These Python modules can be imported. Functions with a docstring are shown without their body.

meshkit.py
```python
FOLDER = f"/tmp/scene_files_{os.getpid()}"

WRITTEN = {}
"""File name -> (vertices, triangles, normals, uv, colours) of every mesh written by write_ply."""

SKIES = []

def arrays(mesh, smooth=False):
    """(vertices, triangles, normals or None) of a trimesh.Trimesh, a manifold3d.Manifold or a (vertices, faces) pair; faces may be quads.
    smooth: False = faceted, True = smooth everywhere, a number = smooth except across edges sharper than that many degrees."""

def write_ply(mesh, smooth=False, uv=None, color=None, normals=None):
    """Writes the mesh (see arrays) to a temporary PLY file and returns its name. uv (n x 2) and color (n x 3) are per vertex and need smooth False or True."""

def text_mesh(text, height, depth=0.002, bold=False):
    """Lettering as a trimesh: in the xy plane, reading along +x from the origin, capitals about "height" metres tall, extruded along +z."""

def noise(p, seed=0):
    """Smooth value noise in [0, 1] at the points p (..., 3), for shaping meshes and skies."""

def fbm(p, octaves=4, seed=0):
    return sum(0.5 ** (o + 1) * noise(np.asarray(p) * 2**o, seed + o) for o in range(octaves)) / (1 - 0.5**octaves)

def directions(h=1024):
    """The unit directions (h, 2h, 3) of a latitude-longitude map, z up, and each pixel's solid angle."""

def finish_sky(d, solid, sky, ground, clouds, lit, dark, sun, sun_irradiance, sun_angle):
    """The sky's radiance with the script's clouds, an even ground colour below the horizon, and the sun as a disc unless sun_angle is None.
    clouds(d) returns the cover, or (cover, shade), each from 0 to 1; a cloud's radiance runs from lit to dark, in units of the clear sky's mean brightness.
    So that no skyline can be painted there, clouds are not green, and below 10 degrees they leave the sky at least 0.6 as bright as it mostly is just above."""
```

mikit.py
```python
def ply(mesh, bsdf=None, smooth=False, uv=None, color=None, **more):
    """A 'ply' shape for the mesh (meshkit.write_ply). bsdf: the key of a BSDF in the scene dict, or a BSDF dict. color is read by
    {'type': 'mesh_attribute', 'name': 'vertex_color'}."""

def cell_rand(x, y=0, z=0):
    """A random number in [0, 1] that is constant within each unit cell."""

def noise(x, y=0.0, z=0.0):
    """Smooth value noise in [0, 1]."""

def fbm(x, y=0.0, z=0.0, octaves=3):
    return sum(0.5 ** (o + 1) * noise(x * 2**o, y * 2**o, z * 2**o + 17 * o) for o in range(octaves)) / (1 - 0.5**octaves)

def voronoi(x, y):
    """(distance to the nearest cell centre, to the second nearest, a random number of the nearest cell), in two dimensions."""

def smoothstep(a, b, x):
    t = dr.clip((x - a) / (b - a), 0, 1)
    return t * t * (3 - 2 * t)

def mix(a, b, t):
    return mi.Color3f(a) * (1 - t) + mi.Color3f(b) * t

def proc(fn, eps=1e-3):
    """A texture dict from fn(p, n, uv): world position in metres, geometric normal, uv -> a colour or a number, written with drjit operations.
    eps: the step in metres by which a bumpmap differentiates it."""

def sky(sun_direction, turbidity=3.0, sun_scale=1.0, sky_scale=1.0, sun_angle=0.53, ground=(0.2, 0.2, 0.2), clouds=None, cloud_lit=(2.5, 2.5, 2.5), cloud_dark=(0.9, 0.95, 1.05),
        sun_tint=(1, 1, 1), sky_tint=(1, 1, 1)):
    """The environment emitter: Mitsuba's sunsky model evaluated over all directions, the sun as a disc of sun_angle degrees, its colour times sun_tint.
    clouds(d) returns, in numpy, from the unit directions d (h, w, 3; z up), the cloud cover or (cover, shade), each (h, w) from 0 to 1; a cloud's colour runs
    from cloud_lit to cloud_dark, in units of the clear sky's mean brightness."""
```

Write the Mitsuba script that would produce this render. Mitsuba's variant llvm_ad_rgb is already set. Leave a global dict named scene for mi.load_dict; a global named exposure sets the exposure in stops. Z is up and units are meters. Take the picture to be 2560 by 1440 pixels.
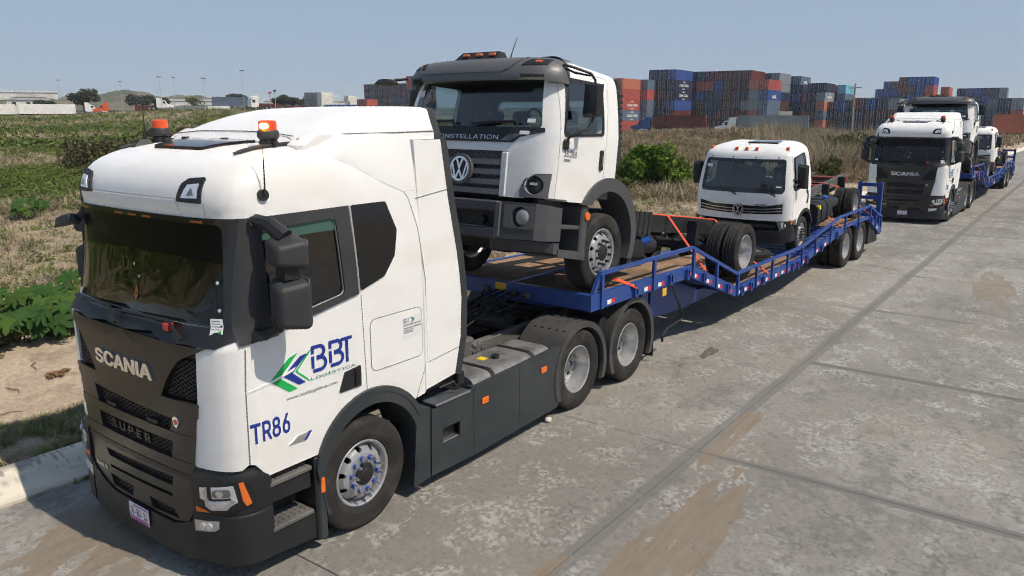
import math, random, numpy as np, trimesh, drjit as dr, mitsuba as mi, mikit, meshkit
import manifold3d as m3
from shapely.geometry import Polygon, LineString, Point, box as sbox
from shapely import affinity
from shapely.ops import unary_union
T = mi.ScalarTransform4f
rad = math.radians
scene, labels = {}, {}
# ---------------------------------------------------------------- camera, sky, exposure
CAM = np.array([2.849, 6.037, 3.580]); YAW, PITCH = 3.780, .219
FWD = [math.cos(YAW)*math.cos(PITCH), math.sin(YAW)*math.cos(PITCH), -math.sin(PITCH)]
scene['camera'] = dict(type='perspective', fov=2*math.degrees(math.atan(1280/1950)), fov_axis='x', near_clip=.05, far_clip=6000.0,
    to_world=T().look_at(origin=CAM.tolist(), target=(CAM+FWD).tolist(), up=[0, 0, 1]))
SUN = [-.095, .575, .81]
def thin_haze(d):
    el = np.degrees(np.arcsin(np.clip(d[..., 2], -1, 1)))
    return .66*np.exp(-np.maximum(el, 0)/40)+.2
scene['sky'] = mikit.sky(SUN, turbidity=3, sun_scale=1.0, sky_scale=1.0, ground=(.2, .19, .17), clouds=thin_haze, cloud_lit=(1.44, 1.80, 2.30), sun_tint=(.94, 1.0, 1.09))
exposure = 1.45
# ---------------------------------------------------------------- helpers
def M4(x=0, y=0, z=0, yaw=0, pitch=0):
    c, s, cp, sp = math.cos(yaw), math.sin(yaw), math.cos(pitch), math.sin(pitch)
    m = np.eye(4); m[:3, :3] = np.array([[c, -s, 0], [s, c, 0], [0, 0, 1]])@np.array([[cp, 0, -sp], [0, 1, 0], [sp, 0, cp]]); m[:3, 3] = [x, y, z]
    return m
def cat(*ms):
    ms = [m for m in ms if m is not None]
    return trimesh.util.concatenate(ms) if len(ms) > 1 else ms[0]
def mv(m, x=0, y=0, z=0):
    m = m.copy(); m.apply_translation([x, y, z]); return m
def rot(m, ang, axis, at=(0, 0, 0)):
    m = m.copy(); m.apply_transform(trimesh.transformations.rotation_matrix(ang, axis, at)); return m
def mirror(m):
    v = m.vertices*[1, -1, 1]; return trimesh.Trimesh(v, m.faces[:, ::-1], process=False)
def both(m): return cat(m, mirror(m))
def bx(x0, x1, y0, y1, z0, z1, c=0.0):
    """a box, its edges chamfered by c"""
    lo, hi = np.array([x0, y0, z0]), np.array([x1, y1, z1]); lo, hi = np.minimum(lo, hi), np.maximum(lo, hi)
    if c <= 0:
        return trimesh.creation.box(bounds=[lo, hi])
    c = min(c, (hi-lo).min()*.45); p = []
    for k in range(3):
        a = np.full(3, c); a[k] = 0
        for s in np.ndindex(2, 2, 2): p.append(np.where(s, hi-a, lo+a))
    h = m3.Manifold.hull_points(np.array(p)).to_mesh()
    return trimesh.Trimesh(h.vert_properties[:, :3], h.tri_verts, process=False)
def hull(pts):
    h = m3.Manifold.hull_points(np.asarray(pts, float)).to_mesh()
    return trimesh.Trimesh(h.vert_properties[:, :3], h.tri_verts, process=False)
def tube(pts, r, n=8, caps=True):
    p = np.asarray(pts, float); t = np.gradient(p, axis=0)
    if len(p) > 2:
        d = np.diff(p, axis=0); d /= np.linalg.norm(d, axis=1, keepdims=True)
        t[1:-1] = d[:-1]+d[1:]; t[0], t[-1] = d[0], d[-1]
    t /= np.linalg.norm(t, axis=1, keepdims=True)+1e-12
    a = np.cross(t[0], [0, 0, 1.0] if abs(t[0][2]) < .9 else [1.0, 0, 0]); rr = np.broadcast_to(r, (len(p),)); vs = []
    ang = np.arange(n)*2*math.pi/n
    for i in range(len(p)):
        a = a-t[i]*(a@t[i]); a /= np.linalg.norm(a); b = np.cross(t[i], a)
        vs.append(p[i]+rr[i]*(np.cos(ang)[:, None]*a+np.sin(ang)[:, None]*b))
    v = np.vstack(vs); f = []
    for i in range(len(p)-1):
        for j in range(n):
            k = (j+1) % n; A, B, C_, D = i*n+j, i*n+k, (i+1)*n+k, (i+1)*n+j; f += [[A, B, C_], [A, C_, D]]
    if caps:
        v = np.vstack([v, p[0], p[-1]]); e = (len(p)-1)*n
        for j in range(n):
            k = (j+1) % n; f += [[len(v)-2, k, j], [len(v)-1, e+j, e+k]]
    return trimesh.Trimesh(v, f, process=False)
def bar(p, q, w, h):
    """a rectangular bar from p to q, w wide (level), h deep"""
    p, q = np.asarray(p, float), np.asarray(q, float); d = q-p; d /= np.linalg.norm(d)
    s = np.cross(d, [0, 0, 1.0] if abs(d[2]) < .95 else [1.0, 0, 0]); s /= np.linalg.norm(s); u = np.cross(s, d)
    return hull([e+a*s*w/2+b*u*h/2 for e in (p, q) for a in (-1, 1) for b in (-1, 1)])
def lathe(prof, n=40, axis='y'):
    """revolves (radius, height) round the y axis (or z); the height runs along the axis"""
    prof = np.asarray(prof, float); ang = np.arange(n)*2*math.pi/n; k = len(prof); v = np.zeros((n, k, 3))
    v[..., 0] = np.cos(ang)[:, None]*prof[:, 0]; v[..., 1] = np.sin(ang)[:, None]*prof[:, 0]; v[..., 2] = prof[:, 1]
    f = []
    for i in range(n):
        j = (i+1) % n
        for m in range(k-1): A, B, C_, D = i*k+m, j*k+m, j*k+m+1, i*k+m+1; f += [[A, B, C_], [A, C_, D]]
    v = v.reshape(-1, 3)
    if axis == 'y': v = np.stack([v[:, 0], v[:, 2], -v[:, 1]], 1)
    m = trimesh.Trimesh(v, f, process=False); m.merge_vertices(); m.update_faces(m.nondegenerate_faces()); return m
def cyl(p, q, r, n=20, r2=None): return tube([p, q], [r, r if r2 is None else r2], n)
def ext(poly, h, z0=0.0):
    """a shapely polygon extruded from z0 to z0+h"""
    return mv(cat(*[trimesh.creation.extrude_polygon(g, h, engine='earcut') for g in getattr(poly, 'geoms', [poly])]), 0, 0, z0)
def remap(m, fn):
    v = np.asarray(m.vertices); return trimesh.Trimesh(fn(v), m.faces, process=False)
def side_ext(poly, y0, y1):
    """polygon in (x, z), extruded between y0 and y1"""
    m = ext(poly, abs(y1-y0)); lo = min(y0, y1)
    return remap(m, lambda v: np.stack([v[:, 0], lo+abs(y1-y0)-v[:, 2], v[:, 1]], 1))
def front_ext(poly, x0, x1):
    """polygon in (y, z), extruded between x0 and x1"""
    m = ext(poly, abs(x1-x0)); lo = min(x0, x1)
    return remap(m, lambda v: np.stack([lo+v[:, 2], v[:, 0], v[:, 1]], 1))
def P(*pts): return Polygon(pts)
def rnd(poly, r): return poly.buffer(-r, join_style=2).buffer(r, quad_segs=4)
def rect(x0, x1, y0, y1, r=0.0):
    q = sbox(min(x0, x1), min(y0, y1), max(x0, x1), max(y0, y1)); return rnd(q, r) if r else q
def to_m(m): return m3.Manifold(m3.Mesh(np.asarray(m.vertices, np.float32), np.asarray(m.faces, np.uint32)))
def fro(man):
    g = man.to_mesh(); return trimesh.Trimesh(np.array(g.vert_properties[:, :3], float), np.array(g.tri_verts), process=False)
def solid(poly, t):
    polys = getattr(poly, 'geoms', [poly]); cs = []
    for g in polys:
        g = g.simplify(.0008); cs.append(np.array(g.exterior.coords)[:-1]); cs += [np.array(h.coords)[:-1] for h in g.interiors]
    return m3.Manifold.extrude(m3.CrossSection(cs, m3.FillRule.EvenOdd), t)
def drape(poly, fn, t=.006, L=.12, w0=0.0):
    """a plate of the outline poly (u, v) laid on the surface fn(u, v) -> (points, normals), from w0 to w0+t above it"""
    m = fro(solid(poly, t).refine_to_length(L)); v = np.asarray(m.vertices); p, n = fn(v[:, 0], v[:, 1])
    return trimesh.Trimesh(p+n*(v[:, 2]+w0)[:, None], m.faces, process=False)
def draped_text(s, h, fn, u0, v0, t=.003, bold=False, sx=1.0, shear=0.0, centre=False):
    m = meshkit.text_mesh(s, h, t, bold); v = np.asarray(m.vertices).copy()
    if centre: v[:, 0] -= (v[:, 0].min()+v[:, 0].max())/2
    p, n = fn(u0+v[:, 0]*sx+shear*v[:, 1], v0+v[:, 1]); return trimesh.Trimesh(p+n*v[:, 2:3], m.faces, process=False)
def loft(rings, cap=True):
    """rings: list of (n, 3) closed outlines"""
    n = len(rings[0]); v = np.vstack(rings); f = []
    for i in range(len(rings)-1):
        for j in range(n):
            k = (j+1) % n; A, B, C_, D = i*n+j, i*n+k, (i+1)*n+k, (i+1)*n+j; f += [[A, B, C_], [A, C_, D]]
    if cap:
        v = np.vstack([v, rings[0].mean(0), rings[-1].mean(0)]); e = (len(rings)-1)*n
        for j in range(n):
            k = (j+1) % n; f += [[len(v)-2, k, j], [len(v)-1, e+j, e+k]]
    m = trimesh.Trimesh(v, f, process=False)
    if m.volume < 0: m = trimesh.Trimesh(v, np.array(f)[:, ::-1], process=False)
    return m
class Model(dict):
    """part name -> shape dict; a repeated name takes a number"""
    def add(self, name, mesh, bsdf, smooth=32, label=None, kind=None, **kw):
        key, i = name, 0
        while key in self: i += 1; key = f'{name}_{i:03d}'
        self[key] = (mikit.ply(mesh, bsdf, smooth=smooth, **kw), label, kind); return key
    def group(self, name):
        key, i = name, 0
        while any(k == key or k.startswith(key+'__') for k in self): i += 1; key = f'{name}_{i:03d}'
        return key
def new_key(name):
    key, i = name, 0
    while any(k == key or k.startswith(key+'__') for k in USED): i += 1; key = f'{name}_{i:03d}'
    USED.append(key); return key
USED = []
def put(model, name, M, label, category, group=None, skip=(), recolour=None):
    """adds a thing with all its parts under its own key"""
    key = new_key(name); labels[key] = dict(label=label, category=category)
    if group: labels[key]['group'] = group
    for part, (shape, lab, kind) in model.items():
        if any(part.startswith(s) for s in skip): continue
        k = f'{key}__{part}'; scene[k] = dict(shape, to_world=T(M))
        if recolour and shape['bsdf']['id'] in recolour: scene[k]['bsdf'] = dict(type='ref', id=recolour[shape['bsdf']['id']])
        if lab or kind:
            labels[k] = {}
            if lab: labels[k]['label'] = lab
            if kind: labels[k]['kind'] = kind
    return key
def one(name, mesh, bsdf, label=None, category=None, group=None, kind=None, smooth=32, M=None, **kw):
    """a thing, or piece of the setting, that is one mesh"""
    key = new_key(name); scene[key] = mikit.ply(mesh, bsdf, smooth=smooth, **kw)
    if M is not None: scene[key]['to_world'] = T(M)
    labels[key] = {k: v for k, v in dict(label=label, category=category, group=group, kind=kind).items() if v}
    return key
# ---------------------------------------------------------------- materials
N, F, mix, sst = mikit.noise, mikit.fbm, mikit.mix, mikit.smoothstep
def two(b): return dict(type='twosided', bsdf=b)
def rgb(c): return dict(type='rgb', value=list(c)) if not np.isscalar(c) else dict(type='rgb', value=[c]*3)
def mat(name, col, rough=.5, metal=0.0, coat=0.0, spec=.5, bump=None, **kw):
    base = mikit.proc(col) if callable(col) else rgb(col)
    r = mikit.proc(rough) if callable(rough) else rough
    b = dict(type='principled', base_color=base, roughness=r, metallic=metal, specular=spec, **kw)
    if coat: b.update(clearcoat=coat, clearcoat_gloss=.93)
    if bump: b = dict(type='bumpmap', arbitrary=mikit.proc(bump[0], eps=bump[2] if len(bump) > 2 else .002), scale=bump[1], bsdf=b)
    scene[name] = two(b)
def dusty(c, dust=(.26, .25, .23), amt=.25, sc=2.5):
    return lambda p, n, uv: mix(c, dust, amt*sst(.35, .8, F(p.x*sc, p.y*sc, p.z*sc, 4))+.12*amt*N(p.x*45, p.y*45, p.z*45))
mat('white_paint', lambda p, n, uv: mix((.80, .80, .79), (.70, .68, .64), .5*sst(.45, .8, F(p.x*1.7, p.y*1.7, p.z*3, 4))), .28, coat=.9, spec=.4)
mat('black_plastic', dusty((.010, .0115, .0135), amt=.03), .52)
mat('grey_plastic', dusty((.028, .030, .033), amt=.05), .6)
mat('skirt_plastic', dusty((.026, .033, .038), amt=.07, sc=1.6), .5)
mat('fender_plastic', dusty((.046, .046, .046), amt=.12), .62)
mat('grille_paint', dusty((.032, .029, .025), amt=.06), .34, metal=.35, coat=.4)
mat('mesh_black', (.012, .012, .014), .45)
mat('glossy_black', (.008, .008, .009), .08, coat=.6)
mat('film_black', (.006, .006, .006), .12, spec=.15)
mat('film_dark', (.010, .010, .010), .10, spec=.5)
mat('film_green', (.045, .11, .09), .10, spec=.5)
mat('grille_grey', (.17, .172, .18), .5)
mat('chrome', (.85, .86, .87), .22, metal=.95)
mat('silver', (.62, .63, .64), .32, metal=.85)
mat('rim_silver', lambda p, n, uv: mix((.46, .47, .48), (.29, .275, .26), .5*sst(.4, .75, F(p.x*6, p.y*6, p.z*6, 3))), .38, metal=.55)
mat('rubber', lambda p, n, uv: mix((.026, .025, .024), (.075, .066, .058), .55*sst(.4, .8, F(p.x*5, p.y*5, p.z*5, 4))), .75, spec=.25)
mat('tread_rubber', lambda p, n, uv: mix((.020, .020, .020), (.055, .05, .046), .5*sst(.45, .8, F(p.x*8, p.y*8, p.z*8, 3))), .7, spec=.3)
mat('chassis_black', dusty((.011, .011, .012), amt=.06, sc=4), .55)
mat('chassis_grey', dusty((.09, .088, .085), amt=.25, sc=5), .65)
mat('tank_grey', lambda p, n, uv: mix((.25, .25, .25), (.10, .10, .10), .7*sst(.4, .7, F(p.x*5, p.y*5, p.z*5, 4))), .5, metal=.4)
mat('tread_plate', (.45, .46, .47), .35, metal=.9)
mat('nut_blue', (.02, .06, .35), .35)
mat('lens_clear', (.80, .83, .86), .16, metal=.55)
mat('lens_grey', (.16, .165, .17), .12, metal=.2, coat=.5)
mat('amber', (.75, .16, .02), .18, coat=.5)
mat('beacon_lens', (.72, .085, .015), .2, coat=.4)
mat('seam_grey', (.42, .42, .42), .6)
mat('amber_dark', (.42, .10, .03), .2, coat=.4)
mat('red_lens', (.5, .03, .02), .2, coat=.5)
mat('visor_grey', dusty((.12, .122, .128), amt=.10), .45, metal=.2)
mat('print_blue', (.012, .035, .26), .4)
mat('print_green', (.01, .42, .09), .4)
mat('print_grey', (.16, .17, .19), .5)
mat('print_black', (.02, .02, .025), .5)
mat('print_teal', (.02, .16, .15), .5)
mat('paper_white', (.72, .73, .74), .6)
mat('plate_white', (.74, .70, .74), .45)
mat('plate_purple', (.36, .14, .34), .45)
mat('tape_white', (.80, .80, .80), .4)
mat('tape_red', (.58, .03, .05), .4)
mat('sticker_yellow', (.70, .42, .03), .5)
mat('trailer_blue', lambda p, n, uv: mix((.018, .060, .255), (.08, .11, .20), .35*sst(.5, .85, F(p.x*3, p.y*3, p.z*6, 4))), .38, coat=.35)
mat('ratchet_orange', (.85, .13, .03), .65)
mat('seat_cloth', (.045, .05, .055), .8)
mat('dash_grey', (.035, .036, .04), .6)
mat('inner_trim', (.11, .115, .125), .7)
mat('bumper_grey', dusty((.058, .060, .066), amt=.06), .5)
mat('rust_red', (.16, .03, .025), .6)
mat('cap_blue', (.02, .12, .55), .4)
mat('cap_yellow', (.75, .55, .02), .4)
scene['glass_tint'] = dict(type='thindielectric', int_ior=1.32, specular_transmittance=rgb((.14, .18, .155)))
scene['glass_dark'] = dict(type='thindielectric', int_ior=1.52, specular_transmittance=rgb((.10, .10, .10)))
scene['glass_clear'] = dict(type='thindielectric', int_ior=1.52, specular_transmittance=rgb((.54, .63, .65)))
# ---------------------------------------------------------------- road, kerb, ground
rng = np.random.default_rng(7)
def azr(x, y):
    """bearing to the right of the view direction (radians) and distance from the viewpoint, on the ground"""
    dx, dy = x-CAM[0], y-CAM[1]; a = YAW-np.arctan2(dy, dx); return (a+math.pi) % (2*math.pi)-math.pi, np.hypot(dx, dy)
def kerb_y(x): return np.interp(x, [-140, -95, -79, -50, -30, -8, 2, 12], [1.4, -.1, -.45, -1.55, -1.85, -1.78, -1.72, -1.72])
def smooth(a, b, x): t = np.clip((x-a)/(b-a), 0, 1); return t*t*(3-2*t)
def ground_z(x, y):
    d = kerb_y(x)-.42-y; a, r = azr(x, y); p3 = np.stack([x, y, 0*x], -1)
    h = .17+.22*smooth(.4, 4, d)+.16*(meshkit.fbm(p3/2.3, 3, 5)-.5)*smooth(.4, 2.5, d)+.5*(meshkit.fbm(p3/11, 3, 9)-.5)*smooth(4, 14, d)
    left = smooth(rad(2), rad(-16), a)
    h = h+left*((2.5+1.9*smooth(rad(-31), rad(-21), a))*smooth(60, 260, r)+1.5*smooth(300, 900, r))
    right = 1-left
    mound = np.exp(-((d-27)/11.5)**2)*smooth(18, 40, r)*(1-smooth(85, 150, r))*smooth(rad(-8), rad(6), a)
    h = h+1.15*mound-right*1.0*smooth(95, 150, r)*smooth(2, 20, d)
    return h
def patch(p, cx, cy, rx, ry, ang, lo=.25, hi=.6, sc=3.0):
    c, s = math.cos(ang), math.sin(ang); u, v = (p.x-cx)*c+(p.y-cy)*s, -(p.x-cx)*s+(p.y-cy)*c
    e = dr.maximum(0, 1-dr.square(u/rx)-dr.square(v/ry)); return sst(lo+.16, lo+.26, e+1.9*(F(u*sc*.55, v*sc*2.6, 3.0, 5)-.5))*sst(0, .12, e)
def joint_band(p):
    wob = .05*(F(p.x*.9, p.y*.9, 61.0, 3)-.5); dy = dr.abs(p.y-2.95+wob); dy = dr.minimum(dy, dr.abs(p.y-6.87+wob)); q = (p.x+4.71+wob)/3.92; dx = dr.abs(q-dr.round(q))*3.92
    return dr.maximum((1-sst(.075, .11, dy))*.85, (1-sst(.06, .10, dx))*sst(2.6, 3.0, p.y)*sst(.30, .42, F(p.x*.5, p.y*.7, 71.0, 2)))
def concrete(p, n, uv):
    rx, ry = p.x*.83+p.y*.56, p.y*.83-p.x*.56
    big = F(p.x*.35, p.y*.55, 1.0, 4); mid = F(rx*2.4, ry*3.0, 5.0, 5); fine = F(rx*26, ry*30, 2.0, 3); vf = N(rx*95, ry*95, 7.0); blot = F(rx*8, ry*10, 15.0, 4)
    c = mix((.225, .216, .202), (.288, .279, .263), sst(.32, .68, big))
    c = mix(c, (.40, .40, .385), .85*sst(.46, .66, .5*mid+.5*blot)*sst(.32, .62, fine))
    c = mix(c, (.150, .146, .138), .6*sst(.52, .70, .5*F(p.x*1.1+9, p.y*2.0, 9.0, 4)+.5*blot))
    tine = .5+.5*dr.cos(p.x*(6.2832/.026)+2.5*N(p.x*.7, p.y*1.3, 4.0)); tm = sst(.42, .62, F(p.x*.4+5, p.y*.5, 44.0, 3))
    c = c*mi.Color3f(.95, .94, .915)*(.78+.30*fine+.13*vf)*(1-.13*tine*(.35+.65*tm))
    c = mix(c, (.10, .095, .09), .40*sst(.74, .80, F(rx*27, ry*29, 33.0, 2)))
    wheel = dr.exp(-dr.square((p.y-1.9)/.5))+dr.exp(-dr.square((p.y-3.9)/.55))
    c = mix(c, (.155, .15, .14), .28*wheel*F(p.x*.5, p.y*2, 31.0, 3))
    c = mix(c, (.150, .147, .142), joint_band(p)*(.7+.3*fine))
    tan = dr.maximum(dr.maximum(patch(p, -2.75, 3.55, 1.9, .36, .03), patch(p, -1.2, 2.95, 1.3, .12, .04)), dr.maximum(patch(p, -.15, -.6, 1.1, .9, .3, .3), patch(p, -5.3, 3.1, 1.5, .14, .02)))
    tan = dr.maximum(tan, .8*dr.maximum(patch(p, -16, 4.6, 2.4, .45, .1), patch(p, 1.2, .2, 1.4, 1.0, .2, .3)))
    c = mix(c, mix((.185, .148, .108), (.235, .195, .15), F(p.x*3, p.y*30, 2.0, 3)), .95*tan*(.7+.3*sst(.3, .6, fine)))
    tan2 = sst(.58, .75, F(p.x*.6+40, p.y*1.6, 14.0, 4)); c = mix(c, (.24, .21, .175), .3*tan2)
    oil = dr.maximum(dr.maximum(patch(p, -8.15, 1.62, .40, .13, .1, .3, .5, 6), patch(p, -.02, .75, .13, .10, .5, .2, .5, 9)), .7*patch(p, -7.35, 1.55, .2, .07, .1, .3, .5, 6))
    c = mix(c, (.075, .058, .045), .75*oil)
    cx = F(p.x*1.3, p.y*1.0, 51.0, 5); crack = 1-sst(0, .006, dr.abs(cx-.5)); crack = crack*sst(.54, .64, F(p.x*.3, p.y*.3, 77.0, 2))
    return mix(c, (.09, .085, .08), .45*crack)
def concrete_h(p, n, uv): return .35*dr.cos(p.x*(6.2832/.026)+2.5*N(p.x*.7, p.y*1.3, 4.0))+.5*N(p.x*120, p.y*120, 2.0)
mat('concrete', concrete, .85, spec=.3, bump=(concrete_h, .0022, .002))
mat('joint_dark', lambda p, n, uv: mix((.10, .095, .088), (.20, .18, .15), F(p.x*3, p.y*3, 1.0, 3)), .95, spec=.1)
def kerb_col(p, n, uv):
    c = mix((.66, .62, .52), (.50, .47, .40), sst(.35, .7, F(p.x*3, p.y*5, p.z*7, 4)))
    c = mix(c, (.22, .21, .20), .75*sst(.55, .72, F(p.x*2.2, p.y*2.2, p.z*9, 4)))
    return mix(c, (.16, .15, .14), .6*sst(.6, .75, N(p.x*60, p.y*10, p.z*14))*sst(.10, .2, p.z))
mat('kerb_paint', kerb_col, .8, spec=.2, bump=(lambda p, n, uv: N(p.x*45, p.y*45, p.z*45), .003))
def earth(p, n, uv):
    a = F(p.x*.9, p.y*.9, 2.0, 5); b = N(p.x*30, p.y*30, 1.0); m = F(p.x*.11, p.y*.11, 5.0, 4)
    sand = mix((.39, .315, .235), (.29, .235, .175), sst(.3, .7, a)); sand = mix(sand, (.20, .155, .11), .5*sst(.58, .75, F(p.x*3.3, p.y*3.3, 8.0, 4)))
    far = mix((.225, .185, .125), (.115, .125, .05), sst(.42, .62, m))
    dd = -2.3-p.y
    return mix(sand, far, sst(4.0, 6.5, dd+2.2*(a-.5)+2.6*sst(4, 16, -p.x)))*(.82+.36*b)
mat('earth', earth, .95, spec=.1, bump=(lambda p, n, uv: F(p.x*14, p.y*14, 3.0, 4), .03, .01))
xs = np.unique(np.concatenate([np.linspace(14, -150, 83)])); yk = kerb_y(xs)
def strip(y_of_x0, y_of_x1, z0, z1):
    v = np.vstack([np.stack([xs, y_of_x0, 0*xs+z0], 1), np.stack([xs, y_of_x1, 0*xs+z1], 1)]); n = len(xs); f = []
    for i in range(n-1): f += [[i, i+1, n+i+1], [i, n+i+1, n+i]]
    return trimesh.Trimesh(v, f, process=False)
road = strip(yk-.02, 0*xs+30, -.022, -.022)
ROAD = one('road', cat(road, bx(14, 16, -3, 30, -.03, -.022)), 'joint_dark', kind='structure', smooth=False)
# concrete slabs, each a piece of the road
i = 0
ylines = [2.95, 6.87, 10.8, 14.7]
for k in range(-5, 22):
    xa, xb = -4.71-3.92*k+3.92, -4.71-3.92*k
    for j in range(4):
        g = .004+.002*rng.random()
        if j == 0: pts = [(xb+g, float(kerb_y(xb))+.27), (xa-g, float(kerb_y(xa))+.27), (xa-g, ylines[0]-g), (xb+g, ylines[0]-g)]
        else: pts = [(xb+g, ylines[j-1]+g), (xa-g, ylines[j-1]+g), (xa-g, ylines[j]-g), (xb+g, ylines[j]-g)]
        dz = .003*rng.random(); m = hull([(x, y, -.03) for x, y in pts]+[(x, y, -.006+dz) for x, y in pts]+[((x-pts[0][0])*.998+pts[0][0]+.004, y+(.006 if y < 2 else -.006)*0, dz) for x, y in pts])
        scene[f'{ROAD}__slab' + (f'_{i:03d}' if i else '')] = mikit.ply(m, 'concrete', smooth=False); i += 1
far_x = -4.71-3.92*21
one('far_road', remap(bx(-150, far_x-.01, 0, 1, -.03, .001), lambda v: np.stack([v[:, 0], np.where(v[:, 1] < .5, kerb_y(v[:, 0])+.27, 30), v[:, 2]], 1)), 'concrete', kind='structure', smooth=False)
one('road_edge', bx(16, far_x, 14.71, 30, -.03, .002), 'concrete', kind='structure', smooth=False)
KERB = one('gutter', strip(yk-.05, yk+.262, -.004, -.004), 'kerb_gutter' if False else 'concrete', kind='structure', smooth=False)
kx, i = 9.0, 0
KB = new_key('kerb'); labels[KB] = dict(label='off white painted sloping concrete kerb between the road and the verge', category='kerb')
while kx > -120:
    L = 2.0 if kx > -60 else 3.0; g = .012; ya, yb = float(kerb_y(kx-g)), float(kerb_y(kx-L+g)); prof = [(0, -.02), (0, .025), (-.02, .05), (-.26, .205), (-.31, .225), (-.42, .225), (-.45, -.02)]
    m = hull([(kx-g, ya+a, b) for a, b in prof]+[(kx-L+g, yb+a, b) for a, b in prof])
    scene[f'{KB}__block' + (f'_{i:03d}' if i else '')] = mikit.ply(m, 'kerb_paint', smooth=25); i += 1; kx -= L
# terrain: one sheet out to the horizon beyond the kerb; the ground on this side of the road as a second one
aa = np.radians(np.concatenate([np.linspace(-150, -42, 110), np.linspace(-41.5, 58, 250)])); rr = np.concatenate([np.linspace(3.2, 22, 60), np.geomspace(22.5, 340, 110), np.geomspace(360, 5000, 16)])
A, Rr = np.meshgrid(aa, rr, indexing='ij'); X = CAM[0]+Rr*np.cos(YAW-A); Y = CAM[1]+Rr*np.sin(YAW-A)
Yc = np.minimum(Y, kerb_y(X)-.40); Z = ground_z(X, Yc); nr = len(rr); f = []
for i in range(len(aa)-1):
    for j in range(nr-1):
        if Y[i, j] < kerb_y(X[i, j])+6 or Y[i, j+1] < kerb_y(X[i, j+1])+6 or Rr[i, j] > 130:
            a0, b0, c0, d0 = i*nr+j, i*nr+j+1, (i+1)*nr+j+1, (i+1)*nr+j; f += [[a0, c0, b0], [a0, d0, c0]]
Yf = np.where(Rr > 130, np.where(X < -118, Y, Yc), Yc); Zf = np.where((Yf > kerb_y(X)-.5), -.6, Z)
one('ground', trimesh.Trimesh(np.stack([X, Yf, Zf], -1).reshape(-1, 3), f, process=False), 'earth', kind='structure', smooth=True)
one('yard_ground', mv(bx(-400, 400, -400, 400, -.9, -.62), -300, 240, 0), 'earth', kind='structure', smooth=False)
one('near_ground', bx(-150, 300, 30, 300, -.5, -.03), 'earth', kind='structure', smooth=False)
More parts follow.
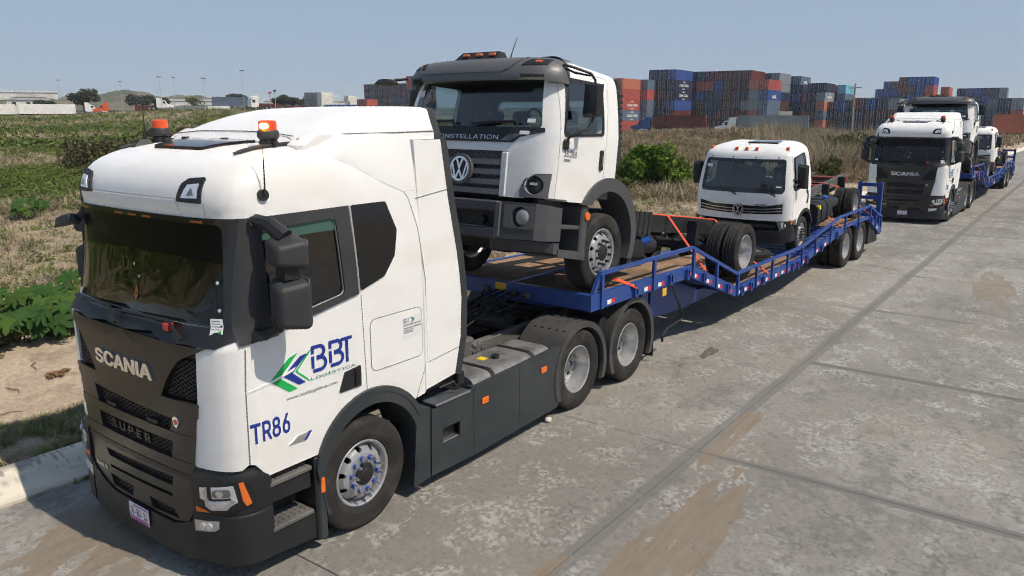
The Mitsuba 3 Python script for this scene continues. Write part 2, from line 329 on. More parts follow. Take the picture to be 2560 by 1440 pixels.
# ---------------------------------------------------------------- ground cover
scene['foliage'] = dict(type='principledthin', base_color=dict(type='mesh_attribute', name='vertex_color'), roughness=.6, diff_trans=.55, spec_trans=0.0)
scene['straw'] = two(dict(type='principled', base_color=dict(type='mesh_attribute', name='vertex_color'), roughness=.85, specular=.2))
def unit_blades(k, h, spread, w, lean, seed):
    g = np.random.default_rng(seed); v, f = [], []
    for _ in range(k):
        a = g.random()*6.283; b = np.array([math.cos(a), math.sin(a), 0])*spread*math.sqrt(g.random()); d = g.random()*6.283
        l = np.array([math.cos(d), math.sin(d), 0])*lean*(.3+g.random()); hh = h*(.55+.6*g.random()); s = np.array([-math.sin(d), math.cos(d), 0])*w
        p1 = b+l*.35*hh+[0, 0, hh*.6]; p2 = b+l*hh+[0, 0, hh]; o = len(v)
        v += [b-s, b+s, p1+s*.7, p1-s*.7, p2]; f += [[o, o+1, o+2], [o, o+2, o+3], [o+3, o+2, o+4]]
    return np.array(v), np.array(f)
def unit_leaves(k, rx, h, ls, seed, up=.3):
    g = np.random.default_rng(seed); v, f = [], []
    for _ in range(k):
        q = g.normal(size=3); q /= np.linalg.norm(q); q *= g.random()**.45; c = np.array([q[0]*rx, q[1]*rx, (abs(q[2])*.92+.06)*h])
        n = g.normal(size=3)+[0, 0, up*3]; n /= np.linalg.norm(n); t = np.cross(n, g.normal(size=3)); t /= np.linalg.norm(t); s = np.cross(n, t); z = ls*(.55+.8*g.random()); o = len(v)
        v += [c-t*z, c+s*z*.5, c+t*z, c-s*z*.5]; f += [[o, o+1, o+2], [o, o+2, o+3]]
    return np.array(v), np.array(f)
def unit_twigs(k, h, spread, seed):
    g = np.random.default_rng(seed); v, f = [], []
    for _ in range(k):
        a = g.random()*6.283; b = np.array([math.cos(a), math.sin(a), 0])*spread*.5*g.random(); e = g.normal(size=3)*[spread, spread, .25*h]; e[2] = h*(.4+.6*g.random()); w = .006+.008*g.random()
        d = g.random()*6.283; s = np.array([math.cos(d), math.sin(d), 0])*w; m = (b+e)/2+g.normal(size=3)*.08*h; o = len(v)
        v += [b-s, b+s, m+s*.8, m-s*.8, e]; f += [[o, o+1, o+2], [o, o+2, o+3], [o+3, o+2, o+4]]
    return np.array(v), np.array(f)
def scatter(units, pos, scale, colors, cj=.22, seed=3):
    """bakes copies of the unit meshes at pos into one mesh with a colour for each copy"""
    g = np.random.default_rng(seed); which = g.integers(len(units), size=len(pos)); V, Fc, C = [], [], []; o = 0
    for u, (v, f) in enumerate(units):
        idx = np.nonzero(which == u)[0]
        if not len(idx): continue
        a = g.random(len(idx))*6.283; c, s = np.cos(a), np.sin(a); sc = scale[idx]
        w = np.stack([(c[:, None]*v[:, 0]-s[:, None]*v[:, 1])*sc[:, :1], (s[:, None]*v[:, 0]+c[:, None]*v[:, 1])*sc[:, :1], v[:, 2][None]*sc[:, 1:]], -1)+pos[idx][:, None]
        V.append(w.reshape(-1, 3)); Fc.append((f[None]+(np.arange(len(idx))*len(v))[:, None, None]).reshape(-1, 3)+o); o += len(idx)*len(v)
        # every leaf or blade has a tone of its own
        k = 4 if len(v) % 5 else 5; tone = 1+cj*(2*g.random((len(idx), len(v)//k))-1); tone = np.repeat(tone, k, axis=1)[:, :len(v)]
        C.append((colors[idx][:, None]*tone[..., None]).reshape(-1, 3))
    return trimesh.Trimesh(np.vstack(V), np.vstack(Fc), process=False), np.clip(np.vstack(C), 0, 1)
def spots(n, r0, r1, a0=-36, a1=35, seed=1, power=1.0):
    g = np.random.default_rng(seed); r = r0*(r1/r0)**(g.random(n)**power); a = np.radians(a0+(a1-a0)*g.random(n)); x, y = CAM[0]+r*np.cos(YAW-a), CAM[1]+r*np.sin(YAW-a)
    d = kerb_y(x)-.45-y; k = d > .1; return x[k], y[k], d[k], r[k], a[k]
def greenness(x, y, r, a):
    p = np.stack([x, y, 0*x], -1); m = meshkit.fbm(p/9, 4, 21)*.75+meshkit.fbm(p/2.5, 3, 22)*.25
    left = smooth(rad(0), rad(-14), a); g = (m-.47)*5+.35*left-.12*(1-left)
    for cx, cy, s in ((-14, -35, 7), (-20, -43, 6), (-9.5, -29, 4), (-30, -78, 9), (-47, -112, 14), (-33, -9.5, 4)): g = g+1.6*np.exp(-((x-cx)**2+(y-cy)**2)/s**2)
    g = g-1.4*np.exp(-((x+5.5)**2+(y+15)**2)/6.5**2)-.9*smooth(rad(4), rad(9), a)*(r > 38)
    return np.clip(g, -1, 1.5)
GREEN = np.array([[.125, .175, .045], [.15, .20, .05], [.10, .14, .045], [.18, .20, .075]]); STRAW = np.array([[.42, .35, .23], [.34, .28, .19], [.30, .25, .20], [.45, .385, .25], [.25, .205, .15]])
grass_u = [unit_blades(16, .34, .20, .010, .9, s) for s in range(4)]; leaf_u = [unit_leaves(46, .33, .34, .055, s) for s in range(10, 14)]; twig_u = [unit_twigs(22, .42, .30, s) for s in range(20, 24)]
far_leaf = [unit_leaves(26, .5, .45, .12, s) for s in range(30, 33)]; far_straw = [unit_blades(14, .5, .4, .035, .8, s) for s in range(34, 37)]
def tint(pal, n, seed): g = np.random.default_rng(seed); return pal[g.integers(len(pal), size=n)]*(.8+.45*g.random((n, 1)))
def cover(n, r0, r1, seed, us_g, us_s, tw, base):
    x, y, d, r, a = spots(n, r0, r1, seed=seed); g = greenness(x, y, r, a); q = np.random.default_rng(seed+50).random(len(x)); bare = (d < np.interp(-x, [-6, 3, 9, 18, 40, 90], [4.0, 3.8, 2.8, 1.8, 1.5, 2.0])+.6*np.sin(x*1.3)+.5*np.sin(x*3.1))
    z = ground_z(x, y)-.02; pos = np.stack([x, y, z], 1)
    thin = (np.exp(-((x+5.5)**2+(y+14)**2)/6.0**2) > .35) & (np.random.default_rng(seed+31).random(len(x)) < .55)
    bare = bare | thin; weed = thin & (np.random.default_rng(seed+33).random(len(x)) < .22); isg = ((~bare) & (q < np.clip(g, 0, 1)*.95+.05)) | weed; iss = (~bare) & ~isg & (q < .97); ist = iss & (np.random.default_rng(seed+9).random(len(x)) < tw)
    return pos, r, isg, iss & ~ist, ist, d, base
def right_tone(q):
    """the scrub on the bank (to the right) is greyer and darker than in the open field"""
    a, r = azr(q[:, 0], q[:, 1]); w = (smooth(rad(2), rad(8), a)*smooth(26, 40, r))[:, None]; patchy = meshkit.fbm(q/3.2, 3, 71)[:, None]; return (1-w)+w*np.array([.74, .70, .69])*(.7+.6*patchy)
leafy, dry, twiggy = [], [], []
for n, r0, r1, seed, base, tw in ((19000, 9, 34, 1, .58, .25), (26000, 30, 95, 2, 1.15, .35), (24000, 85, 330, 3, 2.0, .35)):
    pos, r, isg, iss, ist, d, base = cover(n, r0, r1, seed, 0, 0, tw, base); g = np.random.default_rng(seed+77); s = base*(.6+.7*g.random((len(pos), 1))); s2 = np.hstack([s, s*(.6+.5*g.random((len(pos), 1)))])
    near = base < 1.9
    leafy.append(scatter(leaf_u if base < 1.3 else far_leaf, pos[isg], s2[isg]*(1 if near else .8), tint(GREEN, isg.sum(), seed)*right_tone(pos[isg]), .3, seed)); dry.append(scatter(grass_u if base < 1.3 else far_straw, pos[iss], s2[iss]*(1 if near else .7), tint(STRAW, iss.sum(), seed+1)*right_tone(pos[iss]), .25, seed))
    twiggy.append(scatter(twig_u, pos[ist], s2[ist]*[1.15, 1.3] if near else s2[ist]*.8, tint(STRAW*.85, ist.sum(), seed+2)*right_tone(pos[ist]), .3, seed))
def stuff(name, ms, bsdf, label, category):
    m = cat(*[a for a, _ in ms]); return one(name, m, bsdf, label, category, kind='stuff', smooth=False, color=np.vstack([c for _, c in ms]))
x, y, d, r, a = spots(12000, 7, 70, -132, -36, seed=40); k = d > 4.6; pos = np.stack([x, y, ground_z(x, y)-.02], 1)[k]; gg = greenness(x, y, r, a)[k] > .25; sc = np.random.default_rng(41).random((len(pos), 1))*.5+.55; sc = np.hstack([sc, sc*.8])
leafy.append(scatter(far_leaf, pos[gg], sc[gg], tint(GREEN, gg.sum(), 42), .3, 42)); dry.append(scatter(far_straw, pos[~gg], sc[~gg]*.8, tint(STRAW, (~gg).sum(), 43), .25, 43))
stuff('ground_cover', leafy, 'foliage', 'bright green creeping weeds in patches over the field beyond the kerb', 'weeds')
stuff('dry_grass', dry, 'straw', 'straw coloured dry grass tufts over the field', 'grass')
stuff('dry_brush', twiggy, 'straw', 'brown dead brush and twigs scattered through the field', 'brush')
# short grass on the verge behind the kerb
g = np.random.default_rng(5); n = 17000; x = 1.5-34*g.random(n)**1.9; d = .06+1.25*g.random(n)**1.4+.25*np.sin(x*2); y = kerb_y(x)-.46-np.abs(d)
pos = np.stack([x, y, ground_z(x, y)-.01], 1); s = .34*(.5+.8*g.random((n, 1))); ok = meshkit.fbm(np.stack([x, y, 0*x], 1)*1.6, 3, 4) > .30+.16*g.random(n)
col = np.where(g.random((n, 1)) < .5, tint(STRAW, n, 6), tint(GREEN*1.1, n, 7))
stuff('verge_grass', [scatter(grass_u, pos[ok], np.hstack([s, s*.7])[ok], col[ok], .25, 8)], 'straw', 'short patchy grass along the verge right behind the kerb', 'grass')
# small weeds in the gutter
n = 900; x = 2-14*g.random(n)**1.3; y = kerb_y(x)+.015+.03*g.random(n); pos = np.stack([x, y, 0*x], 1); ok = meshkit.noise(np.stack([x*1.7, 0*x, 0*x], 1), 3) > .45; s = .15*(.4+g.random((n, 1)))
stuff('gutter_weeds', [scatter(grass_u, pos[ok], np.hstack([s, s])[ok], tint(GREEN*.7, n, 9)[ok], .3, 9)], 'straw', 'tiny weeds along the foot of the kerb', 'weeds')
# tall dry reeds on the mound at the right
reed_u = [unit_twigs(34, 1.0, .26, s) for s in range(60, 64)]
x, y, d, r, a = spots(2400, 36, 95, 17.2, 25.5, seed=61); k = (d > 3) & (d < 36); pos = np.stack([x, y, ground_z(x, y)-.05], 1)[k]; s = 1.35*(.6+.8*g.random((len(pos), 1)))
stuff('dry_reeds', [scatter(reed_u, pos, np.hstack([s, s*1.15]), tint(STRAW*.85, len(pos), 61), .3, 62)], 'straw', 'tall grey brown leafless reeds on the bank beside the second truck', 'reeds')
def leaf_cloud(centres, n, ls, seed):
    """leaf quads spread through a set of ellipsoids (x, y, z, rx, rz), thinner towards the middle"""
    g = np.random.default_rng(seed); c = np.array(centres, float); w = c[:, 3]**2; k = g.choice(len(c), n, p=w/w.sum()); q = g.normal(size=(n, 3)); q /= np.linalg.norm(q, axis=1, keepdims=True); q *= (.45+.6*g.random((n, 1))**.7)
    p = c[k, :3]+q*c[k][:, [3, 3, 4]]; nn = g.normal(size=(n, 3))+q*1.2+[0, 0, .6]; nn /= np.linalg.norm(nn, axis=1, keepdims=True); t = np.cross(nn, g.normal(size=(n, 3))); t /= np.linalg.norm(t, axis=1, keepdims=True); s = np.cross(nn, t); z = ls*(.6+.8*g.random((n, 1)))
    v = np.stack([p-t*z, p+s*z*.55, p+t*z, p-s*z*.55], 1).reshape(-1, 3); o = np.arange(n)[:, None]*4; return v, np.vstack([o+[0, 1, 2], o+[0, 2, 3]])
def shrub(name, x, y, R, H, pal, n, ls, seed, label, category, group=None, bare=.15):
    g = np.random.default_rng(seed); z = float(ground_z(np.array(x), np.array(y))); cs = []
    for _ in range(14):
        a, q = g.random()*6.283, R*.75*math.sqrt(g.random()); rr_ = R*(.28+.25*g.random()); cs.append((x+q*math.cos(a), y+q*math.sin(a), z+H*(.25+.55*g.random())*(1-.35*(q/R)), rr_, H*.26))
    v, f = leaf_cloud(cs, int(n*1.9), ls, seed); q4 = v.reshape(-1, 4, 3); keep = meshkit.fbm(q4.mean(1)/(.28*R), 3, seed) > .47; q4 = q4[keep]; n = len(q4); q4 = q4+((meshkit.fbm(q4.mean(1)/(.5*R), 2, seed+3)-.5)*.9*R*.6)[:, None, None]*np.array([.6, .6, 1.0]); v = q4.reshape(-1, 3); o4 = np.arange(n)[:, None]*4; f = np.vstack([o4+[0, 1, 2], o4+[0, 2, 3]]); v[:, 2] = np.maximum(v[:, 2], z+.02); tone = pal[g.integers(len(pal), size=n)]*(.7+.6*g.random((n, 1)))
    key = new_key(name); labels[key] = dict(label=label, category=category)
    if group: labels[key]['group'] = group
    scene[f'{key}__foliage'] = mikit.ply(trimesh.Trimesh(v, f, process=False), 'foliage', color=np.repeat(tone, 4, axis=0))
    st = [tube([(x+.05*g.normal(), y+.05*g.normal(), z-.1), (c[0]*.5+x*.5+.1*g.normal(), c[1]*.5+y*.5, z+.45*(c[2]-z)), c[:3]], [.03*R/1.5+.008, .018, .006], 5) for c in cs]
    scene[f'{key}__stem'] = mikit.ply(cat(*st), 'bark', smooth=True)
    return key
mat('bark', lambda p, n, uv: mix((.20, .16, .12), (.10, .08, .06), F(p.x*6, p.y*6, p.z*14, 3)), .9, spec=.1)
shrub('bush', -27.6, -9.2, 1.35, 2.2, np.array([[.13, .22, .03], [.10, .175, .03], [.17, .25, .05]]), 9000, .085, 101, 'bright green rounded bush on the bank behind the flatbed', 'bush')
shrub('low_bush', -24.6, -9.5, 1.0, .9, GREEN*.75, 3000, .07, 104, 'dark green low bush at the foot of the bright rounded bush', 'bush')
dk = np.array([[.095, .105, .045], [.13, .125, .06], [.19, .16, .10], [.08, .085, .04]])
for k, (sx, sy, R, H, lab) in enumerate(((-19.2, -35.5, 3.0, 2.3, 'olive brown shrub rising behind the lead truck roof, nearest of the thicket'), (-21.7, -44.3, 2.6, 2.0, 'olive shrub left of the thicket behind the orange beacon'), (-28.4, -47.5, 3.2, 2.4, 'olive brown shrub behind the flashing beacon'), (-37.9, -56.9, 3.6, 2.3, 'greyish shrub behind the roof deflector'))):
    shrub('shrub', sx, sy, R, H, dk, 3800, .12, 120+k, lab, 'shrub', 'olive shrubs in the field')
for k, (sx, sy, R, H, lab) in enumerate(((-31.9, -6.6, 1.5, 1.0, 'small green shrub on the bank behind the second flatbed load'), (-38.5, -5.8, 1.9, 1.5, 'green shrub on the bank beside the second tractor'), (-50.7, -6.7, 2.6, 2.0, 'dark green shrub near the wooden pole foot'))):
    shrub('bank_shrub', sx, sy, R, H, np.array([[.06, .085, .025], [.09, .11, .04], [.13, .12, .06]]), 3000, .11, 140+k, lab, 'shrub', 'shrubs on the bank')
# castor oil plants: every large leaf a part
def castor_leaf(size, seed):
    g = np.random.default_rng(seed); k = 8; pts = []; b = rad(30)
    for i in range(k):
        a0 = b+(2*math.pi-2*b)*(i+.5)/k-math.pi/2+math.pi; a0 = -math.pi/2+b+(2*math.pi-2*b)*(i+.5)/k; L = size*(.62+.38*math.sin(math.pi*(i+.5)/k))*(.92+.16*g.random()); st = (2*math.pi-2*b)/k
        pts += [(.50*L, a0-st*.48), (.80*L, a0-st*.30), (L, a0), (.80*L, a0+st*.30)]
    pts.append((.38*size, a0+st*.46)); q = np.array([(r*math.cos(a), r*math.sin(a)) for r, a in pts]); z = -.30*np.linalg.norm(q, axis=1)**2/size+.02*size*g.normal(size=len(q))
    v = np.vstack([[0, 0, 0], np.column_stack([q, z])]); n = len(q); f = [[0, i+1, (i+1) % n+1] for i in range(n)]
    return trimesh.Trimesh(v, f, process=False)
scene['castor_leaf_a'] = dict(type='principledthin', base_color=mikit.proc(lambda p, n, uv: mix((.042, .100, .028), (.066, .135, .042), F(p.x*7, p.y*7, p.z*7, 3))), roughness=.4, diff_trans=.45)
scene['castor_leaf_b'] = dict(type='principledthin', base_color=mikit.proc(lambda p, n, uv: mix((.070, .130, .028), (.095, .155, .042), F(p.x*7, p.y*7, p.z*7, 3))), roughness=.45, diff_trans=.5)
def castor(x, y, spread, H, n, size, seed, label):
    g = np.random.default_rng(seed); z = float(ground_z(np.array(x), np.array(y))); key = new_key('castor_plant'); labels[key] = dict(label=label, category='plant', group='castor plants'); stems = []
    for i in range(n):
        a = g.random()*6.283; q = spread*math.sqrt(g.random()); c = np.array([x+q*math.cos(a)*1.25, y+q*math.sin(a)*.8, z+H*(.25+.75*g.random()*(1-.4*(q/spread)**2))]); s = size*(.55+.6*g.random())
        m = castor_leaf(s, seed*100+i); yaw = g.random()*6.283; m = rot(m, .10+.45*g.random(), (math.cos(yaw), math.sin(yaw), 0)); m = rot(m, g.random()*6.283, (0, 0, 1)); m = mv(rot(m, .5, (-.6, .8, 0)), *c)
        scene[f'{key}__leaf' + (f'_{i:03d}' if i else '')] = mikit.ply(m, 'castor_leaf_a' if g.random() < .6 else 'castor_leaf_b', smooth=True)
        stems.append(tube([(x+.3*(c[0]-x), y+.3*(c[1]-y), z-.05), (c[0]*.7+x*.3, c[1]*.7+y*.3, z+.55*(c[2]-z)), c], [.014, .009, .005], 5))
    scene[f'{key}__stem'] = mikit.ply(cat(*stems), 'bark', smooth=True)
castor(-1.65, -6.25, 1.0, .72, 90, .28, 11, 'large leaved green castor plant at the edge of the sand, left of the lead truck')
castor(-3.0, -6.7, .8, .72, 45, .26, 12, 'green castor plant half hidden behind the lead truck windscreen')
castor(-7.4, -20.4, .7, .75, 26, .26, 13, 'small castor plant standing alone in the dry grass')
castor(-.2, -11.3, .6, .5, 14, .22, 14, 'low castor seedling at the left edge of the dry patch')
# dead leaves, twigs and a stone
mat('dead_leaf_mat', lambda p, n, uv: mix((.22, .11, .05), (.12, .07, .04), N(p.x*40, p.y*40, p.z*40)), .8)
g = np.random.default_rng(88)
for k, (lx, ly, s) in enumerate(((-1.35, -4.35, .17), (-1.7, -5.9, .13), (-.6, -5.0, .11), (-2.2, -6.6, .12), (.3, -5.3, .12), (-1.0, -6.4, .08), (-2.4, -5.2, .09))):
    z = float(ground_z(np.array(lx), np.array(ly))); ms = []
    for _ in range(4):
        m = castor_leaf(s*(.6+.4*g.random()), 900+k); m.vertices = m.vertices*[1, .55, 1]+np.random.default_rng(k).normal(size=m.vertices.shape)*s*.07; m = rot(m, g.random()*6, (0, 0, 1)); ms.append(mv(m, lx+.05*g.normal(), ly+.05*g.normal(), z+.05))
    one('dead_leaf', cat(*ms), 'dead_leaf_mat', ['large', 'curled', 'small', 'flat', 'crumpled', 'tiny', 'broken'][k]+' brown dead leaf lying on the sand by the castor plant', 'leaf', 'dead leaves on the sand')
for k in range(16):
    lx, ly = -2.6+3.4*g.random(), -3.6-3.3*g.random(); a = g.random()*3.14; L = .15+.35*g.random(); ps = []
    for t_ in np.linspace(-.5, .5, 5):
        px_, py_ = lx+L*t_*math.cos(a)+.03*g.normal(), ly+L*t_*math.sin(a)+.03*g.normal(); ps.append((px_, py_, float(ground_z(np.array(px_), np.array(py_)))+.02))
    one('twig', tube(ps, [.004, .007, .007, .006, .003], 5), 'bark', f"{['short', 'long', 'thin', 'bent', 'crooked', 'pale', 'dark', 'broken'][k % 8]} dry twig on the sand, {['nearest the verge grass', 'half way to the castor plant'][k // 8]}", 'twig', 'twigs on the sand')
st = trimesh.creation.icosphere(2, .045); st.vertices = st.vertices*[1.2, .9, .7]*(1+.3*(meshkit.noise(st.vertices*30, 3)[:, None]-.5))
mat('pale_stone', (.6, .58, .55), .7)
one('stone', mv(st, -4.42, 1.18, .03), 'pale_stone', 'small pale stone lying on the road beside the drive wheels', 'stone')
# ---------------------------------------------------------------- wheels, shared by all vehicles
def tyre_mesh(R, W, rim_r, n=56, grooves=4, lug=True):
    """axis along y, outer face at +y; W wide, centred"""
    h = W/2; pr = [(rim_r+.004, -h*.72), (rim_r+.02, -h*.88), (R*.72, -h*1.0), (R*.86, -h*1.0), (R*.95, -h*.93), (R*.985, -h*.84)]
    xs_ = np.linspace(-h*.80, h*.80, grooves*2+1); 
    for i in range(grooves*2):
        a, b = xs_[i], xs_[i+1]; r = R-.004*(abs((a+b)/2)/h)**2*4
        if i % 2 == 0: pr += [(r, a), (r, b-.006)] if i else [(R-.003, a), (r, b-.006)]
        else: pr += [(R-.016, a+.001), (R-.016, b-.007)] if i < grooves*2-1 else [(R-.004, a), (R-.004, b)]
    pr += [(R*.985, h*.84), (R*.95, h*.93), (R*.90, h*.985), (R*.895, h*.975), (R*.86, h*1.0), (R*.74, h*1.0), (R*.735, h*.985), (R*.70, h*.985), (rim_r+.02, h*.86), (rim_r+.004, h*.72)]
    return lathe(pr, n)
def holes(m, k, r, at, y0, y1, phase=0.0):
    c = m3.Manifold()
    c = m3.Manifold.batch_boolean([to_m(cyl((at*math.cos(t), y0, at*math.sin(t)), (at*math.cos(t), y1, at*math.sin(t)), r, 14)) for t in [phase+2*math.pi*i/k for i in range(k)]], m3.OpType.Add)
    return fro(to_m(m)-c)
def rim_steer(rr, W):
    """a dish that bulges outwards; closed section so that its hand holes can be cut"""
    h = W/2; s = rr/.285; pr = [(rr+.012, h*.74), (rr+.018, h*.80), (rr+.008, h*.84), (rr-.008, h*.78), (rr-.022, h*.45), (.262*s, h*.28), (.248*s, h*.50), (.222*s, h*.78), (.190*s, h*.88), (.175*s, h*.90), (.085*s, h*.90), (.085*s, h*.80), (.18*s, h*.78), (.21*s, h*.66), (.236*s, h*.40), (.255*s, h*.10), (rr-.03, -h*.5), (rr+.006, -h*.74), (rr+.012, -h*.74), (rr+.012, h*.74)]
    return holes(lathe(pr, 48), 10, .026*s, .228*s, -h, h*1.5, .2)
def rim_drive(rr, W):
    h = W/2; pr = [(rr+.012, h*.74), (rr+.018, h*.80), (rr+.008, h*.85), (rr-.006, h*.78), (rr-.02, h*.30), (rr-.045, -h*.1), (rr-.05, -h*.55), (rr-.08, -h*.68), (.10, -h*.68), (.10, -h*.76), (rr-.07, -h*.78), (rr-.02, -h*.80), (rr+.012, -h*.80), (rr+.012, h*.74)]
    return holes(lathe(pr, 48), 10, .037, rr*.66, -h*1.6, h*.5, .1)
def add_wheel(mod, name, x, y, z, R=.505, W=.29, rr=.285, kind='steer', dual=False, nuts='blue', side=1, hub='chassis_black', n=56):
    """a wheel of the model at (x, y, z); y is the middle of the outer tyre, side +1 faces +y"""
    g = mod.group(name); sgn = (lambda m: m) if side > 0 else mirror
    def w(sub, m, b, **k): mod.add(f'{g}__{sub}', mv(sgn(m), x, y, z), b, **k)
    w('tyre', tyre_mesh(R, W, rr+.006, n), 'rubber', smooth=24)
    if dual: w('inner_tyre', mv(tyre_mesh(R, W, rr+.006, max(32, n-16)), 0, -W*1.13, 0), 'tread_rubber', smooth=24)
    h = W/2
    if kind == 'steer':
        w('rim', rim_steer(rr, W), 'rim_silver'); s = rr/.285
        w('brake_drum', cyl((0, -h, 0), (0, h*.1, 0), .215*s, 28), 'chassis_black')
        w('hub', lathe([(.0, h*1.12), (.045*s, h*1.12), (.055*s, h*1.08), (.075*s, h*1.04), (.10*s, h*.98), (.105*s, h*.80), (0, h*.8)], 24), hub)
        k, at = 10, .150*s
        for i in range(k):
            t = 2*math.pi*i/k+.15; c, q = at*math.cos(t), at*math.sin(t)
            if nuts == 'blue':
                m = mv(lathe([(.0, h*1.0+.085), (.008, h*1.0+.078), (.017, h*1.0+.045), (.0175, h*.9+.028), (.012, h*.9+.026)], 10), c, 0, q); w('wheel_nut', m, 'chrome')
                w('nut_ring', mv(lathe([(.012, h*.9+.030), (.0215, h*.9+.029), (.0215, h*.9+.001), (.012, h*.9)], 10), c, 0, q), 'nut_blue')
            elif nuts: w('wheel_nut', mv(lathe([(0, h*.9+.045), (.013, h*.9+.042), (.017, h*.9+.02), (.021, h*.9+.001)], 8), c, 0, q), 'chassis_black')
    else:
        w('rim', rim_drive(rr, W), 'rim_silver')
        w('hub', lathe([(0, -h*.10), (.05, -h*.10), (.075, -h*.2), (.085, -h*.70), (0, -h*.7)], 20), 'rim_silver' if nuts == 'trailer' else 'chassis_grey')
        if nuts: w('wheel_nut', cat(*[mv(lathe([(0, -h*.5), (.016, -h*.52), (.018, -h*.69)], 6), rr*.5*math.cos(t), 0, rr*.5*math.sin(t)) for t in np.arange(10)*.6283]), 'silver', kind='stuff')
        w('brake_drum', cyl((0, -h*3.4, 0), (0, -h*.8, 0), .20, 24), 'chassis_black')
# ---------------------------------------------------------------- the tractor
OFF = np.array([(0, 0), (.25, -.003), (.45, -.012), (.6, -.024), (.7, -.04), (.77, -.057), (.82, -.075), (.87, -.10), (.9, -.12), (.93, -.147), (.95, -.175), (.97, -.213), (.985, -.25), (.995, -.305), (1.0, -.36)])
ZX = np.array([(0., -.10), (1.90, -.10), (2.0, -.17), (2.08, -.21), (2.86, -.29), (2.93, -.275), (3.02, -.285), (3.1, -.32), (3.18, -.39), (3.25, -.52), (3.31, -.72), (3.345, -1.0), (3.36, -1.35)])
ZW = np.array([(0, 1.22), (2.1, 1.22), (2.9, 1.17), (3.05, 1.15), (3.15, 1.12), (3.25, 1.06), (3.31, .95), (3.345, .78), (3.36, .45)])
from scipy.interpolate import PchipInterpolator as PI
_zx, _zw = PI(ZX[:, 0], ZX[:, 1]), PI(ZW[:, 0], ZW[:, 1])
def normals(pt, u, v, e=.004):
    a = pt(u+e, v)-pt(u-e, v); b = pt(u, v+e)-pt(u, v-e); n = np.cross(a, b); return n/(np.linalg.norm(n, axis=1, keepdims=True)+1e-12)
def cf_pt(y, z): w = _zw(z); return np.stack([_zx(z)+np.interp(np.abs(y)/w, OFF[:, 0], OFF[:, 1]), y, z], -1)
def cs_pt(x, z): return np.stack([x, _zw(z)*np.interp(x-_zx(z), OFF[::-1, 1], OFF[::-1, 0]), z], -1)
def CF(y, z): return cf_pt(y, z), normals(cf_pt, y, z)
def CS(x, z): return cs_pt(x, z), -normals(cs_pt, x, z)
def flip_if(m): return m if m.volume >= 0 else trimesh.Trimesh(m.vertices, m.faces[:, ::-1], process=False)
def sdrape(poly, t=.006, L=.12, w0=0.0, fn=None):
    m = drape(poly, fn or CS, t, L, w0); return trimesh.Trimesh(m.vertices, m.faces[:, ::-1], process=False)
def pane(poly, fn, L=.15, w0=0.0):
    """a single curved sheet"""
    m = fro(solid(poly, .01).refine_to_length(L)); v = np.asarray(m.vertices); k = (v[m.faces][:, :, 2] > .009).all(1); p, n = fn(v[:, 0], v[:, 1])
    m = trimesh.Trimesh(p+n*w0, m.faces[k], process=False); m.remove_unreferenced_vertices(); return m
def cab_solid(inset=0.0, zb=.86, zt=3.36, xb=-2.32, levels=None, zx=None, zw=None, off=None, n=15):
    zx, zw, off = zx or _zx, zw or _zw, OFF if off is None else off
    rings = []
    for z in levels:
        w = float(zw(z))-inset; xf = float(zx(z))-inset; h = [(xf+b, w*a) for a, b in off]+[(xb+.06+inset, w), (xb+.015+inset, w-.02), (xb+inset, w-.07)]
        r = h+[(a, -b) for a, b in h[::-1]]; r = r[:-1]; rings.append(np.array([(a, b, z-(inset if z > 3.3 else 0)) for a, b in r]))
    return loft(rings)
LV = [.86, 1.0, 1.2, 1.45, 1.7, 1.88, 1.92, 1.96, 2.0, 2.04, 2.08, 2.14, 2.4, 2.65, 2.86, 2.90, 2.94, 2.98, 3.02, 3.06, 3.10, 3.14, 3.18, 3.215, 3.25, 3.28, 3.31, 3.33, 3.345, 3.355, 3.36]
WS = P((-1.125, 2.845), (1.125, 2.845), (1.14, 2.55), (1.165, 2.06), (1.10, 1.99), (.6, 2.0), (-.6, 2.0), (-1.10, 1.99), (-1.165, 2.06), (-1.14, 2.55))
WS_IN = rnd(P((-1.03, 2.80), (1.03, 2.80), (1.045, 2.5), (1.07, 2.09), (1.02, 2.05), (-1.02, 2.05), (-1.07, 2.09), (-1.045, 2.5)), .05)
SIDE_GLASS = rnd(P((-.60, 2.75), (-1.30, 2.775), (-1.335, 2.15), (-.60, 2.03)), .05)
WINDOW_SURROUND = P((-.47, 2.845), (-.62, 2.848), (-1.445, 2.855), (-1.48, 2.12), (-1.0, 2.035), (-.52, 1.945), (-.345, 1.925), (-.335, 1.99), (-.38, 2.3))
REAR_WINDOW = rnd(P((-1.475, 2.855), (-1.87, 2.855), (-1.975, 2.60), (-1.925, 2.38), (-1.79, 2.22), (-1.50, 2.135)), .03)
def chevron(pts): return Polygon(pts)
def letter_B(x, z, s):
    """an open B of the haulier's logo, stroke buffered"""
    a = [LineString([(0, 0), (0, .62)]), LineString([(-.02, 1.0), (.35, 1.0)])]
    arc = lambda cx, cz, r, a0, a1, k=10: [(cx+r*math.cos(t), cz+r*math.sin(t)) for t in np.linspace(a0, a1, k)]
    up = LineString([(.0, .72), (.0, .98), (.36, .98)]+arc(.36, .76, .22, math.pi/2, -math.pi/2)+[(.20, .54)]); lo = LineString([(.20, .50), (.40, .50)]+arc(.40, .25, .25, math.pi/2, -math.pi/2)+[(-.0, .0)])
    g = unary_union([LineString([(0, .12), (0, .62)]).buffer(.074, cap_style=2), up.buffer(.074, cap_style=2), lo.buffer(.074, cap_style=2)])
    return affinity.translate(affinity.scale(g, s, s, origin=(0, 0)), x, z)
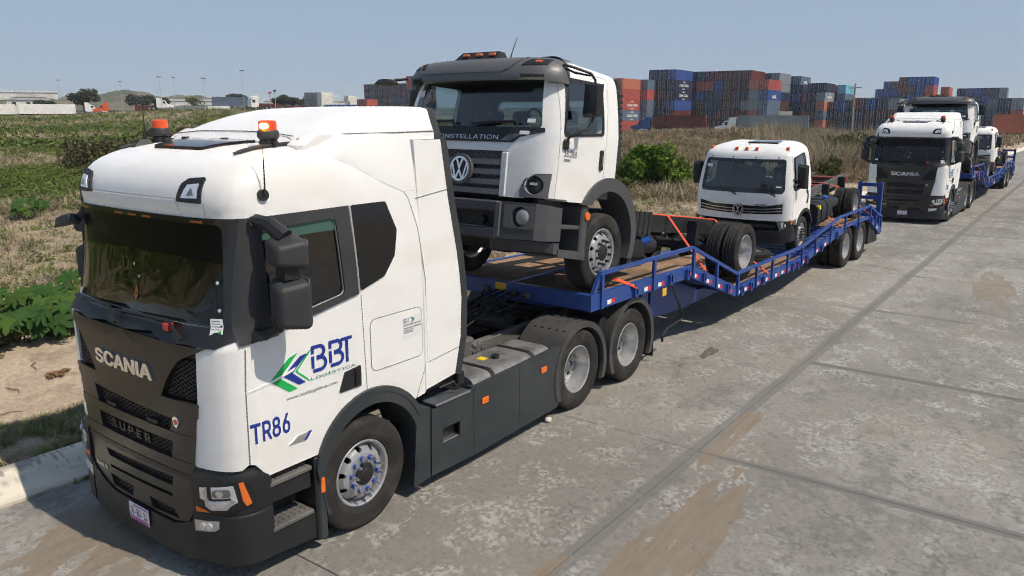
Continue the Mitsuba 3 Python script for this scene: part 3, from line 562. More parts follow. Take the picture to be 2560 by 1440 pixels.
def plate(mod, text, x=-.062, y=.03, z=.345, tilt=0, half=.15):
    """a registration plate: backing, purple bands, characters"""
    g = 'licence_plate'; mod.add(f'{g}__backing', bx(x, x+.012, y-half, y+half, z-half/2, z+half/2, .004), 'plate_white')
    mod.add(f'{g}__band', cat(bx(x+.012, x+.0135, y-half*.96, y+half*.96, z-half*.46, z-half*.26), bx(x+.012, x+.0135, y-half*.5, y+half*.96, z+half*.36, z+half*.46)), 'plate_purple')
    t = meshkit.text_mesh(text, half*.47, .0015, False); v = np.asarray(t.vertices); c = (v[:, 0].max()+v[:, 0].min())/2; w = v[:, 0].max()-v[:, 0].min()
    mod.add(f'{g}__characters', remap(t, lambda v: np.stack([x+.012+v[:, 2], y+(v[:, 0]-c)*(half*1.75/w), z-half*.2+v[:, 1]], 1)), 'print_black', smooth=False)
def honeycomb(y0, y1, z0, z1, poly, cell=.034):
    """the lattice bars of a grille, clipped to the outline poly (y, z)"""
    lines = []; k = cell
    zz = z0-(y1-y0)
    while zz < z1+(y1-y0):
        lines.append(LineString([(y0, zz), (y1, zz+(y1-y0)*.55)])); lines.append(LineString([(y0, zz+(y1-y0)*.55), (y1, zz)])); zz += k
    g = unary_union([l.buffer(.0042, cap_style=2) for l in lines]).intersection(poly); return g
def build_tractor(number, plate_text, full=True):
    m = Model()
    # cab shell: outer loft less the inside, the windows, the wheel arch and what lies below the panels
    outer = to_m(cab_solid(0, levels=LV)); inner = to_m(cab_solid(.055, levels=[1.15, 1.6, 1.9, 2.04, 2.1, 2.5, 2.9, 3.1, 3.2, 3.28]))
    cuts = [front_ext(WS_IN, -1.0, .3), side_ext(SIDE_GLASS, -1.5, 1.5), cyl((-1.58, -1.4, .60), (-1.58, 1.4, .60), .635, 48), side_ext(P((.4, .5), (.4, .962), (-.30, .962), (-.345, 1.0), (-.395, .985), (-.455, .905), (-.50, .870), (-.50, .5)), -1.4, 1.4), side_ext(P((-2.5, .5), (-2.08, .5), (-2.02, .98), (-2.40, 1.03), (-2.5, 1.05)), -1.4, 1.4), bx(-.34, .3, -.82, .82, .8, 1.975), bx(-2.4, -.5, -.95, .95, .5, 1.15), front_ext(P((-.80, .9), (.80, .9), (.905, 1.5), (.935, 1.93), (-.935, 1.93), (-.905, 1.5)), -.30, .3)]
    shell = outer-inner
    for c in cuts: shell = shell-to_m(c)
    m.add('cab', fro(shell), 'white_paint', smooth=28)
    lin = to_m(cab_solid(.058, levels=[1.16, 1.6, 1.9, 2.04, 2.1, 2.5, 2.9, 3.1, 3.2, 3.277]))-to_m(cab_solid(.07, levels=[1.17, 1.6, 1.9, 2.04, 2.1, 2.5, 2.9, 3.1, 3.2, 3.26]))
    for c in cuts[:2]: lin = lin-to_m(c)
    m.add('cab_lining', fro(lin), 'dash_grey', smooth=False)
    # windscreen
    m.add('windscreen__surround', drape(WS.difference(WS_IN), CF, .012, .04, .002), 'glossy_black')
    m.add('windscreen__pane', pane(WS_IN, CF, .1, -.004), 'glass_tint', smooth=True)
    m.add('windscreen__sun_strip', pane(P((-1.03, 2.80), (1.03, 2.80), (1.045, 2.515), (.5, 2.545), (0, 2.545), (-.5, 2.53), (-1.045, 2.50)), CF, .1, .004), 'film_black', smooth=True)
    for k, (a, b) in enumerate(((-.27, -.15), (-.06, .06), (.15, .27), (.76, .88), (-.88, -.76))): m.add('marker_lamp', drape(rect(a, b, 2.808, 2.822), CF, .006, .1, .012), 'amber_dark')
    m.add('windscreen__sticker', drape(P((.967, 2.117), (1.062, 2.122), (1.09, 2.01), (1.0, 2.00)), CF, .002, .1, .013), 'paper_white'); m.add('windscreen__sticker', drape(P((-1.03, 2.10), (-.93, 2.105), (-.93, 2.05), (-1.03, 2.045)), CF, .002, .1, .013), 'lens_clear')
    m.add('windscreen__sticker_dot', drape(Point(1.065, 2.024).buffer(.010), CF, .003, .1, .013), 'print_green')
    m.add('windscreen__sticker_print', cat(*[drape(rect(.985+.004*k, 1.05+.006*k, 2.098-.02*k, 2.104-.02*k), CF, .003, .1, .0135) for k in range(4)]), 'print_grey')
    for u_, v_ in ((-.02, 2.42), (.06, 2.33), (1.0, 2.38), (1.03, 2.18)): m.add('windscreen__clip', drape(Point(u_, v_).buffer(.013), CF, .003, .1, .002), 'lens_clear')
    m.add('windscreen__warning_mark', drape(P((.0, 2.20), (.03, 2.26), (.06, 2.20)), CF, .002, .1, .002), 'amber_dark'); m.add('windscreen__warning_mark', drape(P((.0, 2.19), (.03, 2.13), (.06, 2.19)), CF, .002, .1, .002), 'amber_dark')
    m.add('dashboard', bx(-.62, -.30, -1.0, 1.0, 1.7, 2.0, .05), 'dash_grey'); m.add('steering_wheel', mv(rot(lathe([(.20, -.012), (.215, 0), (.20, .012), (.188, 0), (.20, -.012)], 28), rad(60), (0, 1, 0)), -.78, .55, 2.10), 'dash_grey')
    for s in (.55, -.55): m.add('seat', cat(bx(-1.45, -.98, s-.25, s+.25, 1.5, 1.72, .06), bx(-1.55, -1.40, s-.24, s+.24, 1.7, 2.3, .06), bx(-1.54, -1.42, s-.14, s+.14, 2.3, 2.5, .05)), 'seat_cloth')
    m.add('curtain_wall', bx(-1.72, -1.70, -1.1, 1.1, 1.2, 3.2), 'dash_grey')
    # wipers and the black tray below the windscreen
    m.add('wiper_tray', drape(P((-1.13, 2.06), (-.6, 2.01), (.6, 2.01), (1.13, 2.06), (1.19, 1.975), (1.08, 1.915), (.82, 1.925), (.62, 1.905), (.38, 1.955), (.05, 1.925), (-.30, 1.94), (-.55, 1.915), (-.85, 1.94), (-1.08, 1.915), (-1.19, 1.975)), CF, .045, .06, -.03), 'black_plastic')
    for a, b, c in ((-.98, -.26, -.06), (-.17, .60, .82)):
        p = [cf_pt(np.array(u), np.array(v))+[.05, 0, 0] for u, v in ((a, 2.045), ((a+b)/2, 2.06), (b, 2.065))]; q = [cf_pt(np.array(u), np.array(v))+[d, 0, 0] for u, v, d in (((a+b)/2+.1, 2.065, .06), (b, 2.075, .075), (c, 1.97, .07))]
        m.add('wiper', cat(tube(p, .012, 6), tube(q, .014, 6)), 'black_plastic')
    m.add('wiper_tag', mv(bx(-.03, .03, -.035, .035, -.03, .03, .008), *(cf_pt(np.array(.61), np.array(2.03))+[.06, 0, 0])), 'red_lens')
    # the dark front: backing, name panel, bands between the grilles
    m.add('front_backing', drape(P((-.90, 1.98), (.90, 1.98), (.93, 1.90), (.90, 1.5), (.80, .90), (.80, .2), (-.80, .2), (-.80, .9), (-.90, 1.5), (-.93, 1.90)), CF, .01, .12, -.05), 'mesh_black')
    m.add('name_panel', drape(P((-.90, 1.925), (-.6, 1.915), (.0, 1.92), (.6, 1.915), (1.02, 1.915), (.93, 1.875), (.76, 1.80), (.66, 1.70), (.58, 1.60), (.50, 1.475), (-.50, 1.475), (-.58, 1.60), (-.66, 1.70), (-.76, 1.80), (-.90, 1.86)), CF, .05, .08, -.03), 'grille_paint')
    bars = [P((-.915, 1.475), (.915, 1.475), (.90, 1.36), (.61, 1.315), (-.61, 1.36), (-.90, 1.38)), P((-.885, 1.375), (-.57, 1.365), (-.525, 1.20), (-.86, 1.20)), P((.885, 1.375), (.61, 1.32), (.575, 1.205), (.86, 1.205)), P((-.86, 1.205), (.86, 1.205), (.845, 1.125), (-.845, 1.125)), P((-.845, 1.13), (-.54, 1.13), (-.515, .975), (-.82, .975)), P((.845, 1.13), (.595, 1.13), (.56, .98), (.82, .98)), P((-.825, .98), (.825, .98), (.80, .87), (-.80, .87))]
    for b in bars: m.add('grille_bar', drape(b, CF, .035, .08, -.02 if b.area < .06 else -.015), 'grille_paint')
    g1, g2, gl = P((-.56, 1.36), (.60, 1.31), (.575, 1.205), (-.52, 1.205)), P((-.535, 1.13), (.59, 1.13), (.56, .98), (-.515, .98)), P((.57, 1.655), (.64, 1.72), (.76, 1.80), (.915, 1.80), (.90, 1.49), (.515, 1.485))
    gr = affinity.scale(gl, -1, 1, origin=(0, 0))
    low = [P((-.49, .79), (.55, .815), (.53, .735), (-.455, .725)), P((-.45, .645), (.515, .665), (.515, .635), (-.45, .62)), P((-.47, .555), (-.07, .555), (-.10, .455), (-.42, .46)), P((.17, .54), (.52, .53), (.585, .465), (.20, .45))]
    for p in [g1, g2, gl, gr]+low: m.add('grille', drape(honeycomb(p.bounds[0], p.bounds[2], p.bounds[1], p.bounds[3], p), CF, .012, .2, -.028), 'chassis_black', smooth=False, kind='stuff')
    for y_ in (-.30, .33): m.add('front_latch', drape(rect(y_-.075, y_+.075, 1.215, 1.245), CF, .02, .1, -.005), 'black_plastic')
    m.add('maker_name', cat(*[drape_fit('SCANlA', CF, -.43+d, .425+d, 1.585-e, 1.705+e, .016+.0004*k, .022) for k, (d, e) in enumerate(((-.009, 0), (0, .003), (.009, 0)))]), 'chrome', smooth=False)
    m.add('model_name', drape_fit('SUPER', CF, -.36, .25, 1.015, 1.085, .012, -.012, sx_gap=True), 'grille_paint', smooth=False)
    m.add('emblem', cat(drape(P((.635, 1.325), (.665, 1.345), (.70, 1.335), (.71, 1.30), (.68, 1.25), (.645, 1.275)), CF, .016, .1, .015)), 'chrome'); m.add('emblem_centre', drape(Point(.674, 1.30).buffer(.022), CF, .004, .1, .031), 'red_lens')
    # lower grille frame and bumper
    fr = P((-.80, .86), (.80, .86), (.785, .60), (.70, .47), (.52, .435), (-.40, .435), (-.52, .47), (-.70, .52), (-.78, .60))
    for p in low: fr = fr.difference(p)
    m.add('lower_grille_frame', drape(fr, CF, .03, .08, -.015), 'grille_paint')
    m.add('grille_gap', drape(P((-.80, .885), (.80, .885), (.798, .845), (-.798, .845)), CF, .004, .1, .021), 'mesh_black')
    m.add('brow', drape(rnd(P((-.66, 2.86), (.66, 2.86), (.62, 2.965), (-.62, 2.965)), .02), CF, .016, .06, -.004), 'white_paint'); m.add('brow_crease', drape(rect(-.60, .60, 2.967, 2.978), CF, .002, .06, .0005), 'seam_grey'); m.add('roof_seam', cat(*[drape(LineString([(s_*.90, 2.86), (s_*.905, 2.95)]).buffer(.0025), CF, .002, .06, .0005) for s_ in (1, -1)]), 'seam_grey', kind='stuff')
    m.add('power_mark', drape_fit('500 R', CF, -.72, -.50, .58, .615, .006, .016), 'silver', smooth=False)
    m.add('bumper', drape(P((-.80, .60), (-.72, .53), (-.53, .455), (-.40, .42), (.52, .42), (.62, .445), (.76, .50), (.79, .60), (.80, .60), (.79, .19), (.70, .165), (-.70, .165), (-.79, .19)), CF, .05, .08, -.02), 'black_plastic')
    # bumper corners wrap round to the steps
    zb = [.165, .20, .35, .58, .60, .66, .88, .93, .965]
    def corner(sgn):
        rings = []
        for z in zb:
            ins = .012 if .59 < z < .61 else 0; k = (.03 if z < .19 else 0)+(0 if z < .9 else .03); h = [(float(_zx(z))+b-k-ins+.028, (float(_zw(z))-k-ins+.01)*a) for a, b in OFF[(OFF[:, 0] >= .60)]]
            h[0] = (h[0][0], .805); h += [(-.52, 1.215-k-ins), (-.52, 1.05), (-.30, .95), (-.22, .805)]; rings.append(np.array([(a, b, z) for a, b in h]))
        return loft(rings)
    c0 = flip_if(corner(1)); m.add('bumper_corner', c0, 'black_plastic'); m.add('bumper_corner', mirror(c0), 'black_plastic')
    def CB(y, z): p, n = CF(y, z); return p+n*.012, n
    HL = P((.815, .815), (1.16, .885), (1.20, .87), (1.205, .70), (1.15, .66), (.815, .60))
    for s in (1, -1):
        q = (lambda m_: m_) if s > 0 else mirror; h = m.group('headlight')
        m.add(f'{h}__housing', q(drape(HL, CB, .022, .05, .0)), 'glossy_black'); m.add(f'{h}__reflector', q(drape(P((.88, .82), (1.135, .865), (1.15, .73), (1.10, .68), (.97, .652), (.93, .675), (.93, .72), (.88, .73)), CB, .004, .05, .022)), 'lens_clear')
        m.add(f'{h}__lamp', q(drape(rnd(P((1.0, .82), (1.115, .84), (1.125, .775), (1.0, .76)), .02), CB, .006, .05, .026)), 'lens_grey'); m.add(f'{h}__divider', q(drape(P((.955, .835), (.985, .838), (.99, .745), (1.12, .765), (1.122, .752), (.975, .728), (.955, .745)), CB, .008, .05, .024)), 'glossy_black'); m.add(f'{h}__lamp', q(drape(Point(1.055, .80).buffer(.026), CB, .012, .05, .028)), 'chrome'); m.add(f'{h}__lamp', q(drape(P((.89, .80), (.925, .805), (.915, .755), (.89, .75)), CB, .006, .05, .026)), 'chrome')
        m.add(f'{h}__lamp', q(cat(*[drape(Point(.985+.04*k, .70+.006*k).buffer(.014), CB, .008, .05, .026) for k in range(4)])), 'chrome', kind='stuff')
        m.add(f'{h}__frame', q(drape(LineString([(.945, .82), (.945, .70), (.99, .665), (1.09, .68), (1.13, .74)]).buffer(.011), CB, .01, .05, .024)), 'silver')
        m.add(f'{h}__turn_lamp', q(drape(P((1.158, .884), (1.176, .886), (1.198, .71), (1.182, .69), (1.168, .74)), CB, .007, .05, .022)), 'amber'); m.add(f'{h}__turn_lamp', q(drape(P((.83, .655), (.92, .645), (.96, .63), (.83, .612)), CB, .006, .05, .022)), 'amber')
        f_ = m.group('fog_light'); m.add(f'{f_}__frame', q(drape(P((.80, .535), (1.03, .565), (1.025, .50), (.99, .475), (.80, .44)), CB, .014, .05, .012)), 'silver')
        for k in (0, 1): m.add(f'{f_}__lamp', q(drape(Point(.885+.062*k, .502+.008*k).buffer(.026), CB, .01, .05, .026)), 'lens_clear')
        # roof lamps
        r_ = m.group('roof_lamp'); m.add(f'{r_}__housing', q(drape(rnd(P((.63, 2.955), (.888, 2.949), (.875, 3.13), (.72, 3.115), (.67, 3.08)), .012), CF, .02, .05, -.004)), 'black_plastic'); m.add(f'{r_}__lens', q(drape(P((.695, 2.982), (.857, 2.985), (.85, 3.083), (.745, 3.073)), CF, .006, .05, .016)), 'lens_clear'); m.add(f'{r_}__lamp', q(drape(P((.76, 3.0), (.83, 3.005), (.80, 3.05)), CF, .005, .05, .022)), 'lens_grey')
        # sides: window surround, panes, handle, lettering is only on this side
        sd = (lambda m_: m_) if s > 0 else mirror; d = m.group('door')
        m.add(f'{d}__window_surround', sd(sdrape(WINDOW_SURROUND.difference(SIDE_GLASS), .014, .03, .003)), 'grey_plastic'); m.add(f'{d}__window', sd(pane(SIDE_GLASS, CS, .2, -.01)), 'glass_dark', smooth=True); m.add(f'{d}__window_tint', sd(sdrape(SIDE_GLASS.intersection(rect(-2, 0, 2.672, 2.9)).buffer(-.004), .003, .2, -.008)), 'film_green'); m.add(f'{d}__window_tint', sd(sdrape(SIDE_GLASS.intersection(rect(-2, 0, 1.9, 2.672)).buffer(-.004), .002, .2, -.03)), 'film_dark')
        m.add('rear_window', sd(sdrape(REAR_WINDOW, .008, .15, .001)), 'film_dark'); m.add(f'{d}__window_trim', sd(sdrape(LineString([(-1.462, 2.85), (-1.49, 2.13)]).buffer(.008), .016, .2, .0)), 'chrome')
        m.add(f'{d}__seam', sd(sdrape(unary_union([LineString([(-.385, 1.95), (-.362, 1.6), (-.352, 1.0)]).buffer(.005), LineString([(-1.515, 2.10), (-1.531, 1.6), (-1.54, 1.26)]).buffer(.0035)]), .002, .1, .0)), 'print_grey')
        m.add(f'{d}__handle_recess', sd(sdrape(rnd(P((-1.225, 1.315), (-1.295, 1.48), (-1.475, 1.50), (-1.475, 1.315)), .012), .008, .2, .0)), 'black_plastic'); m.add(f'{d}__handle', sd(cat(bx(-1.44, -1.40, 1.225, 1.25, 1.33, 1.49, .01))), 'glossy_black')
        m.add(f'{d}__air_vent', sd(sdrape(P((-.70, 1.042), (-.785, 1.088), (-.92, 1.094), (-.865, 1.034)), .010, .2, .0)), 'silver'); m.add(f'{d}__vent_tip', sd(sdrape(P((-.84, 1.036), (-.865, 1.034), (-.92, 1.094), (-.89, 1.094)), .013, .2, .0)), 'print_blue')
        m.add(f'{d}__style_edge', sd(sdrape(P((-.36, 1.572), (-.58, 1.606), (-.81, 1.66), (-.78, 1.63), (-.58, 1.588), (-.36, 1.562)), .006, .1, .0)), 'white_paint')
        lk = rnd(rect(-2.24, -1.605, 1.40, 1.86), .06); m.add('locker_door', sd(sdrape(lk, .004, .2, .0)), 'white_paint'); m.add('locker_seal', sd(sdrape(lk.buffer(.007).difference(lk.buffer(-.003)), .003, .2, .0)), 'print_grey')
        m.add('cab_seam', sd(sdrape(unary_union([LineString([(-1.86, 3.21), (-2.0, 2.65), (-2.31, 2.30), (-2.315, 1.35), (-2.17, 1.0)]).buffer(.004)]) if False else LineString([(-1.84, 3.20), (-2.03, 3.03), (-2.16, 2.85), (-2.24, 2.6), (-2.305, 2.1), (-2.31, 1.33), (-2.15, 1.0)]).buffer(.003), .002, .1, .0)), 'print_grey')
        # side deflector behind the cab
        dp = P((-2.28, 1.04), (-2.70, 1.09), (-2.79, 1.45), (-2.81, 1.84), (-2.765, 2.3), (-2.69, 2.8), (-2.65, 3.2), (-2.635, 3.355), (-2.28, 3.355)); dr_ = P((-2.70, 1.09), (-2.79, 1.45), (-2.81, 1.84), (-2.765, 2.3), (-2.69, 2.8), (-2.65, 3.2), (-2.635, 3.355), (-2.715, 3.36), (-2.735, 3.2), (-2.78, 2.8), (-2.855, 2.3), (-2.895, 1.84), (-2.88, 1.45), (-2.79, 1.07))
        tw = lambda v: np.stack([v[:, 0], v[:, 1]-np.maximum(0, v[:, 2]-2.1)*.0625, v[:, 2]], 1)
        m.add('side_deflector', sd(remap(fro(to_m(side_ext(dp, 1.19, 1.222)).refine_to_length(.3)), tw)), 'white_paint'); m.add('deflector_edge', sd(remap(fro(to_m(side_ext(dr_, 1.165, 1.226)).refine_to_length(.3)), tw)), 'grey_plastic')
        m.add('deflector_seam', sd(remap(side_ext(P((-2.24, 2.842), (-2.77, 2.90), (-2.77, 2.908), (-2.24, 2.850)), 1.18, 1.2255), tw)), 'print_grey'); m.add('deflector_seam', sd(side_ext(P((-2.32, 1.30), (-2.79, 1.345), (-2.79, 1.352), (-2.32, 1.307)), 1.19, 1.2235)), 'print_grey')
    # haulier's lettering on the driver's side
    for s in ((1, -1) if False else (1,)):
        m.add('logo_arrow', sdrape(P((-.565, 1.60), (-.75, 1.745), (-.83, 1.765), (-.655, 1.605), (-.815, 1.48), (-.735, 1.472)), .003, .1, .0015), 'print_green', label='green chevron of the door logo'); m.add('logo_arrow', sdrape(P((-.685, 1.61), (-.855, 1.735), (-.925, 1.74), (-.775, 1.615), (-.895, 1.51), (-.83, 1.505)), .003, .1, .0015), 'print_blue', label='blue chevron of the door logo'); m.add('logo_arrow', sdrape(unary_union([LineString([(-.945, 1.75), (-.81, 1.62), (-.93, 1.515)]).buffer(.0065)]), .003, .1, .0015), 'print_green', label='thin green chevron of the door logo')
        st = lambda poly: sdrape(affinity.scale(affinity.translate(poly, 0, 0), -1, 1, origin=(0, 0)), .003, .1, .0015)
        m.add('haulier_letter', st(letter_B(.975, 1.575, .20)), 'print_blue'); m.add('haulier_letter', st(letter_B(1.155, 1.575, .20)), 'print_blue'); m.add('haulier_letter', st(unary_union([LineString([(1.27, 1.768), (1.39, 1.768)]).buffer(.014, cap_style=2), LineString([(1.332, 1.565), (1.332, 1.77)]).buffer(.015, cap_style=2)])), 'print_blue')
        m.add('haulier_word', side_text('LOGÍSTICA', .022, .95, 1.505, 1.42), 'print_teal', smooth=False); m.add('web_address', side_text('www.byblogistica.com', .024, .705, 1.408, 1.215), 'print_grey', smooth=False)
        m.add('fleet_number', side_text(number, .152, .372, 1.155, .722, True), 'print_blue', smooth=False)
        m.add('locker_notice', sdrape(rect(-2.235, -2.0, 1.60, 1.80), .002, .2, .004), 'paper_white'); m.add('locker_text', cat(side_text('BBT', .042, 2.0, 1.745, 2.075, w=.006), *[side_text(t, .011, 2.0, 1.72-.02*k-.008*(k > 0), e, w=.006) for k, (t, e) in enumerate((('BYB TRANSPORTES DE CARGA EN GENERAL S.A. DE C.V.', 2.225), ('CLASICO PEREZ DE LARIOS 1 COL. ALUDORO FLORES MAGON', 2.23), ('VERACRUZ, VER. C.P. 91900', 2.13), ('SERVICIO PUBLICO FEDERAL', 2.12), ('TEL. 229 000 0000', 2.09))) if k != 4]), 'print_grey', smooth=False)
        m.add('locker_arrow', cat(sdrape(LineString([(-2.10, 1.785), (-2.135, 1.765), (-2.105, 1.743)]).buffer(.007), .002, .1, .006)), 'print_teal')
    # roof: hatch, rails, beacons, aerials, deflector
    zr = lambda y: np.interp(abs(y), [0, .45, .78, .95], [3.362, 3.36, 3.345, 3.31])
    _zz = np.linspace(3.0, 3.36, 60)
    def roof_z(x, y):
        xx = cf_pt(0*_zz+y, _zz)[:, 0]; return float(np.interp(-x, -xx, _zz))
    def RF(x, y): z = np.array([roof_z(a, b) for a, b in zip(x, y)]); return np.stack([x, y, z], -1), np.tile([0, 0, 1.0], (len(z), 1))
    m.add('roof_hatch', drape(rnd(P((-.70, -.36), (-.70, .36), (-1.18, .45), (-1.18, -.45)), .05), RF, .035, .1, -.01), 'glossy_black')
    0 and m.add('roof_hatch', hull([(x, y, z) for x, w, in ((-.74, .36), (-1.22, .44)) for y in (-w, w) for z in (3.28, 3.375 if x < -1 else 3.345)]+[(-.80, .33, 3.372), (-.80, -.33, 3.372)]), 'glossy_black')
    for s in (.84, -.84):
        m.add('roof_rail', tube([(x, s, roof_z(x, s)+.018) for x in (-.66, -.72, -.8, -.9, -1.1, -1.3, -1.6, -1.9)], [.010]+[.015]*7, 8), 'black_plastic')
        b = m.group('beacon'); by, bxx, bz = s*.93, -1.02, 3.36
        m.add(f'{b}__bracket', cat(bx(bxx-.05, bxx+.05, by-.06, by+.06, bz-.03, bz+.03, .01), bx(bxx-.02, bxx+.02, by-.10, by+.10, bz-.01, bz+.012)), 'chassis_black'); m.add(f'{b}__base', mv(lathe([(0, .03), (.072, .03), (.085, .05), (.083, .085), (.074, .10), (0, .10)], 28, 'z'), bxx, by, bz), 'grey_plastic'); m.add(f'{b}__lens', mv(lathe([(.070, .095), (.070, .15), (.066, .168), (.05, .175), (0, .176)], 28, 'z'), bxx, by, bz), 'beacon_lens')
        if s > 0 and full: m.add(f'{b}__lamp', mv(trimesh.creation.icosphere(2, 1).apply_transform(np.diag([.014, .036, .022, 1])).apply_transform(trimesh.transformations.rotation_matrix(rad(37), (0, 0, 1))), bxx+.062, by+.036, bz+.132), 'lamp_core', label='lit lamp of the flashing beacon')
    m.add('aerial', cat(cyl((-.655, 1.11, 3.0), (-.655, 1.185, 3.005), .042, 18), tube([(-.655, 1.185, 3.005), (-.66, 1.19, 3.07), (-.67, 1.185, 3.42)], [.012, .006, .0022], 6)), 'chassis_black'); m.add('aerial', cat(hull([(-.72, -.70, 3.30), (-.72, -.76, 3.30), (-.90, -.70, 3.33), (-.90, -.76, 3.33), (-.80, -.73, 3.365), (-.88, -.73, 3.37)]), tube([(-.85, -.735, 3.37), (-.85, -.735, 3.52), (-.85, -.735, 3.66)], [.012, .005, .0025], 6)), 'chassis_black')
    xs_ = [-1.14, -1.22, -1.35, -1.5, -1.7, -1.9, -2.1, -2.26, -2.265, -2.58]; zc = [3.36, 3.41, 3.465, 3.515, 3.565, 3.60, 3.625, 3.637, 3.637, 3.65]; wt = [.84, .83, .80, .79, .80, .84, .90, .96, .96, 1.02]; wb = [.86, .93, .98, 1.02, 1.05, 1.08, 1.095, 1.105, 1.105, 1.115]
    rings = []
    for x, z, a, b in zip(xs_, zc, wt, wb):
        zb_ = float(np.interp(-x, [1.2, 1.5, 1.9, 2.1, 2.26, 2.265], [3.31, 3.2, 3.0, 2.92, 2.92, 3.345])); h = [(float(_zw(zb_))+.004, zb_), (float(_zw(min(zb_+.12, 3.3)))+.006 if x > -1.4 else max(b, float(_zw(zb_))-.008) if x > -2.262 else b, min(zb_+.14, 3.34) if x > -2.262 else 3.36), (b, min(3.42, z-.02)), (a+.6*(b-a), min(3.45, z-.012)+.3*(z-3.45)*(z > 3.45)), (a+.15*(b-a), z-.022), (a*.93, z-.004), (a*.6, z+.006), (0, z+.008)]; rings.append(np.array([(x-.10*(1-min(1, abs(y)/b))*0-.0, y, zz) for y, zz in h+[(-y, zz) for y, zz in h[::-1][1:]]]))
    df = flip_if(loft(rings)); m.add('roof_deflector', df, 'white_paint', smooth=24)
    rg = lambda x, g: np.array([(x, y*(1+g/1.1), zz+g*(zz > 3.5)) for _, y, zz in rings[-1]]); m.add('roof_deflector_edge', flip_if(loft([rg(-2.58, .004), rg(-2.665, .004), rg(-2.67, -.02)])), 'grey_plastic')
    ds_ = tube([(-1.20, .90, 3.388), (-1.6, 1.035, 3.424), (-2.1, 1.098, 3.426), (-2.57, 1.118, 3.432)], .006, 5); m.add('deflector_seam', ds_, 'print_grey'); m.add('deflector_seam', mirror(ds_), 'print_grey'); m.add('deflector_seam', tube([(-1.205, .85, 3.41), (-1.245, .5, 3.437), (-1.25, 0, 3.441), (-1.245, -.5, 3.437), (-1.205, -.85, 3.41)], .005, 5), 'print_grey')
    m.add('deflector_foot', cat(*[bx(-1.18, -1.13, y-.04, y+.04, 3.355, 3.385, .005) for y in (-.6, .0, .6)]), 'black_plastic', kind='stuff')
    # mirrors
    for s in (1, -1):
        q = (lambda m_: m_) if s > 0 else mirror; k = m.group('mirror'); m.add(f'{k}__upper_arm', q(cat(hull([(-.50, 1.16, 2.80), (-.66, 1.16, 2.80), (-.50, 1.22, 2.80), (-.62, 1.22, 2.80), (-.52, 1.18, 2.86), (-.62, 1.18, 2.86)]), tube([(-.56, 1.19, 2.83), (-.58, 1.32, 2.81), (-.62, 1.44, 2.72)], [.05, .055, .07], 8))), 'black_plastic'); m.add(f'{k}__foot', q(cat(hull([(-.42, 1.20, 1.955), (-.62, 1.20, 1.975), (-.44, 1.33, 1.97), (-.58, 1.36, 1.99), (-.44, 1.20, 2.03), (-.58, 1.20, 2.04), (-.50, 1.36, 2.03)]), tube([(-.50, 1.28, 1.99), (-.53, 1.42, 2.06), (-.54, 1.44, 2.2)], .04, 8))), 'black_plastic')
        def turn(mm): return rot(mm, rad(-12), (0, 0, 1), (-.60, 1.44, 0))
        def hd(z0, z1, y0, y1):
            a = [(x, y, z) for x, dy, dz in ((-.70, .045, .045), (-.55, .065, .065)) for y in (y0+dy, y1-dy) for z in (z0+dz, z1-dz-(.04 if y > 1.45 else 0))]
            return fro(m3.Manifold.batch_hull([m3.Manifold.sphere(.05, 24).translate(q_) for q_ in a]))
        m.add(f'{k}__housing', q(turn(hd(2.50, 2.74, 1.33, 1.56))), 'grey_plastic', smooth=40); m.add(f'{k}__housing', q(turn(hd(2.05, 2.44, 1.33, 1.57))), 'grey_plastic', smooth=40)
        m.add(f'{k}__neck', q(turn(bx(-.68, -.57, 1.36, 1.50, 2.42, 2.52))), 'chassis_black')
        for z0, z1 in ((2.53, 2.70), (2.08, 2.42)): m.add(f'{k}__glass', q(turn(bx(-.752, -.747, 1.37, 1.52, z0, z1))), 'chrome')
    fm = m.group('front_mirror'); m.add(f'{fm}__arm', cat(bx(-.50, -.38, -1.06, -.99, 2.84, 2.99, .015), tube([(-.44, -1.03, 2.93), (-.40, -1.05, 2.75), (-.33, -1.10, 2.66)], .035, 8)), 'grey_plastic'); m.add(f'{fm}__housing', rot(hull([(-.30+.09*math.cos(t)*k, -1.17+.17*math.sin(t)*k, 2.66+z) for t in np.arange(12)*.5236 for k, z in ((1, -.02), (.8, .045), (.5, .06))]), .25, (1, 0, 0), (-.3, -1.17, 2.66)), 'black_plastic')
    # steps, arches, skirts
    for s in (1, -1):
        q = (lambda m_: m_) if s > 0 else mirror
        m.add('step_housing', q(cat(side_ext(P((-.50, .17), (-.95, .13), (-1.02, .16), (-1.0, .80), (-.98, .93), (-.90, .90), (-.50, .86)), .70, .98), side_ext(P((-.50, .17), (-.95, .13), (-.93, .36), (-.50, .40)), .95, 1.205), side_ext(P((-.50, .62), (-.90, .60), (-.90, .76), (-.44, .78)), .95, 1.20), bx(-1.03, -.93, .8, 1.225, .10, .84, .01))), 'black_plastic')
        for z in (.40, .785): m.add('step', q(bx(-.91, -.50, .92, 1.22, z-.035, z+.004, .008)), 'chassis_grey'); m.add('step_grip', q(cat(*[bx(-.885+.052*i, -.85+.052*i, .95+.05*j, .98+.05*j, z+.003, z+.012, .003) for i in range(7) for j in range(5)])), 'chassis_grey', kind='stuff', smooth=False)
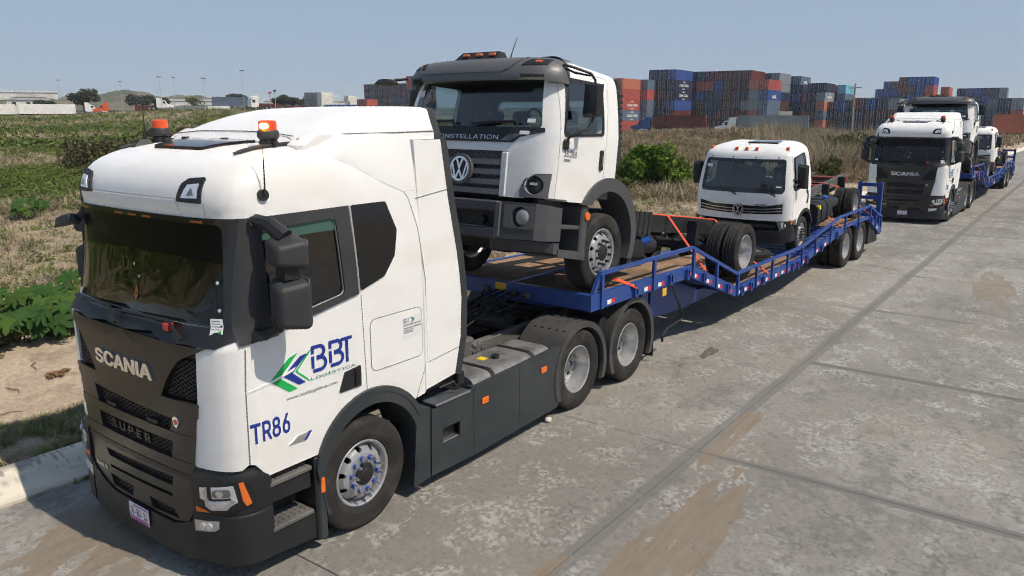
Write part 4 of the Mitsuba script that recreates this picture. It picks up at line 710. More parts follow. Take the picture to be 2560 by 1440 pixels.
        arch = Point(-1.58, .60).buffer(.655, quad_segs=16).difference(Point(-1.575, .55).buffer(.565, quad_segs=16)).intersection(P((-1.03, .30), (-.8, 1.5), (-2.4, 1.5), (-2.4, .84), (-2.12, .84), (-2.12, .30))).difference(rect(-3, -2.15, 0, .9)); m.add('wheel_arch', q(side_ext(arch, .78, 1.245)), 'skirt_plastic', smooth=20); m.add('wheel_arch_trim', q(side_ext(Point(-1.58, .60).buffer(.66, quad_segs=16).difference(Point(-1.58, .60).buffer(.61, quad_segs=16)).intersection(P((-.96, .62), (-.8, 1.5), (-2.4, 1.5), (-2.4, .84), (-2.12, .84), (-1.58, .62))), 1.0, 1.252)), 'skirt_plastic', smooth=20)
        m.add('arch_panel', q(cat(side_ext(P((-2.06, .13), (-2.29, .15), (-2.30, .50), (-2.31, .86), (-2.12, .90), (-2.10, .55)), 1.02, 1.24), bx(-1.03, -.955, .80, 1.238, .10, .66, .012))), 'skirt_plastic'); m.add('marker_lamp', q(bx(-1.015, -.97, 1.235, 1.246, .52, .66, .004)), 'amber')
        sk = P((-2.31, .15), (-2.96, .13), (-4.50, .17), (-4.60, .23), (-4.585, .90), (-2.97, .86), (-2.93, .86), (-2.33, .82)); notch = rect(-2.74, -2.48, .42, .58)
        m.add('side_skirt', q(cat(side_ext(sk.difference(notch), 1.215, 1.24), side_ext(P((-2.97, .845), (-4.585, .885), (-4.585, .90), (-2.97, .86)), 1.14, 1.243), bx(-2.76, -2.46, .98, 1.0, .38, .62), bx(-2.93, -2.32, .80, 1.20, .795, .805))), 'skirt_plastic'); m.add('step', q(cat(bx(-2.74, -2.48, 1.03, 1.225, .42, .436, .004))), 'tread_plate'); m.add('step', q(bx(-2.90, -2.38, 1.06, 1.252, .838, .862, .005)), 'tread_plate')
        m.add('skirt_seam', q(cat(side_ext(P((-2.955, .13), (-2.962, .13), (-2.962, .86), (-2.955, .86)), 1.238, 1.242), side_ext(P((-3.75, .16), (-3.756, .16), (-3.756, .885), (-3.75, .885)), 1.238, 1.242))), 'chassis_black')
        for x, z in ((-3.14, .68), (-4.22, .72)): m.add('marker_lamp', q(bx(x-.055, x+.055, 1.24, 1.256, z-.035, z+.035, .006)), 'amber')
        # rear mudguards
        for xc, zc_, nm in ((-5.06, .50, 0), (-6.372, .50, 1)):
            if nm == 0: ring = Point(xc, zc_).buffer(.60, quad_segs=16).difference(Point(xc, zc_).buffer(.565, quad_segs=16)).intersection(P((xc+.8, .22), (xc+.8, 1.4), (xc-.7, 1.4), (xc-.7, .26)))
            else: ring = Point(xc, zc_+.03).buffer(.635, quad_segs=16).difference(Point(xc, zc_+.03).buffer(.60, quad_segs=16)).intersection(P((xc+.8, .26), (xc+.8, 1.4), (xc-.75, 1.4), (xc-.75, .26)))
            g_ = m.group('mudguard'); m.add(f'{g_}__shell', q(side_ext(ring, .62, 1.20)), 'fender_plastic', smooth=22); rim_ = Point(xc, zc_+.03*nm).buffer(.605+.032*nm, quad_segs=16).difference(Point(xc, zc_+.03*nm).buffer(.53+.03*nm, quad_segs=16)).intersection(P((xc+.8, .22), (xc+.8, 1.4), (xc-.75, 1.4), (xc-.75, .26))); m.add(f'{g_}__rim', q(side_ext(rim_, 1.20, 1.25)), 'fender_plastic', smooth=22)
            for k in range(5): rb = Point(xc, zc_+.03*nm).buffer(.615+.035*nm, quad_segs=16).difference(Point(xc, zc_+.03*nm).buffer(.58+.035*nm, quad_segs=16)).intersection(P((xc+.12, zc_), (xc+.42, zc_+1), (xc-.2, zc_+1), (xc-.1, zc_))); m.add(f'{g_}__rib', q(side_ext(rb, .72+.105*k, .755+.105*k)), 'fender_plastic', smooth=22)
            if nm == 0:
                for y_ in (.76, 1.06): m.add(f'{g_}__latch', q(mv(rot(bx(-.02, .02, -.05, .05, -.10, .10, .012), rad(-22), (0, 1, 0)), xc+.555, y_, .78)), 'black_plastic')
            else: m.add(f'{g_}__flap', q(bx(xc-.70, xc-.685, .70, 1.22, .16, .55)), 'chassis_black')
    # frame, tank, fifth wheel
    for s in (1, -1): m.add('frame_rail', bx(-7.0, -.5, s*.42-.05, s*.42+.05, .70, .97, .012), 'chassis_grey')
    m.add('frame_bracket', cat(*[bx(x, x+.5, .36, .50, .80, 1.06, .03) for x in (-3.9,)]), 'chassis_grey'); m.add('frame_bolt', cat(*[cyl((x, .50, z), (x, .535, z), .02, 8) for x, z in ((-3.45, 1.0), (-3.52, 1.0), (-3.45, .90), (-3.52, .90), (-3.6, .93), (-3.85, .98), (-3.93, .98), (-3.85, .9), (-3.95, .88), (-4.05, .9))]), 'silver', kind='stuff')
    for s in (1, -1):
        tk = rnd(rect(.56, 1.19, .22, .93), .12); t_ = ext(tk, 1.42); t_ = remap(t_, lambda v: np.stack([-4.45+v[:, 2], s*v[:, 0], v[:, 1]], 1)); t_ = flip_if(t_); m.add('fuel_tank', t_, 'tank_grey', smooth=30)
        for x in (-4.15, -3.4): st_ = remap(ext(tk.buffer(.008).difference(tk.buffer(-.004)), .06), lambda v: np.stack([x+v[:, 2], s*v[:, 0], v[:, 1]], 1)); m.add('tank_strap', flip_if(st_), 'chassis_black', smooth=30)
    m.add('tank_cap', cyl((-3.72, .93, .92), (-3.72, .93, .97), .045, 16), 'chassis_black'); m.add('tank_label', bx(-3.66, -3.56, .78, .88, .929, .934), 'cap_yellow'); m.add('battery_box', cat(bx(-2.97, -2.40, .56, 1.16, .30, .78, .03), bx(-2.95, -2.45, .62, 1.12, .77, .83, .02), tube([(-2.9, .9, .84), (-2.75, 1.0, .9), (-2.6, .9, .85), (-2.4, .8, .88)], .02, 6)), 'chassis_black')
    m.add('handrail', cat(tube([(-2.52, 1.17, .98), (-2.70, 1.2, 1.0), (-2.75, 1.2, .93)], .012, 6), bx(-2.90, -2.80, 1.08, 1.18, .92, 1.06, .015)), 'black_plastic')
    m.add('fifth_wheel', cat(lathe([(0, 1.10), (.42, 1.10), (.44, 1.07), (.42, 1.03), (0, 1.03)], 32, 'z').apply_translation([-5.72, 0, 0]), bx(-6.4, -5.9, -.40, .40, 1.0, 1.06, .02), bx(-5.9, -5.5, -.46, .46, .95, 1.03)), 'chassis_black'); m.add('engine_block', cat(bx(-2.4, -.55, -.36, .36, .45, 1.25, .08), bx(-3.2, -2.3, -.30, .30, .5, 1.0, .1), cyl((-2.75, -.9, .62), (-2.75, .2, .75), .26, 20)), 'chassis_black')
    m.add('air_line', cat(*[tube([(-2.5, .25*k-.2, 1.5), (-2.75, .24*k-.25, 1.05+.05*k), (-3.3, .2*k-.2, 1.0+.07*k), (-3.9, .15*k-.1, 1.15), (-4.6, .12*k-.1, 1.28), (-5.17, .12*k-.15, 1.31)], .014, 6) for k in range(4)]), 'chassis_black'); m.add('rear_tank', cyl((-4.75, -.7, 1.02), (-4.75, .35, 1.02), .12, 16), 'chassis_black'); m.add('rear_tank', cyl((-5.72, .65, .93), (-5.72, 1.15, .93), .09, 16), 'chassis_black')
    m.add('axle', cat(*[cyl((x, -1.0, .5), (x, 1.0, .5), .09, 14) for x in (-1.46, -5.017, -6.327)], *[lathe([(0, -.26), (.2, -.2), (.25, 0), (.2, .2), (0, .26)], 18).apply_translation([x, 0, .52]) for x in (-5.017, -6.327)]), 'chassis_black')
    # wheels
    for s in (1, -1):
        add_wheel(m, 'front_wheel', -1.46, s*1.085, .505, W=.31, kind='steer', nuts='blue', side=s, n=72)
        for x in (-5.017, -6.327): add_wheel(m, 'drive_wheel', x, s*1.085, .505, W=.29, kind='drive', dual=True, nuts='drive', side=s)
    plate(m, plate_text)
    return m
def drape_fit(s, fn, u0, u1, v0, v1, t, w0=0.0, sx_gap=False, bold=True):
    """lettering stretched to fill u0..u1, v0..v1 on the surface"""
    if sx_gap: s = ' '.join(s)
    m = meshkit.text_mesh(s, 1.0, 1.0, bold); v = np.asarray(m.vertices); a, b = v.min(0), v.max(0); uu = u0+(v[:, 0]-a[0])/(b[0]-a[0])*(u1-u0); vv = v0+(v[:, 1]-a[1])/(b[1]-a[1])*(v1-v0); p, n = fn(uu, vv)
    return trimesh.Trimesh(p+n*(w0+v[:, 2]*t)[:, None], m.faces, process=False)
def side_text(s, h, x0, z0, x1, bold=False, w=.0015, t=.002, fn=None):
    m = meshkit.text_mesh(s, h, 1.0, bold); v = np.asarray(m.vertices); k = (x1-x0)/(v[:, 0].max()-v[:, 0].min()); p, n = (fn or CS)(-(x0+(v[:, 0]-v[:, 0].min())*k), z0+v[:, 1])
    return trimesh.Trimesh(p+n*(w+t*v[:, 2])[:, None], m.faces, process=False)
scene['lamp_core'] = two(dict(type='diffuse', reflectance=rgb((.9, .5, .1))))
MT1 = M4(); tractor_a = build_tractor('TR86', '30-BG-1J')
for k_, (shape_, l_, q_) in list(tractor_a.items()):
    if k_.endswith('beacon__lamp'): shape_['emitter'] = dict(type='area', radiance=rgb((34, 17, 2.2)))
put(tractor_a, 'tractor_truck', MT1, 'white tractor truck in the foreground with an orange beacon flashing on its roof', 'truck', 'white tractor trucks in the convoy')
# ---------------------------------------------------------------- the flatbed trailer (x = 0 at the kingpin)
mat('deck_wood', lambda p, n, uv: mix(mix((.30, .195, .125), (.22, .14, .09), F(p.x*1.2, p.y*16, 2.0, 4)), (.12, .085, .06), .7*sst(.5, .75, F(p.x*1.3, p.y*1.9, 8.0, 4))), .8, spec=.2, bump=(lambda p, n, uv: F(p.x*4, p.y*80, 1.0, 3), .004))
mat('deck_steel', lambda p, n, uv: mix((.025, .06, .27), (.16, .17, .20), .7*sst(.45, .7, F(p.x*3, p.y*3, 5.0, 4))), .5, metal=.1)
mat('strap_orange', lambda p, n, uv: mix((.80, .095, .03), (.60, .07, .02), F(p.x*30, p.y*30, p.z*30, 2)), .7)
def deck_z(x): return float(np.interp(-x, [-.5, 2.35, 2.5, 4.05, 4.2, 7.6, 10.2, 12.75, 14.0], [1.405, 1.345, 1.30, .745, .71, .72, 1.045, 1.05, .62]))
def build_trailer():
    m = Model()
    top = [(.50, 1.42), (-2.35, 1.36), (-2.47, 1.32), (-4.03, .765), (-4.2, .725), (-7.6, .735), (-10.2, 1.06), (-12.75, 1.065), (-14.0, .63)]
    w1, w2 = -11.02, -12.265
    bot = [(.50, 1.21), (-2.30, 1.19), (-4.13, .555), (-7.5, .565), (-9.9, .86), (w1+.52, .90), (w1+.36, 1.0), (w1-.36, 1.0), (w1-.50, .90), (w2+.50, .90), (w2+.36, 1.0), (w2-.36, 1.0), (w2-.50, .90), (-12.9, .88), (-13.95, .45), (-14.0, .46)]
    poly = Polygon(top+bot[::-1])
    for s in (1, -1): m.add('side_beam', side_ext(poly, s*1.235, s*1.30), 'trailer_blue', smooth=False)
    m.add('front_beam', bx(.43, .50, -1.235, 1.235, 1.21, 1.42, .008), 'trailer_blue'); m.add('front_sticker', bx(.50, .503, -.20, -.02, 1.30, 1.40), 'sticker_yellow'); m.add('front_socket', cat(*[bx(.50, .56, y-.05, y+.05, 1.25, 1.33, .015) for y in (.12, .34, -.35)]), 'chassis_grey', kind='stuff')
    m.add('air_hose', cat(*[tube([(.54, y, 1.29), (.75, y*.8, 1.18), (1.3, y*.6, 1.12), (2.2, y*.5-.1, 1.3), (3.1, y*.3, 1.75)], .013, 6) for y in (.12, .34, -.35)]), 'chassis_black')
    # deck: planks on the gooseneck, the low part and the tail; steel slats on the ramps
    for xa, xb, k in ((.43, -2.35, 0), (-4.2, -7.6, 1), (-10.25, -12.75, 2)):
        n = 10; wd = 2.46/n
        for i in range(n):
            y0 = -1.23+i*wd; za, zb = deck_z(xa), deck_z(xb); q = .004*((i*7+k) % 3)
            m.add('plank', hull([(x, y, z) for x, z in ((xa, za), (xb, zb)) for y, dz in ((y0+.006, -.006), (y0+wd-.006, -.006), (y0+.012, q*.5), (y0+wd-.012, q*.5))]+[(x, y, z-.05) for x, z in ((xa, za), (xb, zb)) for y in (y0+.006, y0+wd-.006)]), 'deck_wood', smooth=False)
    m.add('centre_strip', cat(bx(.42, -2.3, -.04, .04, 1.36, 1.408), bx(-4.2, -7.6, -.03, .03, .70, .722)), 'deck_steel', kind='stuff')
    m.add('deck_plate', hull([(x, y, z-d) for x, z in ((-2.35, 1.345), (-2.5, 1.29), (-4.05, .745), (-4.2, .70)) for y in (-1.23, 1.23) for d in (.0, .02)][:0]+[(x, y, z) for x, z in ((-2.40, 1.33), (-4.1, .735), (-2.40, 1.28), (-4.1, .68)) for y in (-1.23, 1.23)]), 'deck_steel', smooth=False)
    n = 12
    for i in range(n):
        xa = -7.62-2.6*i/n; xb = xa-.15; m.add('deck_slat', hull([(x, y, deck_z(x)-d) for x in (xa, xb) for y in (-1.22, 1.22) for d in (.0, .05)]), 'deck_steel', smooth=False)
    m.add('under_deck', hull([(x, y, z-.10) for x, z in ((-7.6, .72), (-10.2, 1.045)) for y in (-1.2, 1.2)]+[(x, y, z-.12) for x, z in ((-7.6, .72), (-10.2, 1.045)) for y in (-1.2, 1.2)]), 'chassis_black', smooth=False); m.add('tail_plate', hull([(x, y, z-d) for x, z in ((-12.77, 1.04), (-13.95, .62)) for y in (-1.23, 1.23) for d in (0, .04)]), 'deck_steel', smooth=False)
    # frame below
    nb = P((-.4, 1.20), (-2.4, 1.18), (-4.2, .56), (-11.0, .60), (-11.0, .45), (-4.4, .36), (-3.6, .34), (-2.0, .42), (-1.2, .95), (-.4, 1.02))
    for s in (1, -1): m.add('main_beam', side_ext(nb, s*.50, s*.58), 'trailer_blue', smooth=False)
    m.add('cross_member', cat(*[bx(x-.05, x+.05, -1.235, 1.235, deck_z(x)-.2, deck_z(x)-.055) for x in (-.3, -.9, -1.5, -2.1, -4.6, -5.2, -5.8, -6.4, -7.0)], bx(-1.7, -1.62, -1.0, 1.0, .55, 1.15)), 'trailer_blue', kind='stuff', smooth=False)
    m.add('neck_plate', bx(.3, -1.1, -.6, .6, 1.12, 1.19), 'trailer_blue')
    for s in (1, -1):
        lg = m.group('landing_leg'); m.add(f'{lg}__tube', bx(-1.42, -1.22, s*.98-.09, s*.98+.09, .46, 1.2, .01), 'trailer_blue'); m.add(f'{lg}__inner_tube', bx(-1.39, -1.25, s*.98-.06, s*.98+.06, .30, .5), 'chassis_grey'); m.add(f'{lg}__foot', bx(-1.46, -1.18, s*.98-.12, s*.98+.12, .27, .31, .01), 'chassis_black')
    m.add('crank', tube([(-1.9, 1.0, 1.13), (-1.9, 1.2, 1.12), (-2.25, 1.22, .62), (-2.25, 1.22, .55), (-1.75, 1.22, .50), (-1.60, 1.22, .42), (-1.62, 1.22, .33)], .018, 7), 'chassis_black')
    m.add('axle', cat(*[cyl((x, -1.0, .505), (x, 1.0, .505), .07, 12) for x in (w1, w2)]), 'chassis_black', kind='stuff'); m.add('tail_frame', cat(*[bx(-10.4, -13.0, s*.5-.06, s*.5+.06, .60, .98) for s in (1, -1)]), 'trailer_blue', kind='stuff'); m.add('mud_plate', cat(bx(-12.95, -12.98, -1.2, 1.2, .30, .85), hull([(-12.98, y, z) for y in (1.0, 1.24) for z in (.30, .86)]+[(-13.9, y, z) for y in (1.0, 1.24) for z in (.28, .46)])), 'chassis_black', kind='stuff')
    # railing on this side only
    rail = [(.45, 1.36), (.27, 1.655), (-2.37, 1.63), (-4.17, .945), (-7.55, .955), (-10.1, 1.30), (-12.72, 1.32), (-13.7, 1.0), (-14.02, .95), (-14.06, .5)]
    for a, b in zip(rail[:-1], rail[1:]): m.add('rail', bar((a[0], 1.275, a[1]), (b[0], 1.275, b[1]), .05, .05), 'trailer_blue', smooth=False)
    zr = lambda x: float(np.interp(-x, [-r[0] for r in rail[1:-1]], [r[1] for r in rail[1:-1]])); zb = lambda x: float(np.interp(-x, [-b[0] for b in bot[:5]]+[12.9, 14], [b[1] for b in bot[:5]]+[.88, .46]))
    for x in (.26, -1.11, -2.37, -3.26, -4.17, -5.03, -5.82, -6.65, -7.51, -8.37, -9.39, -10.5, -11.64, -12.72, -13.35): m.add('rail_post', bx(x-.028, x+.028, 1.285, 1.325, max(zb(x), .92 if -12.9 < x < -10.4 else 0), zr(x)-.01), 'trailer_blue', smooth=False)
    # tie rings and reflector tape on the beam
    for x in (-.58, -1.60, -2.15, -2.75, -3.72, -4.35, -4.75, -5.35, -6.95, -7.25, -7.8, -8.75, -9.85, -11.62, -12.85):
        z = (deck_z(x)+max(zb(x), .9 if x < -10.4 else 0))/2; ring = LineString([(-.035, .06), (-.035, -.05), (0, -.085), (.035, -.05), (.035, .06), (0, .085), (-.035, .06)]).buffer(.013); m.add('tie_ring', side_ext(affinity.translate(ring, x, z), 1.30, 1.345), 'trailer_blue', smooth=False)
    for x in (.02, -.95, -1.35, -2.22, -2.50, -2.98, -3.42, -3.86, -4.30, -4.60, -5.15, -5.60, -6.1, -6.45, -6.75, -7.1, -7.65, -8.55, -9.1, -10.0, -13.0, -13.6):
        sl = (zb(x-.1)-zb(x+.1))/-.2 if x > -10.4 or x < -12.9 else 0; z = zb(x)+.055; g = m.group('reflector'); ang = math.degrees(math.atan(sl))
        for nm, a, b, bs in (('white_patch', 0, .095, 'tape_white'), ('red_patch', -.095, 0, 'tape_red')): m.add(f'{g}__{nm}', side_ext(affinity.translate(affinity.rotate(rect(a, b, -.028, .028), ang, origin=(0, 0)), x, z), 1.300, 1.3025), bs, smooth=False)
    m.add('side_lamp', bx(-1.52, -1.40, 1.295, 1.302, 1.06, 1.17), 'sticker_yellow')
    # loading ramp folded upright at the tail
    rp = 'loading_ramp'
    for y in (.70, 1.22): m.add(f'{rp}__upright', bx(-13.98, -13.90, y-.05, y+.05, .45, 1.83, .006), 'trailer_blue')
    for i, z in enumerate((1.76, 1.42, 1.08)): m.add(f'{rp}__rung', bx(-13.97, -13.91, .75, 1.17, z-.05, z+.04, .004), 'trailer_blue')
    m.add(f'{rp}__plate', bx(-13.96, -13.92, .75, 1.17, .50, 1.0), 'trailer_blue')
    for i in range(14): m.add(f'{rp}__tooth', bx(-13.905, -13.87, 1.17, 1.27, .55+.09*i, .585+.09*i), 'trailer_blue', smooth=False)
    for s in (1, -1):
        for x in (w1, w2): add_wheel(m, 'wheel', x, s*1.105, .505, W=.285, kind='drive', dual=True, nuts='trailer', side=s)
    return m
trailer = build_trailer()
# ---------------------------------------------------------------- the two cab-chassis models carried (x = 0 at the front axle, z = 0 under the tyres)
def emblem_vw(R, w):
    """ring with the two letters, centred, as a flat outline"""
    ring = Point(0, 0).buffer(R, quad_segs=12).difference(Point(0, 0).buffer(R-w, quad_segs=12)); c = Point(0, 0).buffer(R-w*.6)
    v = LineString([(-.36*R, .92*R), (0, .08*R), (.36*R, .92*R)]).buffer(w*.55, join_style=2); ww = LineString([(-.82*R, .55*R), (-.36*R, -.85*R), (0, -.10*R), (.36*R, -.85*R), (.82*R, .55*R)]).buffer(w*.55, join_style=2)
    return unary_union([ring, v.intersection(c), ww.intersection(c)])
class Cab:
    """a surface of a cab: front(y, z), side(x, z), and its closed solid"""
    def __init__(s, zx, zw, off, xb):
        s.zx, s.zw, s.off, s.xb = PI(*np.array(zx).T), PI(*np.array(zw).T), np.array(off), xb; s.F = lambda y, z: (s.fp(y, z), normals(s.fp, y, z)); s.S = lambda x, z: (s.sp(x, z), -normals(s.sp, x, z))
    def fp(s, y, z): w = s.zw(z); return np.stack([s.zx(z)+np.interp(np.abs(y)/w, s.off[:, 0], s.off[:, 1]), y, z], -1)
    def sp(s, x, z): return np.stack([x, s.zw(z)*np.interp(x-s.zx(z), s.off[::-1, 1], s.off[::-1, 0]), z], -1)
    def solid(s, levels, inset=0.0): return cab_solid(inset, xb=s.xb, levels=levels, zx=s.zx, zw=s.zw, off=s.off)
def rear_axle(m, x, dual_W, R, y=1.08, rr=.285, name='rear_wheel'):
    for s in (1, -1): add_wheel(m, name, x, s*y, R, R=R, W=dual_W, rr=rr, kind='drive', dual=True, nuts='drive', side=s)
    m.add('rear_axle', cat(cyl((x, -.9, R), (x, .9, R), .08, 12), lathe([(0, -.22), (.16, -.18), (.21, 0), (.16, .18), (0, .22)], 16).apply_translation([x, 0, R])), 'chassis_black')
def build_heavy():
    m = Model(); off = [(0, 0), (.3, -.006), (.5, -.02), (.65, -.04), (.75, -.06), (.82, -.08), (.88, -.11), (.92, -.14), (.96, -.18), (.985, -.22), (1.0, -.26)]
    C = Cab([(.3, 1.42), (1.6, 1.42), (1.86, 1.385), (2.42, 1.27), (2.60, 1.20), (2.68, 1.0), (2.71, .6)], [(.3, 1.22), (1.8, 1.22), (2.42, 1.14), (2.60, 1.09), (2.68, .99), (2.71, .8)], off, -.13)
    lv = [1.08, 1.3, 1.55, 1.8, 1.86, 1.95, 2.2, 2.42, 2.5, 2.56, 2.61, 2.65, 2.68, 2.70, 2.71]; Fr, Sd = C.F, C.S
    sd = lambda poly, t=.006, L=.1, w0=.0: sdrape(poly, t, L, w0, Sd)
    ws = rnd(P((-.93, 2.43), (.93, 2.43), (1.03, 1.87), (-1.03, 1.87)), .04); win = rnd(P((1.0, 2.44), (.32, 2.48), (.32, 1.93), (1.08, 1.84), (1.10, 1.9)), .05); wp = rnd(P((1.05, 2.47), (.27, 2.52), (.27, 1.90), (1.10, 1.80), (1.13, 1.85)), .05); rw = rnd(rect(-.75, .75, 1.88, 2.38), .06)
    sh = to_m(C.solid(lv))-to_m(C.solid([1.14, 1.55, 1.86, 2.2, 2.42, 2.56, 2.62], .05))
    for c in (front_ext(ws, .9, 1.7), front_ext(rw, -.5, .3), side_ext(win, -1.5, 1.5), cyl((.02, -1.4, .70), (.02, 1.4, .70), .70, 40), bx(.9, 1.6, -.66, .66, 1.0, 1.60), both(bx(.95, 1.6, .86, 1.3, 1.0, 1.10)), both(cyl((1.05, 1.01, 1.235), (1.6, 1.01, 1.235), .104, 24)), bx(-.3, 1.3, -.9, .9, .9, 1.2)): sh = sh-to_m(c)
    m.add('cab', fro(sh), 'white_paint', smooth=26); ln = to_m(C.solid([1.15, 1.55, 1.86, 2.2, 2.42, 2.56, 2.615], .053))-to_m(C.solid([1.16, 1.55, 1.86, 2.2, 2.42, 2.56, 2.60], .065))
    for c in (front_ext(ws, .9, 1.7), front_ext(rw, -.5, .3), side_ext(win, -1.5, 1.5)): ln = ln-to_m(c)
    m.add('cab_lining', fro(ln), 'inner_trim', smooth=False)
    m.add('windscreen', pane(ws, Fr, .15, -.01), 'glass_clear', smooth=True); m.add('back_window', remap(front_ext(rw, -.10, -.098), lambda v: v), 'glass_clear', smooth=False)
    m.add('dashboard', cat(bx(.95, 1.30, -1.05, 1.05, 1.55, 1.86, .06), bx(.75, .95, .2, .85, 1.6, 1.88, .04)), 'dash_grey'); m.add('steering_wheel', mv(rot(lathe([(.20, -.012), (.215, 0), (.20, .012), (.188, 0), (.20, -.012)], 26), rad(55), (0, 1, 0)), .80, .55, 1.95), 'dash_grey')
    for y in (.55, -.2, -.65): st = m.group('seat'); m.add(f'{st}__cushion', bx(.15, .60, y-.22, y+.22, 1.45, 1.62, .05), 'seat_cloth'); m.add(f'{st}__backrest', bx(.0, .15, y-.22, y+.22, 1.55, 2.02, .05), 'seat_cloth'); m.add(f'{st}__headrest', bx(.02, .13, y-.14, y+.14, 2.05, 2.23, .04), 'seat_cloth')
    m.add('name_band', drape(P((-1.06, 1.875), (1.06, 1.875), (1.07, 1.83), (.78, 1.765), (.70, 1.70), (-.70, 1.70), (-.78, 1.765), (-1.07, 1.83)), Fr, .014, .08, -.002), 'black_plastic'); m.add('band_trim', both(drape(P((1.04, 1.825), (.80, 1.80), (.64, 1.79), (.54, 1.715), (.67, 1.715), (.77, 1.775)), Fr, .005, .08, .012)), 'visor_grey'); m.add('model_name', drape_fit('CONSTELLATlON', Fr, -.50, .50, 1.725, 1.775, .005, .011, bold=False), 'silver', smooth=False); m.add('band_note', drape(rect(.78, .90, 1.79, 1.83), Fr, .003, .1, .0165), 'paper_white'); m.add('screen_note', drape(rect(.84, .94, 1.93, 1.975), Fr, .002, .1, .0), 'paper_white'); m.add('screen_note', drape(rect(-.99, -.86, 2.24, 2.33), Fr, .002, .1, .0), 'paper_white')
    for a, b in ((.40, .78), (-.55, -.15)): m.add('wiper', cat(tube([C.fp(np.array(u), np.array(v))+[.04, 0, 0] for u, v in ((a-.30, 1.90), (a, 1.925), (b-.05, 1.93))], .016, 6), tube([C.fp(np.array(u), np.array(v))+[.05, 0, 0] for u, v in ((a, 1.93), (b-.05, 1.94), (b, 1.86))], .012, 6)), 'black_plastic')
    # visor, roof lamps
    V = Cab([(2.38, 1.46), (2.42, 1.475), (2.52, 1.46), (2.60, 1.41), (2.66, 1.32), (2.705, 1.12), (2.715, 1.0)], [(2.38, 1.17), (2.5, 1.16), (2.60, 1.12), (2.66, 1.06), (2.705, .98), (2.715, .9)], [(a, b*1.35) for a, b in off], .98); v_ = to_m(V.solid([2.39, 2.42, 2.47, 2.52, 2.57, 2.61, 2.64, 2.67, 2.695, 2.71, 2.715]))-to_m(bx(.8, 1.42, -1.02, 1.02, 2.2, 2.455)); m.add('sun_visor', fro(v_), 'visor_grey', smooth=30)
    VF = V.F; m.add('visor_ridge', drape(LineString([(-.92, 2.66), (-.80, 2.505), (-.74, 2.49), (.50, 2.49), (.60, 2.53), (.72, 2.66)]).buffer(.011), VF, .012, .06, -.002), 'visor_grey')
    for s in (1, -1): q = (lambda a: a) if s > 0 else mirror; g = m.group('visor_lamp'); m.add(f'{g}__recess', q(drape(P((.74, 2.555), (1.02, 2.565), (1.01, 2.645), (.80, 2.635)), VF, .006, .05, .0)), 'black_plastic'); m.add(f'{g}__lens', q(drape(rect(.88, .95, 2.588, 2.615), VF, .012, .05, .002)), 'amber_dark')
    rb = m.group('roof_lamp_bar'); m.add(f'{rb}__housing', hull([(1.30, -.36, 2.66), (1.30, .30, 2.66), (1.22, -.30, 2.765), (1.22, .27, 2.765), (1.12, -.30, 2.765), (1.12, .27, 2.765), (1.08, -.36, 2.68), (1.08, .30, 2.68)]), 'chassis_black')
    for y in (-.20, .0, .20): m.add(f'{rb}__lens', mv(rot(bx(-.012, .012, -.05, .05, -.022, .022, .006), rad(-38), (0, 1, 0)), 1.265, y, 2.722), 'amber_dark')
    m.add('aerial', tube([(1.0, .26, 2.70), (.98, .27, 2.80), (.93, .29, 2.98)], [.012, .006, .004], 6), 'chassis_black')
    # grille
    m.add('grille_backing', bx(1.28, 1.33, -.67, .67, 1.05, 1.61), 'mesh_black')
    for i, z in enumerate((1.47, 1.355, 1.24, 1.13)): m.add('grille_bar', drape(P((-.64, z-.032), (.64, z-.032), (.635, z+.030), (-.635, z+.030)), Fr, .05, .1, -.045), 'grille_grey')
    for z0, z1 in ((1.51, 1.585), (1.395, 1.43), (1.28, 1.315), (1.17, 1.20)): p = rect(-.62, .62, z0, z1); m.add('grille', drape(honeycomb(-.62, .62, z0, z1, p, .05), Fr, .008, .3, -.06), 'chassis_black', smooth=False, kind='stuff')
    for s in (1, -1): m.add('grille_end', bx(1.30, 1.41, s*.62-.05, s*.62+.04, 1.08, 1.59, .01), 'white_paint')
    sh_ = lambda poly: affinity.translate(poly, 0, 1.37)
    m.add('emblem_disc', drape(sh_(Point(0, 0).buffer(.178)), Fr, .05, .08, -.01), 'visor_grey'); m.add('emblem', drape(sh_(emblem_vw(.145, .022)), Fr, .014, .1, .041), 'chrome', smooth=False); m.add('emblem_field', drape(sh_(Point(0, 0).buffer(.14)), Fr, .006, .1, .038), 'print_black')
    for s in (1, -1):
        q = (lambda a: a) if s > 0 else mirror; h = m.group('headlight'); hp = P((.86, 1.09), (1.16, 1.095), (1.175, 1.375), (1.02, 1.36), (.90, 1.29), (.85, 1.16)); hb = Point(1.01, 1.235).buffer(.105)
        m.add(f'{h}__panel', q(drape(hp.difference(hb), Fr, .02, .06, .0)), 'visor_grey'); m.add(f'{h}__bowl', q(drape(hb, Fr, .01, .06, -.05)), 'chassis_black'); m.add(f'{h}__lens', q(drape(Point(1.01, 1.235).buffer(.082), Fr, .03, .06, -.035)), 'glossy_black'); m.add(f'{h}__bulb', q(drape(rect(.965, 1.055, 1.235, 1.265, .008), Fr, .006, .1, -.004)), 'lens_clear')
        # bumper corner, step, arch
        bc = hull([(1.50, .66, .60), (1.50, .66, 1.03), (1.42, 1.13, .62), (1.42, 1.13, 1.03), (1.30, 1.22, .62), (1.30, 1.22, 1.02), (1.05, 1.24, .62), (1.05, 1.24, 1.0), (1.05, .66, .6), (1.05, .66, 1.03)]); fo = cyl((1.2, .97, .87), (1.7, .97, .87), .125, 24); m.add('bumper_corner', q(fro(to_m(bc)-to_m(fo))), 'bumper_grey')
